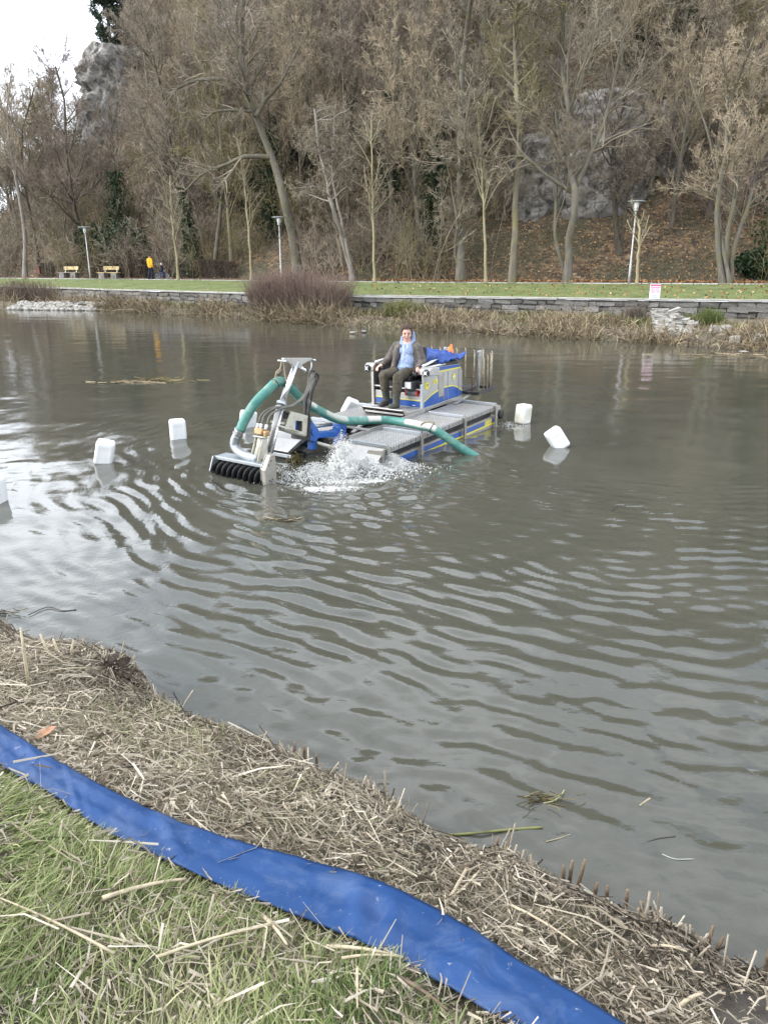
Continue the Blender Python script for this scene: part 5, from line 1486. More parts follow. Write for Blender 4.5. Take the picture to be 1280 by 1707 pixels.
# ---- the green hose, draped over the boat
m_hose, t, b = new_mat('green_hose')
a_ = attr(t, 'along')
band = ramp(t, a_, [(0.0, (0, 0, 0)), (0.285, (0, 0, 0)), (0.29, (1, 1, 1)), (0.345, (1, 1, 1)), (0.35, (0, 0, 0)), (0.385, (0, 0, 0)), (0.39, (.75, .75, .75)), (0.47, (.75, .75, .75)), (0.475, (0, 0, 0)), (0.555, (0, 0, 0)), (0.56, (1, 1, 1)), (0.60, (1, 1, 1)), (0.605, (0, 0, 0)), (0.69, (0, 0, 0)), (0.695, (1, 1, 1)), (0.80, (1, 1, 1)), (0.805, (0, 0, 0)), (1, (0, 0, 0))])
col = ramp(t, noise(t, 3.5, 6, .6), [(.3, (0.030, 0.15, 0.125)), (.7, (0.075, 0.235, 0.19))])
col = mixc(t, ramp(t, noise(t, 9, 5, .7), [(.5, (0, 0, 0)), (.7, (.5, .5, .5))]), col, (.30, .36, .28))
top = ramp(t, attr(t, 'upper'), [(.35, (0, 0, 0)), (.6, (1, 1, 1))])
bm_ = mixc(t, 1.0, band, top, 'MULTIPLY')
col = mixc(t, bm_, col, ramp(t, noise(t, 60, 5, .7), [(.35, (.36, .34, .29)), (.65, (.60, .58, .52))]))
t.links.new(col, b.inputs['Base Color']); b.inputs['Roughness'].default_value = .5
hose_pts = [(2.925, -.30, .66), (2.86, -.28, .78), (2.72, -.20, .99), (2.50, -.13, 1.155), (2.38, -.12, 1.213), (2.27, -.12, 1.185), (2.08, -.12, 1.045), (1.88, -.11, .87), (1.55, -.03, .65), (1.30, .06, .52), (.98, .12, .455), (.70, .26, .43), (.57, .42, .41), (.55, .70, .40), (.60, .95, .40), (.60, 1.12, .385), (.52, 1.28, .28), (.41, 1.45, .13), (.30, 1.66, -.02), (.20, 1.85, -.14)]
hs_ = spline(hose_pts, 10)
mbh = MB().tube([tuple(p) for p in hs_], .062, 16, cap=True)
ho = mbh.build('suction_hose', m_hose, None, 0, True)
me = ho.data
nn = len(hs_)
dl = np.concatenate([[0], np.cumsum(np.linalg.norm(np.diff(hs_, axis=0), axis=1))]); dl /= dl[-1]
al = np.repeat(dl, 16)
co = np.array([v.co for v in me.vertices]); upv = (co[:, 2] - np.repeat(hs_[:, 2], 16)) / .124 + .5
for nm_, arr in (('along', al), ('upper', upv)):
    at_ = me.attributes.new(nm_, 'FLOAT', 'POINT'); at_.data.foreach_set('value', arr.astype(np.float32))
ho.matrix_world = BM
tag(ho, 'thick green suction hose looping from auger head across the boat deck into the water', 'hose')
hb = MB()
for q in (int(nn * .185), int(nn * .79)):
    p0 = Vector(hs_[q]); dd = (Vector(hs_[q + 1]) - p0).normalized()
    hb.tube([p0, p0 + dd * .012], .066, 14, cap=False)
hbo = hb.build('hose_strap', BLK, ho, 0, True)
# rope lashing on deck edge
lash = MB().tube(spline([bw((.62, .98, .32)), bw((.66, 1.0, .45)), bw((.56, 1.12, .47)), bw((.50, 1.12, .36)), bw((.35, 1.04, .31)), bw((.15, .95, .312))], 6), .010, 6)
tag(lash.build('lashing_rope', ROPE, None, 0, True), 'grey rope lashing the green hose to the deck edge', 'rope')

# ---- blue tarp and orange bag on the engine cover
m_tarp, t, b = new_mat('blue_tarp')
c = ramp(t, noise(t, 4, 5), [(.3, (.010, .045, .22)), (.7, (.022, .08, .33))])
t.links.new(c, b.inputs['Base Color']); b.inputs['Roughness'].default_value = .4
bump(t, b, noise(t, 14, 5, .6, dist=1.0), .8, .05)
n_ = 48
u = np.linspace(0, 1, n_)
U, Vv = np.meshgrid(u, u, indexing='ij')
Xt = -1.12 - .78 * U + .05 * fbm(U * 5, Vv * 5, 61, 3); Yt = -.78 + 1.08 * Vv + .04 * fbm(U * 5, Vv * 5, 62, 3)
Zt = 1.035 + .085 * np.minimum(1, 5 * np.minimum(np.minimum(U, 1 - U), np.minimum(Vv, 1 - Vv))) + .075 * fbm(U * 4, Vv * 6, 63, 4) + .05 * np.abs(fbm(U * 9, Vv * 11, 64, 2))
Vt = np.stack([Xt, Yt, Zt], -1).reshape(-1, 3)
Vt = np.concatenate([Vt, Vt - [0, 0, .02]])
i = np.arange(n_ - 1)[:, None] * n_ + np.arange(n_ - 1)[None]
Fq = np.stack([i, i + n_, i + n_ + 1, i + 1], -1).reshape(-1, 4)
tp_ = npmesh('tarpaulin', Vt, np.concatenate([Fq, Fq[:, ::-1] + n_ * n_]), m_tarp, smooth=True)
tp_.matrix_world = BM
tag(tp_, 'crumpled bright blue tarpaulin heaped behind the boat operator', 'tarpaulin')
m_or = mat_plain('orange_bag', (0.75, 0.16, 0.03), .5, var=.15)
ob = MB()
ob.lathe([(.01, 0), (.062, .005), (.068, .03), (.046, .07), (.020, .10), (.010, .15), (.013, .165)], 12, Matrix.Translation((-1.62, .16, 1.10)))
oo = ob.build('orange_bag', m_or, None, 0, True, 1)
for v in oo.data.vertices:
    v.co.x += .03 * math.sin(v.co.z * 40 + v.co.y * 30); v.co.y += .02 * math.sin(v.co.z * 33 + v.co.x * 50)
oo.matrix_world = BM
tag(oo, 'small pointed orange bag sticking up beside the blue tarpaulin', 'bag')

# ---- water weed hanging from the auger and the front of the hull
WEED = mat_attr('water_weed', [(0, (.035, .03, .012)), (.5, (.11, .085, .035)), (1, (.20, .17, .07))], .7)
def weed(name, anchor, n, length, spread, label, seed):
    rg = np.random.default_rng(seed)
    P = np.zeros((n, 6, 3)); P[:, 0] = rg.normal(size=(n, 3)) * spread
    d_ = np.repeat(np.array([[0, 0, -1.0]]), n, 0) + rg.normal(size=(n, 3)) * .3
    st_ = length * rg.uniform(.4, 1, n) / 5
    for k in range(1, 6):
        d_ = norm(d_ + rg.normal(size=(n, 3)) * .35 + np.array([0, 0, -.15])); P[:, k] = P[:, k - 1] + d_ * st_[:, None]
    V_, F_ = tubes(P, np.full((n, 6), .006), 2)
    o_ = npmesh(name, V_, F_, WEED, attrs={'rnd': np.repeat(rg.random(n), 12)})
    o_.location = bw(anchor)
    return tag(o_, label, 'weed')
weed('water_weed', (3.05, -.05, .10), 60, .30, (.03, .03, .02), 'brown water weed trailing from the middle of the black auger', 1)
weed('water_weed', (3.05, -.58, .06), 10, .16, (.015, .02, .02), 'thin weed strand at the left end of the black auger', 2)
weed('water_weed', (3.05, -.42, .05), 8, .20, (.01, .01, .02), 'two thin weed strands dangling under the left part of the auger', 3)
weed('water_weed', (2.10, -.16, .14), 90, .26, (.05, .05, .03), 'brown weed clump caught at the bow between the two hulls', 4)
# ================================================================== PEOPLE
def capsule(mb, a, b_, ra, rb, n=12):
    a = Vector(a); b_ = Vector(b_); d = (b_ - a)
    L = max(d.length, 1e-5); d.normalize()
    prof = []
    for q in np.linspace(-90, 0, 5): prof.append((ra * math.cos(R(q)) + 1e-4, ra * math.sin(R(q))))
    for q in np.linspace(0, 90, 5): prof.append((rb * math.cos(R(q)) + 1e-4, L + rb * math.sin(R(q))))
    M = d.to_track_quat('Z', 'Y').to_matrix().to_4x4(); M.translation = a
    return mb.lathe(prof, n, M)
def ellipsoid(mb, c, r, M=None, n=14):
    prof = [(math.cos(R(q)) + 1e-4, math.sin(R(q))) for q in np.linspace(-90, 90, 11)]
    T = Matrix.Translation(c) @ Matrix.Diagonal((*r, 1))
    return mb.lathe(prof, n, (M @ T) if M is not None else T)
def organic(mb, name, mat, parent, voxel, smooth_it=6):
    o = mb.build(name, mat, parent, 0, True)
    m = o.modifiers.new('remesh', 'REMESH'); m.mode = 'VOXEL'; m.voxel_size = voxel; m.use_smooth_shade = True
    s = o.modifiers.new('smooth', 'SMOOTH'); s.iterations = smooth_it; s.factor = .5
    return o
SKIN = mat_plain('skin', (.52, .30, .235), .5, var=.08, scale=12)
HAIR = mat_plain('brown_hair', (.06, .035, .022), .7, var=.4, scale=40)
def cloth(name, col, var=.25, scale=9, bs=.8):
    m, t, b = new_mat(name)
    c = ramp(t, noise(t, scale, 5), [(.3, tuple(x * (1 - var) for x in col)), (.7, tuple(x * (1 + var) for x in col))])
    t.links.new(c, b.inputs['Base Color']); b.inputs['Roughness'].default_value = .9; b.inputs['Specular IOR Level'].default_value = .2
    n1_ = noise(t, 22, 4, .6, dist=.8)
    bump(t, b, n1_, bs, .03)
    return m
JACK = cloth('grey_brown_jacket', (.12, .106, .094), .35, 12, 1.0); HOOD = cloth('pale_blue_hoodie', (.25, .32, .47), .12); TROU = cloth('olive_trousers', (.085, .075, .055), .4); BOOT = cloth('rubber_boots', (.075, .075, .062), .3); GLOVE = cloth('dark_cuff', (.03, .03, .035))

def hand(mb, wrist, fwd, pal, side, s=1.0, curl=.9):
    """palm and five bent fingers; fwd finger direction, pal palm normal (towards what is held), side thumb side"""
    wrist = Vector(wrist); f = Vector(fwd).normalized(); p = Vector(pal).normalized(); sd = Vector(side).normalized()
    ellipsoid(mb, (0, 0, 0), (.022 * s, .042 * s, .05 * s), Matrix.Translation(wrist + f * .05 * s) @ Matrix((p, sd, f)).transposed().to_4x4(), 10)
    for k, (off, ln) in enumerate(((.030, .07), (.011, .078), (-.009, .072), (-.028, .058))):
        a = wrist + f * .088 * s + sd * off * s
        d = f.copy(); q = a
        for j, fr in enumerate((.45, .32, .25)):
            ang = curl * (j + .6) * .75
            d = (f * math.cos(ang) + p * math.sin(ang)).normalized()
            e_ = q + d * ln * fr * s
            capsule(mb, q, e_, .0095 * s, .0085 * s, 8); q = e_
    a = wrist + f * .03 * s + sd * .035 * s
    b_ = a + (f * .6 + sd * .6 + p * .5).normalized() * .038 * s
    capsule(mb, a, b_, .013 * s, .011 * s, 8); capsule(mb, b_, b_ + (f * .7 + p * .7).normalized() * .03 * s, .011 * s, .009 * s, 8)

PE = empty('person', tuple(bw((-0.80, -0.22, 0.86))), (0, 0, 0))
tag(PE, 'man in grey jacket, pale blue hoodie and olive trousers seated at the boat controls', 'person')
PE.rotation_euler = BO.rotation_euler
off_ = Vector((-0.80, -0.22, 0.86))
def L_(p): return Vector(p) - off_
pel, chest, nb_ = L_((-.84, -.22, .92)), L_((-.87, -.215, 1.19)), L_((-.855, -.21, 1.34))
hc = L_((-.835, -.205, 1.485))
rs, re, rh = L_((-.83, -.405, 1.285)), L_((-.79, -.545, 1.07)), L_((-.66, -.59, 1.005))
ls, le, lh = L_((-.865, -.025, 1.285)), L_((-.865, .075, 1.06)), L_((-.71, .085, .985))
rhip, lhip = L_((-.83, -.31, .905)), L_((-.83, -.13, .905))
rk_, lk_ = L_((-.43, -.40, .865)), L_((-.38, -.09, .865))
ra_, la_ = L_((-.50, -.395, .46)), L_((-.375, -.125, .46))
face = Vector((.85, .50, -.03)).normalized(); fside = Vector((0, 0, 1)).cross(face).normalized(); fup = face.cross(fside)
HM = Matrix((face, fside, fup)).transposed().to_4x4(); HM.translation = hc
body = MB()
ellipsoid(body, (0, 0, .03), (.098, .078, .105), HM)
ellipsoid(body, (.018, 0, -.045), (.074, .062, .075), HM)
ellipsoid(body, (.05, 0, -.085), (.035, .036, .028), HM, 10)
capsule(body, HM @ Vector((.092, 0, .025)), HM @ Vector((.112, 0, -.015)), .010, .015, 8)
for s in (-1, 1):
    ellipsoid(body, (.078, s * .034, .034), (.02, .028, .010), HM, 8)
    ellipsoid(body, (-.005, s * .079, .0), (.022, .010, .032), HM, 8)
    ellipsoid(body, (.066, s * .042, -.02), (.024, .026, .026), HM, 8)
capsule(body, hc + Vector((-.01, 0, -.06)), nb_ + Vector((-.01, 0, -.05)), .058, .062)
capsule(body, nb_ + Vector((0, 0, -.06)), pel, .13, .13)
for a, e_, h_ in ((rs, re, rh), (ls, le, lh)):
    capsule(body, a, e_, .05, .042); capsule(body, e_, h_, .042, .028)
for hp_, kn, an in ((rhip, rk_, ra_), (lhip, lk_, la_)):
    capsule(body, hp_, kn, .07, .055); capsule(body, kn, an, .055, .04)
hand(body, rh, (.8, -.35, -.45), (.2, .5, -.8), (.2, .85, .3)); hand(body, lh, (.75, .3, -.6), (-.1, -.4, -.9), (.4, -.8, .1))
organic(body, 'body', SKIN, PE, .0075, 3)
# eyes, brows, mouth
ey = MB()
for s in (-1, 1): ellipsoid(ey, (.089, s * .031, .018), (.010, .014, .007), HM, 8)
ey.build('eyes', mat_plain('eye', (.05, .035, .03), .3), PE, 0, True)
bwm = MB()
for s in (-1, 1): capsule(bwm, HM @ Vector((.098, s * .016, .037)), HM @ Vector((.084, s * .050, .040)), .006, .005, 6)
bwm.build('eyebrows', HAIR, PE, 0, True)
mm = MB(); capsule(mm, HM @ Vector((.089, -.022, -.050)), HM @ Vector((.089, .022, -.050)), .006, .006, 6)
mm.build('mouth', mat_plain('lips', (.36, .14, .12), .5), PE, 0, True)
hr = MB()
rg = np.random.default_rng(5)
ellipsoid(hr, (-.022, 0, .055), (.098, .088, .098), HM)
for k in range(120):
    a = rg.uniform(-math.pi, math.pi); e_ = rg.uniform(.25, 1.45)
    p = Vector((-.02 + .098 * math.cos(e_) * math.cos(a), .086 * math.cos(e_) * math.sin(a), .058 + .098 * math.sin(e_)))
    if p.x > .06 and p.z < .092: p.z = .098 + rg.uniform(0, .02); p.x = .075
    d = Vector((rg.uniform(.1, .9), rg.uniform(-.6, .6), rg.uniform(-.3, .6))).normalized()
    capsule(hr, HM @ p, HM @ (p + d * .035), .014, .007, 6)
for s in (-1, 1):
    capsule(hr, HM @ Vector((.02, s * .078, .06)), HM @ Vector((.018, s * .080, .0)), .018, .010, 8)
organic(hr, 'hair', HAIR, PE, .007, 1)
# hoodie: torso, collar, hood bunched round the neck
hd_ = MB()
fw = Vector((.93, .36, 0)).normalized(); sw = Vector((0, 0, 1)).cross(fw)
capsule(hd_, chest + fw * .03 + Vector((0, 0, .05)), pel + fw * .05 + Vector((0, 0, .04)), .125, .135)
ellipsoid(hd_, chest + fw * .045 + Vector((0, 0, -.10)), (.13, .13, .16))
ellipsoid(hd_, pel + fw * .06 + Vector((0, 0, .06)), (.14, .15, .07))
for k in range(14):
    a = 2 * math.pi * k / 14
    fr_ = math.cos(a)
    c0 = nb_ + fw * (.088 * fr_ + .02) + sw * (.092 * math.sin(a)) + Vector((0, 0, .025 - .05 * fr_))
    ellipsoid(hd_, c0, (.032, .032, .034))
# hood lying behind the neck, standing up on his left side
ellipsoid(hd_, nb_ - fw * .10 + Vector((0, 0, .07)), (.075, .10, .10))
capsule(hd_, nb_ + sw * .09 - fw * .04 + Vector((0, 0, .04)), hc + sw * .095 - fw * .045 + Vector((0, 0, .02)), .042, .030)
capsule(hd_, nb_ - sw * .085 - fw * .05 + Vector((0, 0, .03)), hc - sw * .085 - fw * .05 + Vector((0, 0, -.05)), .040, .028)
ellipsoid(hd_, chest + fw * .075 + Vector((0, 0, .04)), (.10, .135, .13))
ellipsoid(hd_, chest + fw * .085 + Vector((0, 0, -.12)), (.11, .15, .15))
organic(hd_, 'hoodie', HOOD, PE, .010, 3)
dr = MB()
for s in (-.03, .03):
    dr.tube([hc + fw * .125 + sw * s + Vector((0, 0, -.15)), chest + fw * .165 + sw * s * 1.1 + Vector((0, 0, .0)), chest + fw * .185 + sw * s * 1.1 + Vector((0, 0, -.09))], .006, 6)
dr.build('drawstring', WHITEP, PE, 0, True)
# jacket: open at the front, two fronts, back and sleeves
jk = MB()
for s, sh, el, hn in ((1, rs, re, rh), (-1, ls, le, lh)):
    # note: sw points to port
    sd = -sw * s
    capsule(jk, sh + Vector((0, 0, -.02)), chest + sd * .13 + fw * .02 + Vector((0, 0, -.05)), .085, .095)
    capsule(jk, chest + sd * .145 + fw * .03, pel + sd * .17 + fw * .045 + Vector((0, 0, .00)), .085, .08)
    capsule(jk, chest + sd * .15 + fw * .065 + Vector((0, 0, .08)), pel + sd * .20 + fw * .11 + Vector((0, 0, .03)), .05, .045)
    capsule(jk, nb_ + sd * .10 + Vector((0, 0, -.01)), chest + sd * .145 + fw * .065 + Vector((0, 0, .05)), .05, .05)
    capsule(jk, nb_ + sd * .04 + Vector((0, 0, -.03)), sh, .07, .078)
    capsule(jk, sh, el, .082, .070); capsule(jk, el, el.lerp(hn, .82), .070, .050)
    for k in range(3):
        ellipsoid(jk, sh.lerp(el, .3 + .3 * k), (.082 - .005 * k, .080 - .005 * k, .03))
capsule(jk, chest - fw * .06 + Vector((0, 0, .08)), pel - fw * .05, .14, .15)
capsule(jk, nb_ - fw * .07 + sw * .08, nb_ - fw * .07 - sw * .08, .05, .05)
organic(jk, 'jacket', JACK, PE, .011, 2)
pk = MB(); pk.box((0, 0, 0), (.012, .085, .10), Matrix.Translation(chest - sw * -.135 + fw * .125 + Vector((0, 0, -.02))) @ Matrix((fw, sw, Vector((0, 0, 1)))).transposed().to_4x4())
pk.build('chest_pocket', JACK, PE, .01)
ln = MB(); ln.tube([nb_ - sw * .085 + fw * .09, chest - sw * .085 + fw * .125 + Vector((0, 0, .02)), pel - sw * .13 + fw * .16 + Vector((0, 0, .08))], .012, 6)
ln.build('dark_lining', cloth('navy_lining', (.02, .025, .05)), PE, 0, True)
# trousers
tr = MB()
capsule(tr, rhip, lhip, .12, .12)
for hp_, kn, an in ((rhip, rk_, ra_), (lhip, lk_, la_)):
    capsule(tr, hp_, kn, .105, .082)
    mid = kn.lerp(an, .55)
    capsule(tr, kn, mid, .082, .075)
    for k in range(3): ellipsoid(tr, kn.lerp(mid, .3 + .3 * k), (.082, .08, .025))
organic(tr, 'trousers', TROU, PE, .011, 3)
for kn, an in ((rk_, ra_), (lk_, la_)):
    bt = MB(); mid = kn.lerp(an, .45)
    capsule(bt, mid, an, .068, .058)
    toe = an + Vector((.15, -.01, -.05))
    capsule(bt, an + Vector((0, 0, -.03)), toe, .052, .045)
    ellipsoid(bt, an + Vector((-.02, 0, -.05)), (.055, .05, .04)); 
    organic(bt, 'boot', BOOT, PE, .010, 3)

# ---- person in yellow and child with bicycle on the path
def simple_person(name, loc, rz, H_, label, top, legs, stride, arms, seat=None, hat=None, voxel=.02):
    e = tag(empty(name, loc, (0, 0, rz)), label, 'person')
    s = H_ / 1.75
    b0 = MB()
    ellipsoid(b0, (0, 0, 1.62 * s), (.095 * s, .08 * s, .12 * s)); ellipsoid(b0, (.095 * s, 0, 1.60 * s), (.02 * s, .015 * s, .02 * s), None, 8)
    capsule(b0, (0, 0, 1.55 * s), (0, 0, 1.40 * s), .055 * s, .06 * s)
    capsule(b0, (0, 0, 1.35 * s), (0, 0, .95 * s), .12 * s, .12 * s)
    sh = [(0, -.19 * s, 1.40 * s), (0, .19 * s, 1.40 * s)]
    for k in (0, 1):
        el = Vector(sh[k]) + Vector(arms[k][0]) * s; hn = el + Vector(arms[k][1]) * s
        capsule(b0, sh[k], el, .045 * s, .04 * s); capsule(b0, el, hn, .04 * s, .03 * s)
        hand(b0, hn, (.2, 0, -1), (.5, 0, -.2), (.8, 0, .3), s)
    hips = [(0, -.09 * s, .92 * s), (0, .09 * s, .92 * s)]
    feet = []
    for k in (0, 1):
        kn = Vector(hips[k]) + Vector(stride[k][0]) * s; an = kn + Vector(stride[k][1]) * s
        capsule(b0, hips[k], kn, .07 * s, .055 * s); capsule(b0, kn, an, .05 * s, .04 * s); feet.append((kn, an))
    organic(b0, 'body', SKIN, e, .016 * s, 2)
    j = MB()
    capsule(j, (0, 0, 1.36 * s), (0, 0, .92 * s), .155 * s, .15 * s); capsule(j, (0, -.13 * s, 1.37 * s), (0, .13 * s, 1.37 * s), .10 * s, .10 * s)
    for y in (-.07, .07): capsule(j, (0, y * s, 1.36 * s), (0, y * s, .90 * s), .12 * s, .125 * s)
    for k in (0, 1):
        el = Vector(sh[k]) + Vector(arms[k][0]) * s; hn = el + Vector(arms[k][1]) * s
        capsule(j, sh[k], el, .075 * s, .065 * s); capsule(j, el, el.lerp(hn, .9), .065 * s, .05 * s)
    organic(j, 'jacket', top, e, .018 * s, 3)
    tr_ = MB()
    for k in (0, 1):
        capsule(tr_, hips[k], feet[k][0], .095 * s, .075 * s); capsule(tr_, feet[k][0], feet[k][0].lerp(feet[k][1], .93), .075 * s, .062 * s)
    capsule(tr_, hips[0], hips[1], .11 * s, .11 * s)
    organic(tr_, 'trousers', legs, e, .018 * s, 3)
    for k in (0, 1):
        bt = MB(); an = feet[k][1]
        capsule(bt, an + Vector((-.03, 0, -.03)) * s, an + Vector((.16, 0, -.05)) * s, .05 * s, .04 * s)
        bt.build('shoe', GLOVE, e, 0, True)
    h2 = MB(); ellipsoid(h2, (-.015 * s, 0, 1.66 * s), (.105 * s, .092 * s, .10 * s))
    h2.build('hat' if hat else 'hair', hat or HAIR, e, 0, True)
    return e
YJ = cloth('yellow_jacket', (.72, .36, .03), .12); NAVY = cloth('navy_trousers', (.02, .025, .045), .3)
x, y, z = ground_col(252.5, .9)
simple_person('person', (x, y, PATH_Z + .01), R(60), 1.78, 'person in yellow jacket and dark trousers walking on the path', YJ, NAVY, [((.10, 0, -.42), (-.10, 0, -.42)), ((-.03, 0, -.43), (-.16, 0, -.40))], [((-.06, -.08, -.28), (.05, 0, -.25)), ((.04, .08, -.28), (.10, 0, -.24))])
x, y, z = ground_col(271, .9)
BX, BY, BZ = x, y, PATH_Z + .01
simple_person('person', (BX, BY, BZ + .02), R(-5), 1.12, 'child in dark clothes with pale helmet on a small bicycle', cloth('dark_child_jacket', (.02, .022, .035)), NAVY, [((.30, 0, -.26), (-.02, 0, -.40)), ((.22, 0, -.34), (-.12, 0, -.40))], [((.14, -.04, -.26), (.22, 0, -.02)), ((.14, .04, -.26), (.22, 0, -.02))], hat=mat_plain('pale_helmet', (.6, .6, .62), .4))
bk_ = tag(empty('bicycle', (BX, BY, BZ), (0, 0, R(-5))), 'small child bicycle on the path beside the walker in yellow', 'bicycle')
FRM = mat_plain('bike_frame', (.05, .08, .25), .4); TYRE = mat_plain('bike_tyre', (.03, .03, .03), .8); RIM = mat_plain('bike_rim', (.5, .5, .5), .4, .6)
for x0 in (-.36, .36):
    tv = MB(); pts_ = [(x0 + .20 * math.cos(a), 0, .22 + .20 * math.sin(a)) for a in np.linspace(0, 2 * math.pi, 25)]
    wl = tv.tube(pts_, .022, 6, cap=False).build('wheel', TYRE, bk_, 0, True)
    MB().tube([(x0 + .175 * math.cos(a), 0, .22 + .175 * math.sin(a)) for a in np.linspace(0, 2 * math.pi, 25)], .010, 5, cap=False).build('rim', RIM, wl, 0, True)
    for a in np.linspace(0, math.pi, 7)[:-1]:
        MB().tube([(x0 + .17 * math.cos(a), 0, .22 + .17 * math.sin(a)), (x0 - .17 * math.cos(a), 0, .22 - .17 * math.sin(a))], .003, 4).build('spoke', RIM, wl)
fr_ = MB(); fr_.tube([(-.36, 0, .22), (-.05, 0, .22), (.26, 0, .46), (-.14, 0, .46), (-.36, 0, .22)], .016, 6); fr_.tube([(-.05, 0, .22), (-.16, 0, .54)], .016, 6); fr_.tube([(.36, 0, .22), (.24, 0, .60)], .016, 6)
fr_.build('frame', FRM, bk_, 0, True)
MB().tube([(.22, -.2, .62), (.25, 0, .61), (.22, .2, .62)], .012, 6).build('handlebar', RIM, bk_, 0, True)
MB().box((-.17, 0, .56), (.2, .11, .04)).build('saddle', TYRE, bk_, .015)
# ================================================================== FLOATING CANISTERS
m_can, t, b = new_mat('white_canister')
c = ramp(t, noise(t, 6, 5), [(.3, (.70, .71, .71)), (.7, (.80, .80, .79))])
c = mixc(t, ramp(t, noise(t, 7, 7, .7), [(.52, (0, 0, 0)), (.75, (.35, .35, .35))]), c, (.50, .47, .38))
t.links.new(c, b.inputs['Base Color']); b.inputs['Roughness'].default_value = .35
b.inputs['Subsurface Weight'].default_value = .25; b.inputs['Subsurface Radius'].default_value = (.05, .05, .05)
m_can2, t, b = new_mat('stained_canister')
c = ramp(t, noise(t, 6, 5), [(.3, (.72, .72, .68)), (.7, (.80, .80, .77))])
c = mixc(t, ramp(t, noise(t, 4, 7, .7), [(.45, (0, 0, 0)), (.62, (.7, .7, .7))]), c, (.50, .44, .26))
t.links.new(c, b.inputs['Base Color']); b.inputs['Roughness'].default_value = .4
def can_mesh():
    bm = bmesh.new(); bmesh.ops.create_cube(bm, size=1.0)
    bmesh.ops.subdivide_edges(bm, edges=bm.edges[:], cuts=13, use_grid_fill=True)
    hx, hy, hz, r_ = .15, .13, .21, .05
    for v in bm.verts:
        p = [2 * q for q in v.co]
        p = [math.copysign(abs(q) ** .75, q) for q in p]
        p = Vector((p[0] * hx, p[1] * hy, p[2] * hz))
        i_ = Vector((max(-hx + r_, min(hx - r_, p.x)), max(-hy + r_, min(hy - r_, p.y)), max(-hz + r_, min(hz - r_, p.z))))
        d_ = p - i_
        if d_.length > 1e-6: p = i_ + d_.normalized() * min(r_, max(d_.length, r_ if min(abs(abs(p.x) - hx), abs(abs(p.y) - hy), abs(abs(p.z) - hz)) < 1e-4 else d_.length))
        g_ = 1 - .03 * math.exp(-((p.z - .155) / .010) ** 2) - .02 * math.exp(-((p.z + .02) / .010) ** 2)
        p.x *= g_; p.y *= g_
        if p.z > hz - .004 and abs(p.x) < .085 and abs(p.y) < .065: p.z -= .012
        if abs(p.y) > hy - .004 and abs(p.x) < .085 and -.15 < p.z < .11: p.y *= .955
        v.co = p
    me = bpy.data.meshes.new('canister'); bm.to_mesh(me); bm.free()
    return me
cm = can_mesh()
def can(px, py, rot, label, mat, sink=.10):
    q_ = atz(px, py, 0)
    e = tag(empty('canister', (q_[0], q_[1], .21 - sink), rot), label, 'canister', 'white canisters floating round the boat'); e.scale = (.80, .80, .80)
    me = cm.copy(); o_ = link_mesh('body', me, mat, e, True)
    MB().lathe([(.03, -.24), (.034, -.235), (.034, -.20)], 12, Matrix.Translation((.07, 0, 0))).build('cap', BLUE, e, .003)
    MB().tube([(-.09, 0, -.205), (-.08, 0, -.245), (.0, 0, -.25), (.02, 0, -.205)], .015, 8).build('handle', mat, e, 0, True)
can(177, 770, (R(4), R(14), R(12)), 'white canister floating lower left, tilted to the right, nearest the left edge but one', m_can, .075)
can(298, 731, (R(0), R(0), R(22)), 'upright white canister floating left of the boat, below the drifting reeds', m_can, .075)
can(414, 712, (R(5), R(8), R(40)), 'white canister half hidden behind the rising green hose', m_can, .10)
can(584, 690, (R(18), R(24), R(20)), 'white canister lying behind the left hull, between hose and operator', m_can, .10)
can(871, 705, (R(2), R(3), R(48)), 'white canister with yellow stains behind the stern of the boat', m_can2, .055)
can(927, 744, (R(-4), R(-34), R(8)), 'white canister tipped steeply over, rightmost of all', m_can, .10)
can(-8, 836, (R(3), R(5), R(-10)), 'white canister cut off by the left edge of the picture', m_can, .08)

# ================================================================== SPLASH
m_spray, t, b = new_mat('white_water')
b.inputs['Base Color'].default_value = (.86, .86, .84, 1); b.inputs['Roughness'].default_value = .25
tr_ = t.nodes.new('ShaderNodeBsdfTranslucent'); tr_.inputs[0].default_value = (.86, .86, .84, 1)
ms = t.nodes.new('ShaderNodeMixShader'); ms.inputs[0].default_value = .5
t.links.new(b.outputs[0], ms.inputs[1]); t.links.new(tr_.outputs[0], ms.inputs[2]); t.links.new(ms.outputs[0], t.nodes['Material Output'].inputs[0])
rg = np.random.default_rng(900)
ico = bmesh.new(); bmesh.ops.create_icosphere(ico, subdivisions=1, radius=1.0)
IV = np.array([v.co for v in ico.verts]); IF = np.array([[v.index for v in f.verts] for f in ico.faces]); ico.free()
OV = np.array([(1, 0, 0), (-1, 0, 0), (0, 1, 0), (0, -1, 0), (0, 0, 1), (0, 0, -1)], float)
OF = np.array([(0, 2, 4), (2, 1, 4), (1, 3, 4), (3, 0, 4), (2, 0, 5), (1, 2, 5), (3, 1, 5), (0, 3, 5)])
def drops(C, r, TV=OV, TF=OF, squash=None):
    n = len(C)
    V_ = C[:, None] + TV[None] * r[:, None, None] * (squash[:, None] if squash is not None else 1)
    F_ = TF[None] + (np.arange(n) * len(TV))[:, None, None]
    return V_.reshape(-1, 3), F_.reshape(-1, 3)
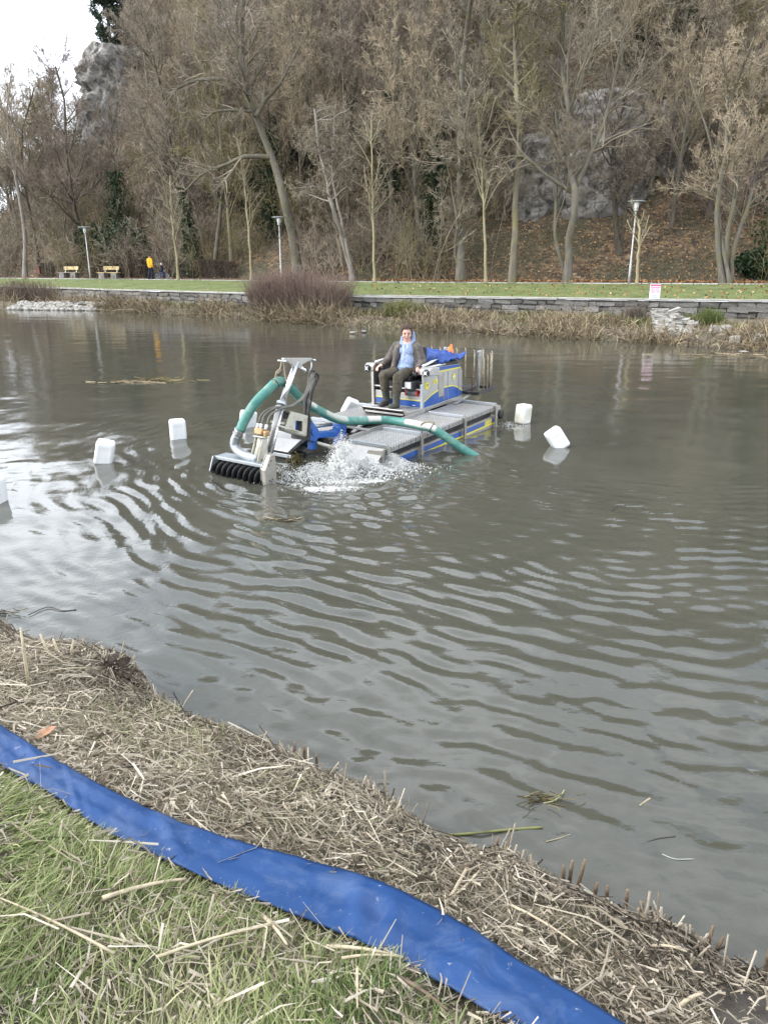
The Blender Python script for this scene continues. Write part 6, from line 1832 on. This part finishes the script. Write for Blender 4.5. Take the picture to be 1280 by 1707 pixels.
def fountain(n, cx, cy, sx, sy, hmax, hp, spread, r0, r1):
    """points of ballistic spray"""
    h0 = hmax * rg.random(n) ** hp
    a = rg.uniform(0, 2 * np.pi, n); rad = np.abs(rg.normal(size=n))
    k = .45 + .55 * (1 - h0 / hmax)
    x = cx + np.cos(a) * rad * sx * k; y = cy + np.sin(a) * rad * sy * k
    z = h0 * np.exp(-(rad * .55) ** 2)
    return np.stack([x, y, z], 1), rg.uniform(r0, r1, n) * (1.15 - .6 * h0 / hmax)
parts = []
for args in ((4200, SPL[0] - .02, SPL[1], .25, .20, .58, 1.3, 1, .002, .0065), (2200, SPL[0] + .30, SPL[1] + .05, .28, .16, .26, 1.2, 1, .005, .014), (2000, .12, 9.55, .26, .13, .20, 1.3, 1, .004, .010), (1800, SPL[0] - .35, SPL[1] - .05, .35, .3, .20, 1.6, 1, .004, .011), (160, 2.1, 12.3, .2, .25, .08, 1.2, 1, .004, .009), (500, SPL[0], SPL[1], .5, .45, .62, 2.0, 1, .003, .007)):
    C, r = fountain(*args); parts.append(drops(C, r))
spray = parts; parts = []
# churned lumps: clusters of drops thrown up in a ragged dome, with trailing strings
for cx, cy, W0, D0, H0, ncl, per in ((SPL[0], SPL[1], .24, .20, .62, 210, 42), (SPL[0] + .34, SPL[1] + .18, .24, .13, .26, 70, 32), (.16, 9.55, .24, .09, .16, 50, 30)):
    for k in range(ncl):
        a = rg.uniform(0, 2 * np.pi); rad = np.sqrt(rg.random()); u = rg.random()
        zmax = H0 * (1 - .8 * rad ** 1.6) * rg.uniform(.55, 1.15)
        out = np.array([np.cos(a), np.sin(a)]) * rad
        n = int(per * rg.uniform(.4, 1.3)); tt = rg.random(n) * rg.uniform(.4, 1)
        zz = zmax * (1 - (1 - tt) ** 2)
        C = np.stack([cx + W0 * out[0] * (.55 + .6 * tt), cy + D0 * out[1] * (.55 + .6 * tt), zz], 1) + rg.normal(size=(n, 3)) * .008 * (1 + 2.2 * tt[:, None])
        C[:, 2] = np.maximum(C[:, 2], .0)
        parts.append(drops(C, rg.uniform(.004, .0125, n) * (1.25 - .75 * tt)))
V_, F_ = joinm(parts)
so = tag(npmesh('splash', V_, F_, m_spray, smooth=True), 'white water splashing up at the bow of the boat', kind='stuff')
m = so.modifiers.new('remesh', 'REMESH'); m.mode = 'VOXEL'; m.voxel_size = .0058; m.use_smooth_shade = True
m = so.modifiers.new('smooth', 'SMOOTH'); m.iterations = 1; m.factor = .5
V_, F_ = joinm(spray)
tag(npmesh('spray', V_, F_, m_spray, smooth=True), 'fine drops of spray round the splash', kind='stuff')

# ================================================================== DRIFTING BITS, DUCKS
STRAW1 = mat_plain('drift_straw', (.28, .24, .15), .8, var=.3, scale=20)
GREENST = mat_plain('green_stem', (.15, .155, .05), .7, var=.35, scale=9)
DARKST = mat_plain('dark_stick', (.05, .042, .035), .7, var=.3)
def stick(name, pxs, r, mat, label, z=.006, cat='stem'):
    P = [tuple(atz(x, y, z)) for x, y in pxs]
    o_ = MB().tube(spline(P, 5), r * .6, 6).build(name, mat, None, 0, True)
    return tag(o_, label, cat)
stick('floating_reed', [(735, 1393), (790, 1389), (850, 1383), (904, 1379)], .010, GREENST, 'long yellow green reed stem floating at the near water edge')
stick('floating_reed', [(905, 1339), (922, 1335), (934, 1326), (940, 1317)], .006, mat_plain('pale_green_stem', (.26, .26, .12), .7), 'curved pale stem floating in a scum of weed')
stick('floating_twig', [(1066, 1343), (1074, 1337), (1083, 1331)], .009, STRAW1, 'short thick straw stub floating off the near bank')
stick('floating_twig', [(1078, 1403), (1095, 1398), (1125, 1394)], .004, DARKST, 'thin dark twig floating off the near bank')
stick('floating_twig', [(1103, 1424), (1125, 1432), (1156, 1432)], .004, mat_plain('bleached_stem', (.34, .34, .33), .7), 'bleached curved stem floating right of the dark twig')
stick('floating_twig', [(910, 1403), (930, 1398), (950, 1391)], .004, STRAW1, 'thin straw drifting just off the long green stem')
stick('floating_twig', [(48, 1025), (80, 1012), (105, 1018), (128, 1016)], .006, DARKST, 'dark twig drifting off the left end of the near bank')
stick('floating_twig', [(1020, 850), (1024, 846), (1029, 842)], .008, DARKST, 'small dark twig drifting right of centre')
def clump(px, py, n, W_, label, seed, mat, sc=1.0):
    q_ = atz(px, py, 0); rg = np.random.default_rng(seed)
    P = np.zeros((n, 4, 3)); P[:, 0] = np.stack([rg.normal(size=n) * W_, rg.normal(size=n) * W_ * .35, rg.uniform(0, .03, n)], 1)
    a = rg.uniform(-.5, .5, n) + np.where(rg.random(n) < .5, 0, np.pi); d_ = np.stack([np.cos(a), np.sin(a), rg.normal(size=n) * .15], 1)
    for k in range(1, 4): P[:, k] = P[:, k - 1] + d_ * rg.uniform(.05, .16, (n, 1)) * sc; d_ = norm(d_ + rg.normal(size=(n, 3)) * np.array([.25, .25, .08]))
    P[:, :, 2] = np.clip(P[:, :, 2], .004, .14)
    V_, F_ = tubes(P, np.full((n, 4), .012 * sc), 3)
    o_ = npmesh('drifting_weed', V_, F_, mat, attrs={'rnd': np.repeat(rg.random(n), 12)}); o_.location = (q_[0], q_[1], 0)
    return tag(o_, label, 'weed')
clump(222, 637, 40, .45, 'raft of dead reeds drifting left of the boom, larger pale one', 1, REED)
clump(262, 635, 34, .45, 'raft of dead reeds drifting right beside the pale raft', 2, WEED)
clump(905, 1335, 26, .05, 'faint scum of green weed near the curved pale stem', 3, WEED, .22)
clump(468, 870, 10, .05, 'yellowish weed scrap floating below the auger', 4, REED, .5)
clump(417, 1127, 6, .02, 'tiny yellow leaf floating off the near bank', 5, REED, .12)
clump(1210, 592, 60, 1.0, 'dead reed mat floating along the far waterline at right', 6, REED)
clump(20, 1023, 10, .05, 'brown leaf scrap floating at the left edge', 7, WEED, .3)
def duck(px, py, rz, label, light):
    q_ = atz(px, py, 0); e = tag(empty('duck', (q_[0], q_[1], .02), (0, 0, rz)), label, 'duck', 'ducks near the far bank'); e.scale = (.75, .75, .75)
    BD = mat_plain('duck_body' + ('_pale' if light else ''), (.24, .21, .17) if light else (.10, .085, .07), .8, var=.3); DH = mat_plain('duck_head' + ('_pale' if light else ''), (.16, .12, .08) if light else (.02, .05, .03), .6)
    b0 = MB(); ellipsoid(b0, (0, 0, .05), (.19, .10, .085)); ellipsoid(b0, (-.17, 0, .09), (.09, .05, .03)); organic(b0, 'body', BD, e, .015, 3)
    h0 = MB(); capsule(h0, (.13, 0, .07), (.17, 0, .18), .045, .035); ellipsoid(h0, (.185, 0, .21), (.052, .042, .045)); organic(h0, 'head', DH, e, .012, 2)
    MB().prism([(.22, .205), (.29, .19), (.29, .20), (.22, .22)], 1, -.018, .018).build('bill', mat_plain('bill', (.5, .35, .05), .5), e, .004)
    w0 = MB()
    for s in (-1, 1): ellipsoid(w0, (-.03, s * .085, .075), (.13, .022, .05))
    w0.build('wings', mat_plain('duck_wing', (.34, .32, .30) if not light else (.3, .27, .22), .8), e, 0, True)
duck(607, 555, R(10), 'dark duck with pale wings swimming left of the operator head', False)
duck(588, 557, R(170), 'small pale duck swimming left of the dark duck', True)
# ================================================================== NEAR BANK: BLUE HOSE, STRAW, GRASS
top_px = [(-330, 1030), (-200, 1098), (-90, 1165), (0, 1219), (39, 1250), (98, 1287), (156, 1320), (254, 1374), (324, 1401), (418, 1437), (500, 1454), (537, 1464), (587, 1474), (634, 1490), (681, 1521), (751, 1556), (825, 1602), (900, 1650), (985, 1702), (1110, 1780), (1330, 1915)]
bot_px = [(-330, 1088), (-200, 1160), (-90, 1232), (0, 1289), (27, 1302), (66, 1322), (121, 1358), (168, 1393), (240, 1428), (312, 1459), (390, 1501), (445, 1520), (500, 1537), (517, 1544), (619, 1587), (673, 1615), (751, 1658), (830, 1705), (905, 1758), (1010, 1835), (1230, 1985)]
TT = spline([near_hit(*p) for p in top_px], 10); BB = spline([near_hit(*p) for p in bot_px], 10)
def resample(S, n):
    dl = np.concatenate([[0], np.cumsum(np.linalg.norm(np.diff(S, axis=0), axis=1))])
    q = np.linspace(0, dl[-1], n)
    return np.stack([np.interp(q, dl, S[:, i]) for i in range(3)], 1)
NH = 210
TT, BB = resample(TT, NH), resample(BB, NH)
def sm(a, k=9):
    ker = np.ones(k) / k
    p = np.pad(a, ((k // 2, k // 2), (0, 0)), 'edge')
    return np.stack([np.convolve(p[:, i], ker, 'valid') for i in range(3)], 1)
TT, BB = sm(TT, 23), sm(BB, 23)
zc = .5 * (near_z(TT[:, 0], TT[:, 1]) + near_z(BB[:, 0], BB[:, 1]))
zc = np.convolve(np.pad(zc, 10, 'edge'), np.ones(21) / 21, 'valid')
TT[:, 2] = .5 * zc + .5 * np.convolve(np.pad(near_z(TT[:, 0], TT[:, 1]), 10, 'edge'), np.ones(21) / 21, 'valid') + .035
BB[:, 2] = .5 * zc + .5 * np.convolve(np.pad(near_z(BB[:, 0], BB[:, 1]), 10, 'edge'), np.ones(21) / 21, 'valid') + .035
NS = 14
prof = []
for k in range(NS + 1):
    u = k / NS; prof.append((u, .009 + .007 * (math.sin(math.pi * u) ** .6) - .004 * math.cos(4 * math.pi * u) * math.sin(math.pi * u)))
for k in range(NS - 1, 0, -1):
    prof.append((k / NS, -.006))
prof = np.array(prof); m_ = len(prof)
u = prof[:, 0][None, :, None]
HV = TT[:, None] * (1 - u) + BB[:, None] * u
si = np.arange(NH)[:, None] * .05
wr = .005 * fbm(si * 2.2 + prof[:, 0][None] * .6, prof[:, 0][None] * 2.5 + si * .3, 95, 3) + .004 * fbm(si * 9, prof[:, 0][None] * 1.2, 96, 2)
kink = np.zeros_like(wr)
for kx, wd_ in ((.745, .006), (.77, .006), (.83, .007), (.60, .008), (.27, .008), (.93, .006)):
    ss = np.linspace(0, 1, NH)[:, None]; kink += .014 * np.exp(-((ss - kx - .012 * prof[:, 0][None]) / wd_) ** 2)
HV[:, :, 2] += prof[:, 1][None] + np.where(prof[:, 1][None] > 0, wr + kink * np.sin(np.pi * prof[:, 0][None]), wr * .6)
i = np.arange(NH - 1)[:, None] * m_ + np.arange(m_)[None]; j2 = np.arange(NH - 1)[:, None] * m_ + ((np.arange(m_) + 1) % m_)[None]
F_ = np.stack([i, i + m_, j2 + m_, j2], -1).reshape(-1, 4)
m_lay, t, b = new_mat('blue_layflat')
c = ramp(t, noise(t, 4, 6, .6), [(.3, (.006, .038, .13)), (.7, (.011, .054, .175))])
du = ramp(t, noise(t, 5, 8, .72, dist=.6), [(.50, (0, 0, 0)), (.68, (.32, .32, .32))])
c = mixc(t, du, c, (.13, .18, .28))
b.inputs['Specular IOR Level'].default_value = .35
sc_ = ramp(t, noise(t, 26, 6, .7), [(.66, (0, 0, 0)), (.72, (.8, .8, .8))])
c = mixc(t, sc_, c, (.42, .40, .38))
br_ = ramp(t, noise(t, 2.1, 5, .6), [(.62, (0, 0, 0)), (.75, (.2, .2, .2))])
c = mixc(t, br_, c, (.12, .11, .12))
t.links.new(c, b.inputs['Base Color']); t.links.new(ramp(t, noise(t, 7, 4), [(.3, (.38,) * 3), (.7, (.6,) * 3)]), b.inputs['Roughness'])
bump(t, b, noise(t, 60, 3, .6), .15, .004)
tag(npmesh('layflat_hose', HV.reshape(-1, 3), F_, m_lay, smooth=True), 'wide flat blue hose lying across the near bank', 'hose')
HC = (TT + BB) / 2
tg_ = norm(np.gradient(HC[:, :2], axis=0)); df_ = (TT - BB)[:, :2]
LHW = .5 * np.abs(df_[:, 0] * tg_[:, 1] - df_[:, 1] * tg_[:, 0])

def hose_side(x, y):
    """distance to the hose centre line and side (+ towards camera)"""
    d2 = (x[:, None] - HC[None, :, 0]) ** 2 + (y[:, None] - HC[None, :, 1]) ** 2
    k = np.argmin(d2, 1); dist = np.sqrt(d2[np.arange(len(x)), k])
    k2 = np.minimum(k + 1, NH - 1); k1 = np.maximum(k - 1, 0)
    tx, ty = HC[k2, 0] - HC[k1, 0], HC[k2, 1] - HC[k1, 1]
    s = np.sign(ty * (x - HC[k, 0]) - tx * (y - HC[k, 1]))
    return dist - LHW[k] + HW, s
HW = .5 * np.median(np.linalg.norm(TT - BB, axis=1))
def scatter(rg, n):
    """random ground points, denser near the camera"""
    x = rg.uniform(-4.2, 3.4, n * 3); y = rg.uniform(.35, 5.4, n * 3)
    ok = (np.abs(x) < .60 * y + .95) & (edge_dist(x, y) > -.03)
    x, y = x[ok], y[ok]
    return x[:n], y[:n]

def ribbons(rg, P, w0, fold=.35, taper=.4):
    """flat straw pieces with a crease: 3 verts per ring"""
    N, k, _ = P.shape
    T = norm(np.gradient(P, axis=1))
    rv = norm(rg.normal(size=(N, 1, 3)) * np.array([1, 1, .35]))
    A = norm(np.cross(T, rv + np.array([0, 0, .0]))); B = norm(np.cross(T, A))
    B = np.where(B[..., 2:3] < 0, -B, B)
    w = (w0[:, None] * np.linspace(1, taper, k)[None])[..., None]
    V_ = np.stack([P - A * w, P + B * w * fold, P + A * w], 2)
    base = (np.arange(N)[:, None] * k + np.arange(k - 1)[None]) * 3
    F1 = np.stack([base, base + 1, base + 4, base + 3], -1).reshape(-1, 4); F2 = np.stack([base + 1, base + 2, base + 5, base + 4], -1).reshape(-1, 4)
    return V_.reshape(-1, 3), np.concatenate([F1, F2])

STRAW = mat_attr('reed_straw', [(0, (.045, .036, .026)), (.18, (.17, .138, .10)), (.45, (.37, .315, .235)), (.75, (.53, .465, .36)), (1, (.66, .60, .49))], .8, .12)
rg = np.random.default_rng(950)
# ---- litter of chopped reed (uncountable)
def litter(name, n, lo, hi, wlo, whi, lift, label, seed, dens, tilt=.10):
    rg = np.random.default_rng(seed)
    x, y = scatter(rg, n * 2)
    hd, sd = hose_side(x, y)
    ed = edge_dist(x, y)
    keep = (rg.random(len(x)) < dens(x, y, hd, sd, ed)) & (hd > HW * .97)
    x, y, ed = x[keep][:n], y[keep][:n], ed[keep][:n]; n = len(x)
    L = lo + (hi - lo) * rg.random(n) ** 2.2
    a = rg.uniform(0, 2 * np.pi, n)
    P = np.zeros((n, 3, 3))
    cx = np.cos(a); cy = np.sin(a); bend = rg.normal(size=n) * .14 * L
    tl = rg.normal(size=n) * tilt * L
    for k, s in enumerate((-.5, 0, .5)):
        px_ = x + cx * L * s + (-cy) * bend * (1 - 4 * s * s); py_ = y + cy * L * s + cx * bend * (1 - 4 * s * s)
        P[:, k] = np.stack([px_, py_, near_z(px_, py_) + lift * rg.random(n) + .006 + tl * s * 2 * (np.sign(tl * s) > 0)], 1)
    kk = 2 if hi < .1 else 3
    if kk == 2: P = P[:, ::2]
    V_, F_ = ribbons(rg, P, rg.uniform(wlo, whi, n))
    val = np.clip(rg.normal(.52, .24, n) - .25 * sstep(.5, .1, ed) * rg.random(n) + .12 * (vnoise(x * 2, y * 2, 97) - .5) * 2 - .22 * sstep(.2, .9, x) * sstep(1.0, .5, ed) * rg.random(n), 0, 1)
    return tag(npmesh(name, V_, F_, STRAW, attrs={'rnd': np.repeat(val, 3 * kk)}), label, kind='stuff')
lawn_f = lambda x, y, hd, sd: sstep(.35, .62, vnoise(x * 1.4, y * 1.4, 98)) * .55
def d_fine(x, y, hd, sd, ed):
    bare = sstep(.36, .56, vnoise(x * 2.6 + 3, y * 2.6, 99)) * sstep(-.2, .6, x) * sstep(1.0, .6, ed)
    return np.where(sd > 0, .25 + .4 * sstep(-.5, .5, x) + .35 * sstep(.55, .7, vnoise(x * 2.2, y * 2.2, 107)), 1 - .85 * bare)
litter('straw_litter', 42000, .015, .09, .0014, .0042, .035, 'chopped dry reed litter covering the near bank', 951, d_fine)
litter('straw_litter', 7200, .06, .22, .0018, .0045, .055, 'longer dry reed pieces lying on the near bank', 952, lambda x, y, hd, sd, ed: np.where(sd > 0, .28 + .2 * sstep(-.5, .5, x), .75 - .6 * sstep(.36, .56, vnoise(x * 2.6 + 3, y * 2.6, 99)) * sstep(-.2, .6, x)), .16)
litter('straw_litter', 3500, .015, .06, .003, .0068, .04, 'broad chips of reed leaf on the near bank', 954, d_fine, .2)
litter('straw_litter', 420, .15, .42, .0025, .0055, .07, 'long pale reed stalks lying on the near bank', 953, lambda x, y, hd, sd, ed: np.where(sd > 0, .5, .7), .10)

# ---- stubble standing along the edge (uncountable, cut short)
n = 1500
s_ = rg.random(n) * (len(EDGE) - 1.001); k = s_.astype(int); f = (s_ - k)[:, None]
E0 = EDGE[k] * (1 - f) + EDGE[k + 1] * f
seg = norm(EDGE[k + 1] - EDGE[k]); nrm = np.stack([seg[:, 1], -seg[:, 0]], 1)
inn = rg.exponential(.07, n) - .03
X = E0[:, 0] + nrm[:, 0] * inn; Y = E0[:, 1] + nrm[:, 1] * inn
cl = vnoise(X * 4, Y * 4, 101); kp = (cl > .50) & (np.abs(X) < .62 * Y + 1.0); X, Y = X[kp], Y[kp]; n = len(X)
Hh = rg.uniform(.025, .09, n) * (1 + 1.0 * (rg.random(n) < .12))
d_ = norm(np.stack([rg.normal(size=n) * .5, rg.normal(size=n) * .5, np.ones(n)], 1))
Z = near_z(X, Y)
P = np.stack([np.stack([X, Y, Z - .03], 1), np.stack([X, Y, Z], 1) + d_ * (Hh * .5)[:, None], np.stack([X, Y, Z], 1) + d_ * Hh[:, None]], 1)
V_, F_ = tubes(P, np.repeat(rg.uniform(.0025, .005, n)[:, None], 3, 1), 5)
tag(npmesh('reed_stubble', V_, F_, STRAW, attrs={'rnd': np.repeat(np.clip(rg.normal(.5, .22, n), 0, 1), 15)}), 'short cut reed stubble along the near water edge', kind='stuff')

# ---- grass
GRASS = mat_attr('grass', [(0, (.055, .085, .026)), (.25, (.13, .185, .055)), (.5, (.27, .315, .12)), (.75, (.43, .42, .225)), (1, (.56, .51, .34))], .6, .25)
def grass(name, n, lo, hi, w, label, seed, dens, flow=(-.5, -.6), vshift=0.0, lean=.9):
    rg = np.random.default_rng(seed)
    x, y = scatter(rg, n * 3)
    hd, sd = hose_side(x, y); ed = edge_dist(x, y)
    keep = (rg.random(len(x)) < dens(x, y, hd, sd, ed)) & (hd > HW * .93)
    x, y = x[keep][:n], y[keep][:n]; n = len(x)
    L = rg.uniform(lo, hi, n) * (.45 + .55 * sstep(HW, HW + .22, hd[keep][:n]))
    ang = np.arctan2(flow[1], flow[0]) + 3.0 * fbm(x * 2.3, y * 2.3, seed, 2) + rg.normal(size=n) * .7
    ln_ = lean * rg.uniform(.3, 1.1, n)
    d_ = norm(np.stack([np.cos(ang) * ln_, np.sin(ang) * ln_, np.ones(n)], 1))
    P = np.zeros((n, 4, 3)); P[:, 0] = np.stack([x, y, near_z(x, y) - .01], 1)
    for k in range(1, 4):
        P[:, k] = P[:, k - 1] + d_ * (L / 3)[:, None]
        d_ = norm(d_ + np.stack([np.cos(ang) * .28, np.sin(ang) * .28, -np.full(n, .22)], 1) + rg.normal(size=(n, 3)) * .05)
    P[:, 1:, 2] = np.maximum(P[:, 1:, 2], near_z(P[:, 1:, 0], P[:, 1:, 1]) + .008)
    wv = w * rg.uniform(.6, 1.3, n)
    V_, F_ = tubes(P, wv[:, None] * np.array([[1, .95, .75, .15]]), 2)
    val = np.clip(rg.normal(.52 + vshift, .2, n) + .3 * fbm(x * 2.2, y * 2.2, seed + 4, 2), 0, 1)
    return tag(npmesh(name, V_, F_, GRASS, attrs={'rnd': np.repeat(val, 8)}), label, kind='stuff')
def d_lawn(x, y, hd, sd, ed):
    return np.where(sd > 0, np.clip(1.15 - .9 * sstep(-.55, .35, x + .25 * (vnoise(x * 3, y * 3, 103) - .5)) , .10, 1) * (.35 + .65 * sstep(.25, .5, vnoise(x * 3.1, y * 3.1, 104))), 0)
def d_edge(x, y, hd, sd, ed):
    return np.where((sd < 0) & (hd < HW + .28), .45 * sstep(.45, .62, vnoise(x * 2.4, y * 2.4, 105)), np.where(sd < 0, .5 * sstep(.56, .72, vnoise(x * 1.7 + 9, y * 1.7, 106)), np.where(hd < HW + .15, .3, .05)))
grass('lawn_grass', 52000, .05, .15, .0021, 'long green grass below the blue hose', 961, d_lawn, (.8, .2), 0.0, 2.0)
grass('verge_grass', 12000, .04, .13, .0014, 'fine green and yellow grass along the blue hose', 962, d_edge, (-.2, -.3), .18, .8)

# ---- stalks, stubs and clods that can be told apart
ST = mat_plain('pale_stalk', (.44, .37, .25), .75, var=.25, scale=30)
ST2 = mat_plain('brown_stub', (.16, .115, .075), .8, var=.4, scale=40)
def stalk(px0, px1, r, label, lift=(.03, .06), mat=ST, bend=.01, n=5):
    a = near_hit(*px0); b_ = near_hit(*px1)
    P = []
    for k in range(n):
        f = k / (n - 1); p = a * (1 - f) + b_ * f
        p[2] = max(float(near_z(p[0], p[1])) + .012, a[2] * (1 - f) + b_[2] * f + lift[0] * (1 - f) + lift[1] * f) + bend * math.sin(math.pi * f); P.append(tuple(p))
    o_ = MB().tube(spline(P, 3), [r * .62 * (1 - .45 * q / (3 * (n - 1))) for q in range(3 * (n - 1) + 1)], 6).build('reed_stalk', mat, None, 0, True)
    return tag(o_, label, 'stalk', 'pale reed stalks on the near bank')
stalk((748, 1508), (868, 1420), .011, 'thick pale stalk pointing up to the clod at the water edge', (.02, .07))
stalk((742, 1512), (856, 1438), .009, 'second pale stalk lying against the thick one by the clod', (.02, .05))
stalk((350, 1314), (430, 1232), .009, 'straight pale stalk above the middle of the hose, pointing to the water')
stalk((515, 1240), (514, 1318), .008, 'single upright pale reed left of the middle of the bank', (.16, .0))
stalk((70, 1130), (150, 1130), .008, 'pale stalk at the left end of the reed litter')
stalk((60, 1190), (140, 1206), .007, 'pale straight stalk just above the hose at left')
stalk((175, 1520), (312, 1486), .012, 'broad pale reed leaf lying in the grass below the hose', (.05, .05), ST)
stalk((265, 1624), (455, 1568), .008, 'long pale straw lying in the grass near the bottom', (.06, .06))
stalk((195, 1618), (0, 1518), .007, 'thin pale straw crossing the grass at the left edge', (.06, .05))
stalk((440, 1545), (480, 1602), .011, 'short split pale straw below the hose', (.04, .06))
stalk((570, 1620), (672, 1618), .007, 'straight straw lying below the hose right of the middle', (.05, .05))
stalk((596, 1640), (596, 1700), .007, 'straw pointing toward the viewer below the hose', (.06, .04))
stalk((545, 1600), (670, 1618), .010, 'bleached flat straw along the lower side of the hose', (.05, .05))
stalk((660, 1645), (745, 1707), .010, 'brown straw slanting down under the hose at bottom', (.04, .05), ST2)
stalk((850, 1520), (960, 1600), .008, 'grey straw slanting down right of the hose')
stalk((1085, 1588), (1140, 1610), .009, 'thick pale straw at the right end of the bank')
stalk((1130, 1690), (1165, 1682), .012, 'broad pale chip of reed near the bottom right corner')
def stub(px, py, h_, lean, label, r=.008):
    q_ = atz(px, py, .12)
    o_ = MB().tube([(0, 0, -.25), (0, 0, 0), (lean[0] * .5, lean[1] * .5, h_ * .55), (lean[0], lean[1], h_)], [r * 1.2, r * 1.1, r, r * .8], 7).build('reed_stub', ST2, None, 0, True)
    o_.location = tuple(q_)
    return tag(o_, label, 'stub', 'cut reed stubs standing at the water edge')
for px, py, h_, ln_, lb in ((938, 1476, .10, (-.004, .0), 'dark stub, leftmost of the three right of the big clod'), (948, 1474, .12, (.006, 0), 'dark stub, middle of the three right of the big clod'), (962, 1484, .155, (.018, 0), 'taller leaning stub, rightmost of the three by the big clod'),
                            (990, 1496, .075, (.006, 0), 'short stub right of the three stubs'), (1010, 1500, .07, (0, 0), 'short stub beside the split reed'), (1042, 1512, .085, (.0, .0), 'split pale reed stub standing up'), (1068, 1520, .05, (0, 0), 'small dark stub right of the split reed'),
                            (1176, 1585, .12, (.012, 0), 'brown double stub near the right end of the bank'), (1190, 1594, .09, (.02, 0), 'leaning dark stub near the right end of the bank'), (1276, 1612, .08, (0, 0), 'dark stub at the right edge of the picture'),
                            (492, 1262, .09, (0, 0), 'stub at the water edge left of the upright reed'), (508, 1262, .07, (.0, 0), 'stub right beside the upright reed'), (528, 1272, .05, (0, 0), 'low stub right of the upright reed'),
                            (262, 1168, .09, (-.01, 0), 'stub just right of the dark root clump'), (273, 1174, .08, (.012, 0), 'second stub right of the dark root clump'), (825, 1418, .07, (.01, 0), 'thin stub left of the big clod')):
    stub(px, py, h_, ln_, lb)
# root clump and clod at the water edge
m_clod, t, b = new_mat('root_clod')
c = ramp(t, noise(t, 14, 7, .7), [(.35, (.022, .016, .011)), (.55, (.075, .052, .035)), (.72, (.22, .17, .12))])
t.links.new(c, b.inputs['Base Color']); b.inputs['Roughness'].default_value = .9; bump(t, b, noise(t, 40, 6, .7), 1.0, .03)
def clod(name, px, py, size, seed, label, nst):
    p = near_hit(px, py); rg = np.random.default_rng(seed)
    e = tag(empty(name, (p[0], p[1], p[2])), label, 'root clump')
    bm = bmesh.new(); bmesh.ops.create_icosphere(bm, subdivisions=4, radius=1.0)
    Vv = np.array([v.co for v in bm.verts]); Ff = np.array([[v.index for v in f.verts] for f in bm.faces]); bm.free()
    f = 1 + .35 * fbm(Vv[:, 0] * 1.6 + seed, Vv[:, 1] * 1.6 + Vv[:, 2] * 1.9, seed, 4) + .18 * fbm(Vv[:, 0] * 6, Vv[:, 1] * 6 + Vv[:, 2] * 7, seed + 1, 3)
    npmesh('body', Vv * f[:, None] * np.array(size), Ff, m_clod, e, smooth=False)
    a = rg.uniform(0, 2 * np.pi, nst); el = rg.uniform(-.1, 1.3, nst)
    d_ = np.stack([np.cos(a) * np.cos(el), np.sin(a) * np.cos(el), np.sin(el)], 1)
    P0 = d_ * np.array(size) * .9; dd = norm(d_ + rg.normal(size=(nst, 3)) * .5)
    P = np.stack([P0, P0 + dd * .02, P0 + dd * rg.uniform(.02, .06, (nst, 1)) + rg.normal(size=(nst, 3)) * .004], 1)
    V_, F_ = tubes(P, np.repeat(rg.uniform(.0015, .004, nst)[:, None], 3, 1), 4)
    npmesh('stalks', V_, F_, STRAW, e, attrs={'rnd': np.repeat(np.clip(rg.normal(.4, .25, nst), 0, 1), 12)})
clod('root_clump', 188, 1122, (.11, .10, .10), 31, 'dark root clump rising from the near water edge at left', 160)
clod('root_clump', 878, 1432, (.075, .06, .055), 32, 'pale fibrous clod at the water edge right of the long green stem', 140)
clod('root_clump', 1098, 1540, (.09, .07, .03), 33, 'low fibrous clod at the right part of the near edge', 120)
# dead leaf
lf = near_hit(78, 1238)
V_ = np.array([(-.05, 0, 0), (-.02, .022, .012), (.03, .026, .006), (.055, .0, .014), (.02, -.022, .010), (-.025, -.02, .004)])
o_ = npmesh('dead_leaf', np.concatenate([V_, V_ - [0, 0, .0015]]), [np.array([[0, 1, 4, 5], [1, 2, 3, 4], [11, 10, 7, 6], [10, 9, 8, 7]])], mat_plain('dead_leaf', (.30, .16, .09), .8, var=.3, scale=30))
o_.location = (lf[0], lf[1], lf[2] + .045); o_.rotation_euler = (0.1, -.2, .5)
tag(o_, 'reddish brown dead leaf on the straw just above the hose', 'leaf')
# upright dead stalks in the far left reeds
for i, (px, py, qx, qy, lb) in enumerate(((50, 1150, 52, 1060, 'tall pale reed standing at the left end of the near bank'), (85, 1102, 76, 1062, 'leaning reed left of the bent pair at the left end'), (100, 1098, 95, 1068, 'reed right of the leaning one at the left end'), (118, 1100, 127, 1070, 'pale broad reed standing left of the dark root clump'))):
    a = near_hit(px, py); h_ = (py - qy) / FPX * np.linalg.norm(a - np.array([0, 0, CAMZ])) * 1.12
    dx = (qx - px) / FPX * np.linalg.norm(a - np.array([0, 0, CAMZ]))
    o_ = MB().tube([(0, 0, -.05), (dx * .4, 0, h_ * .5), (dx, 0, h_)], [.009, .008, .005], 6).build('standing_reed', ST, None, 0, True)
    o_.location = tuple(a); tag(o_, lb, 'reed', 'reeds standing at the left end')
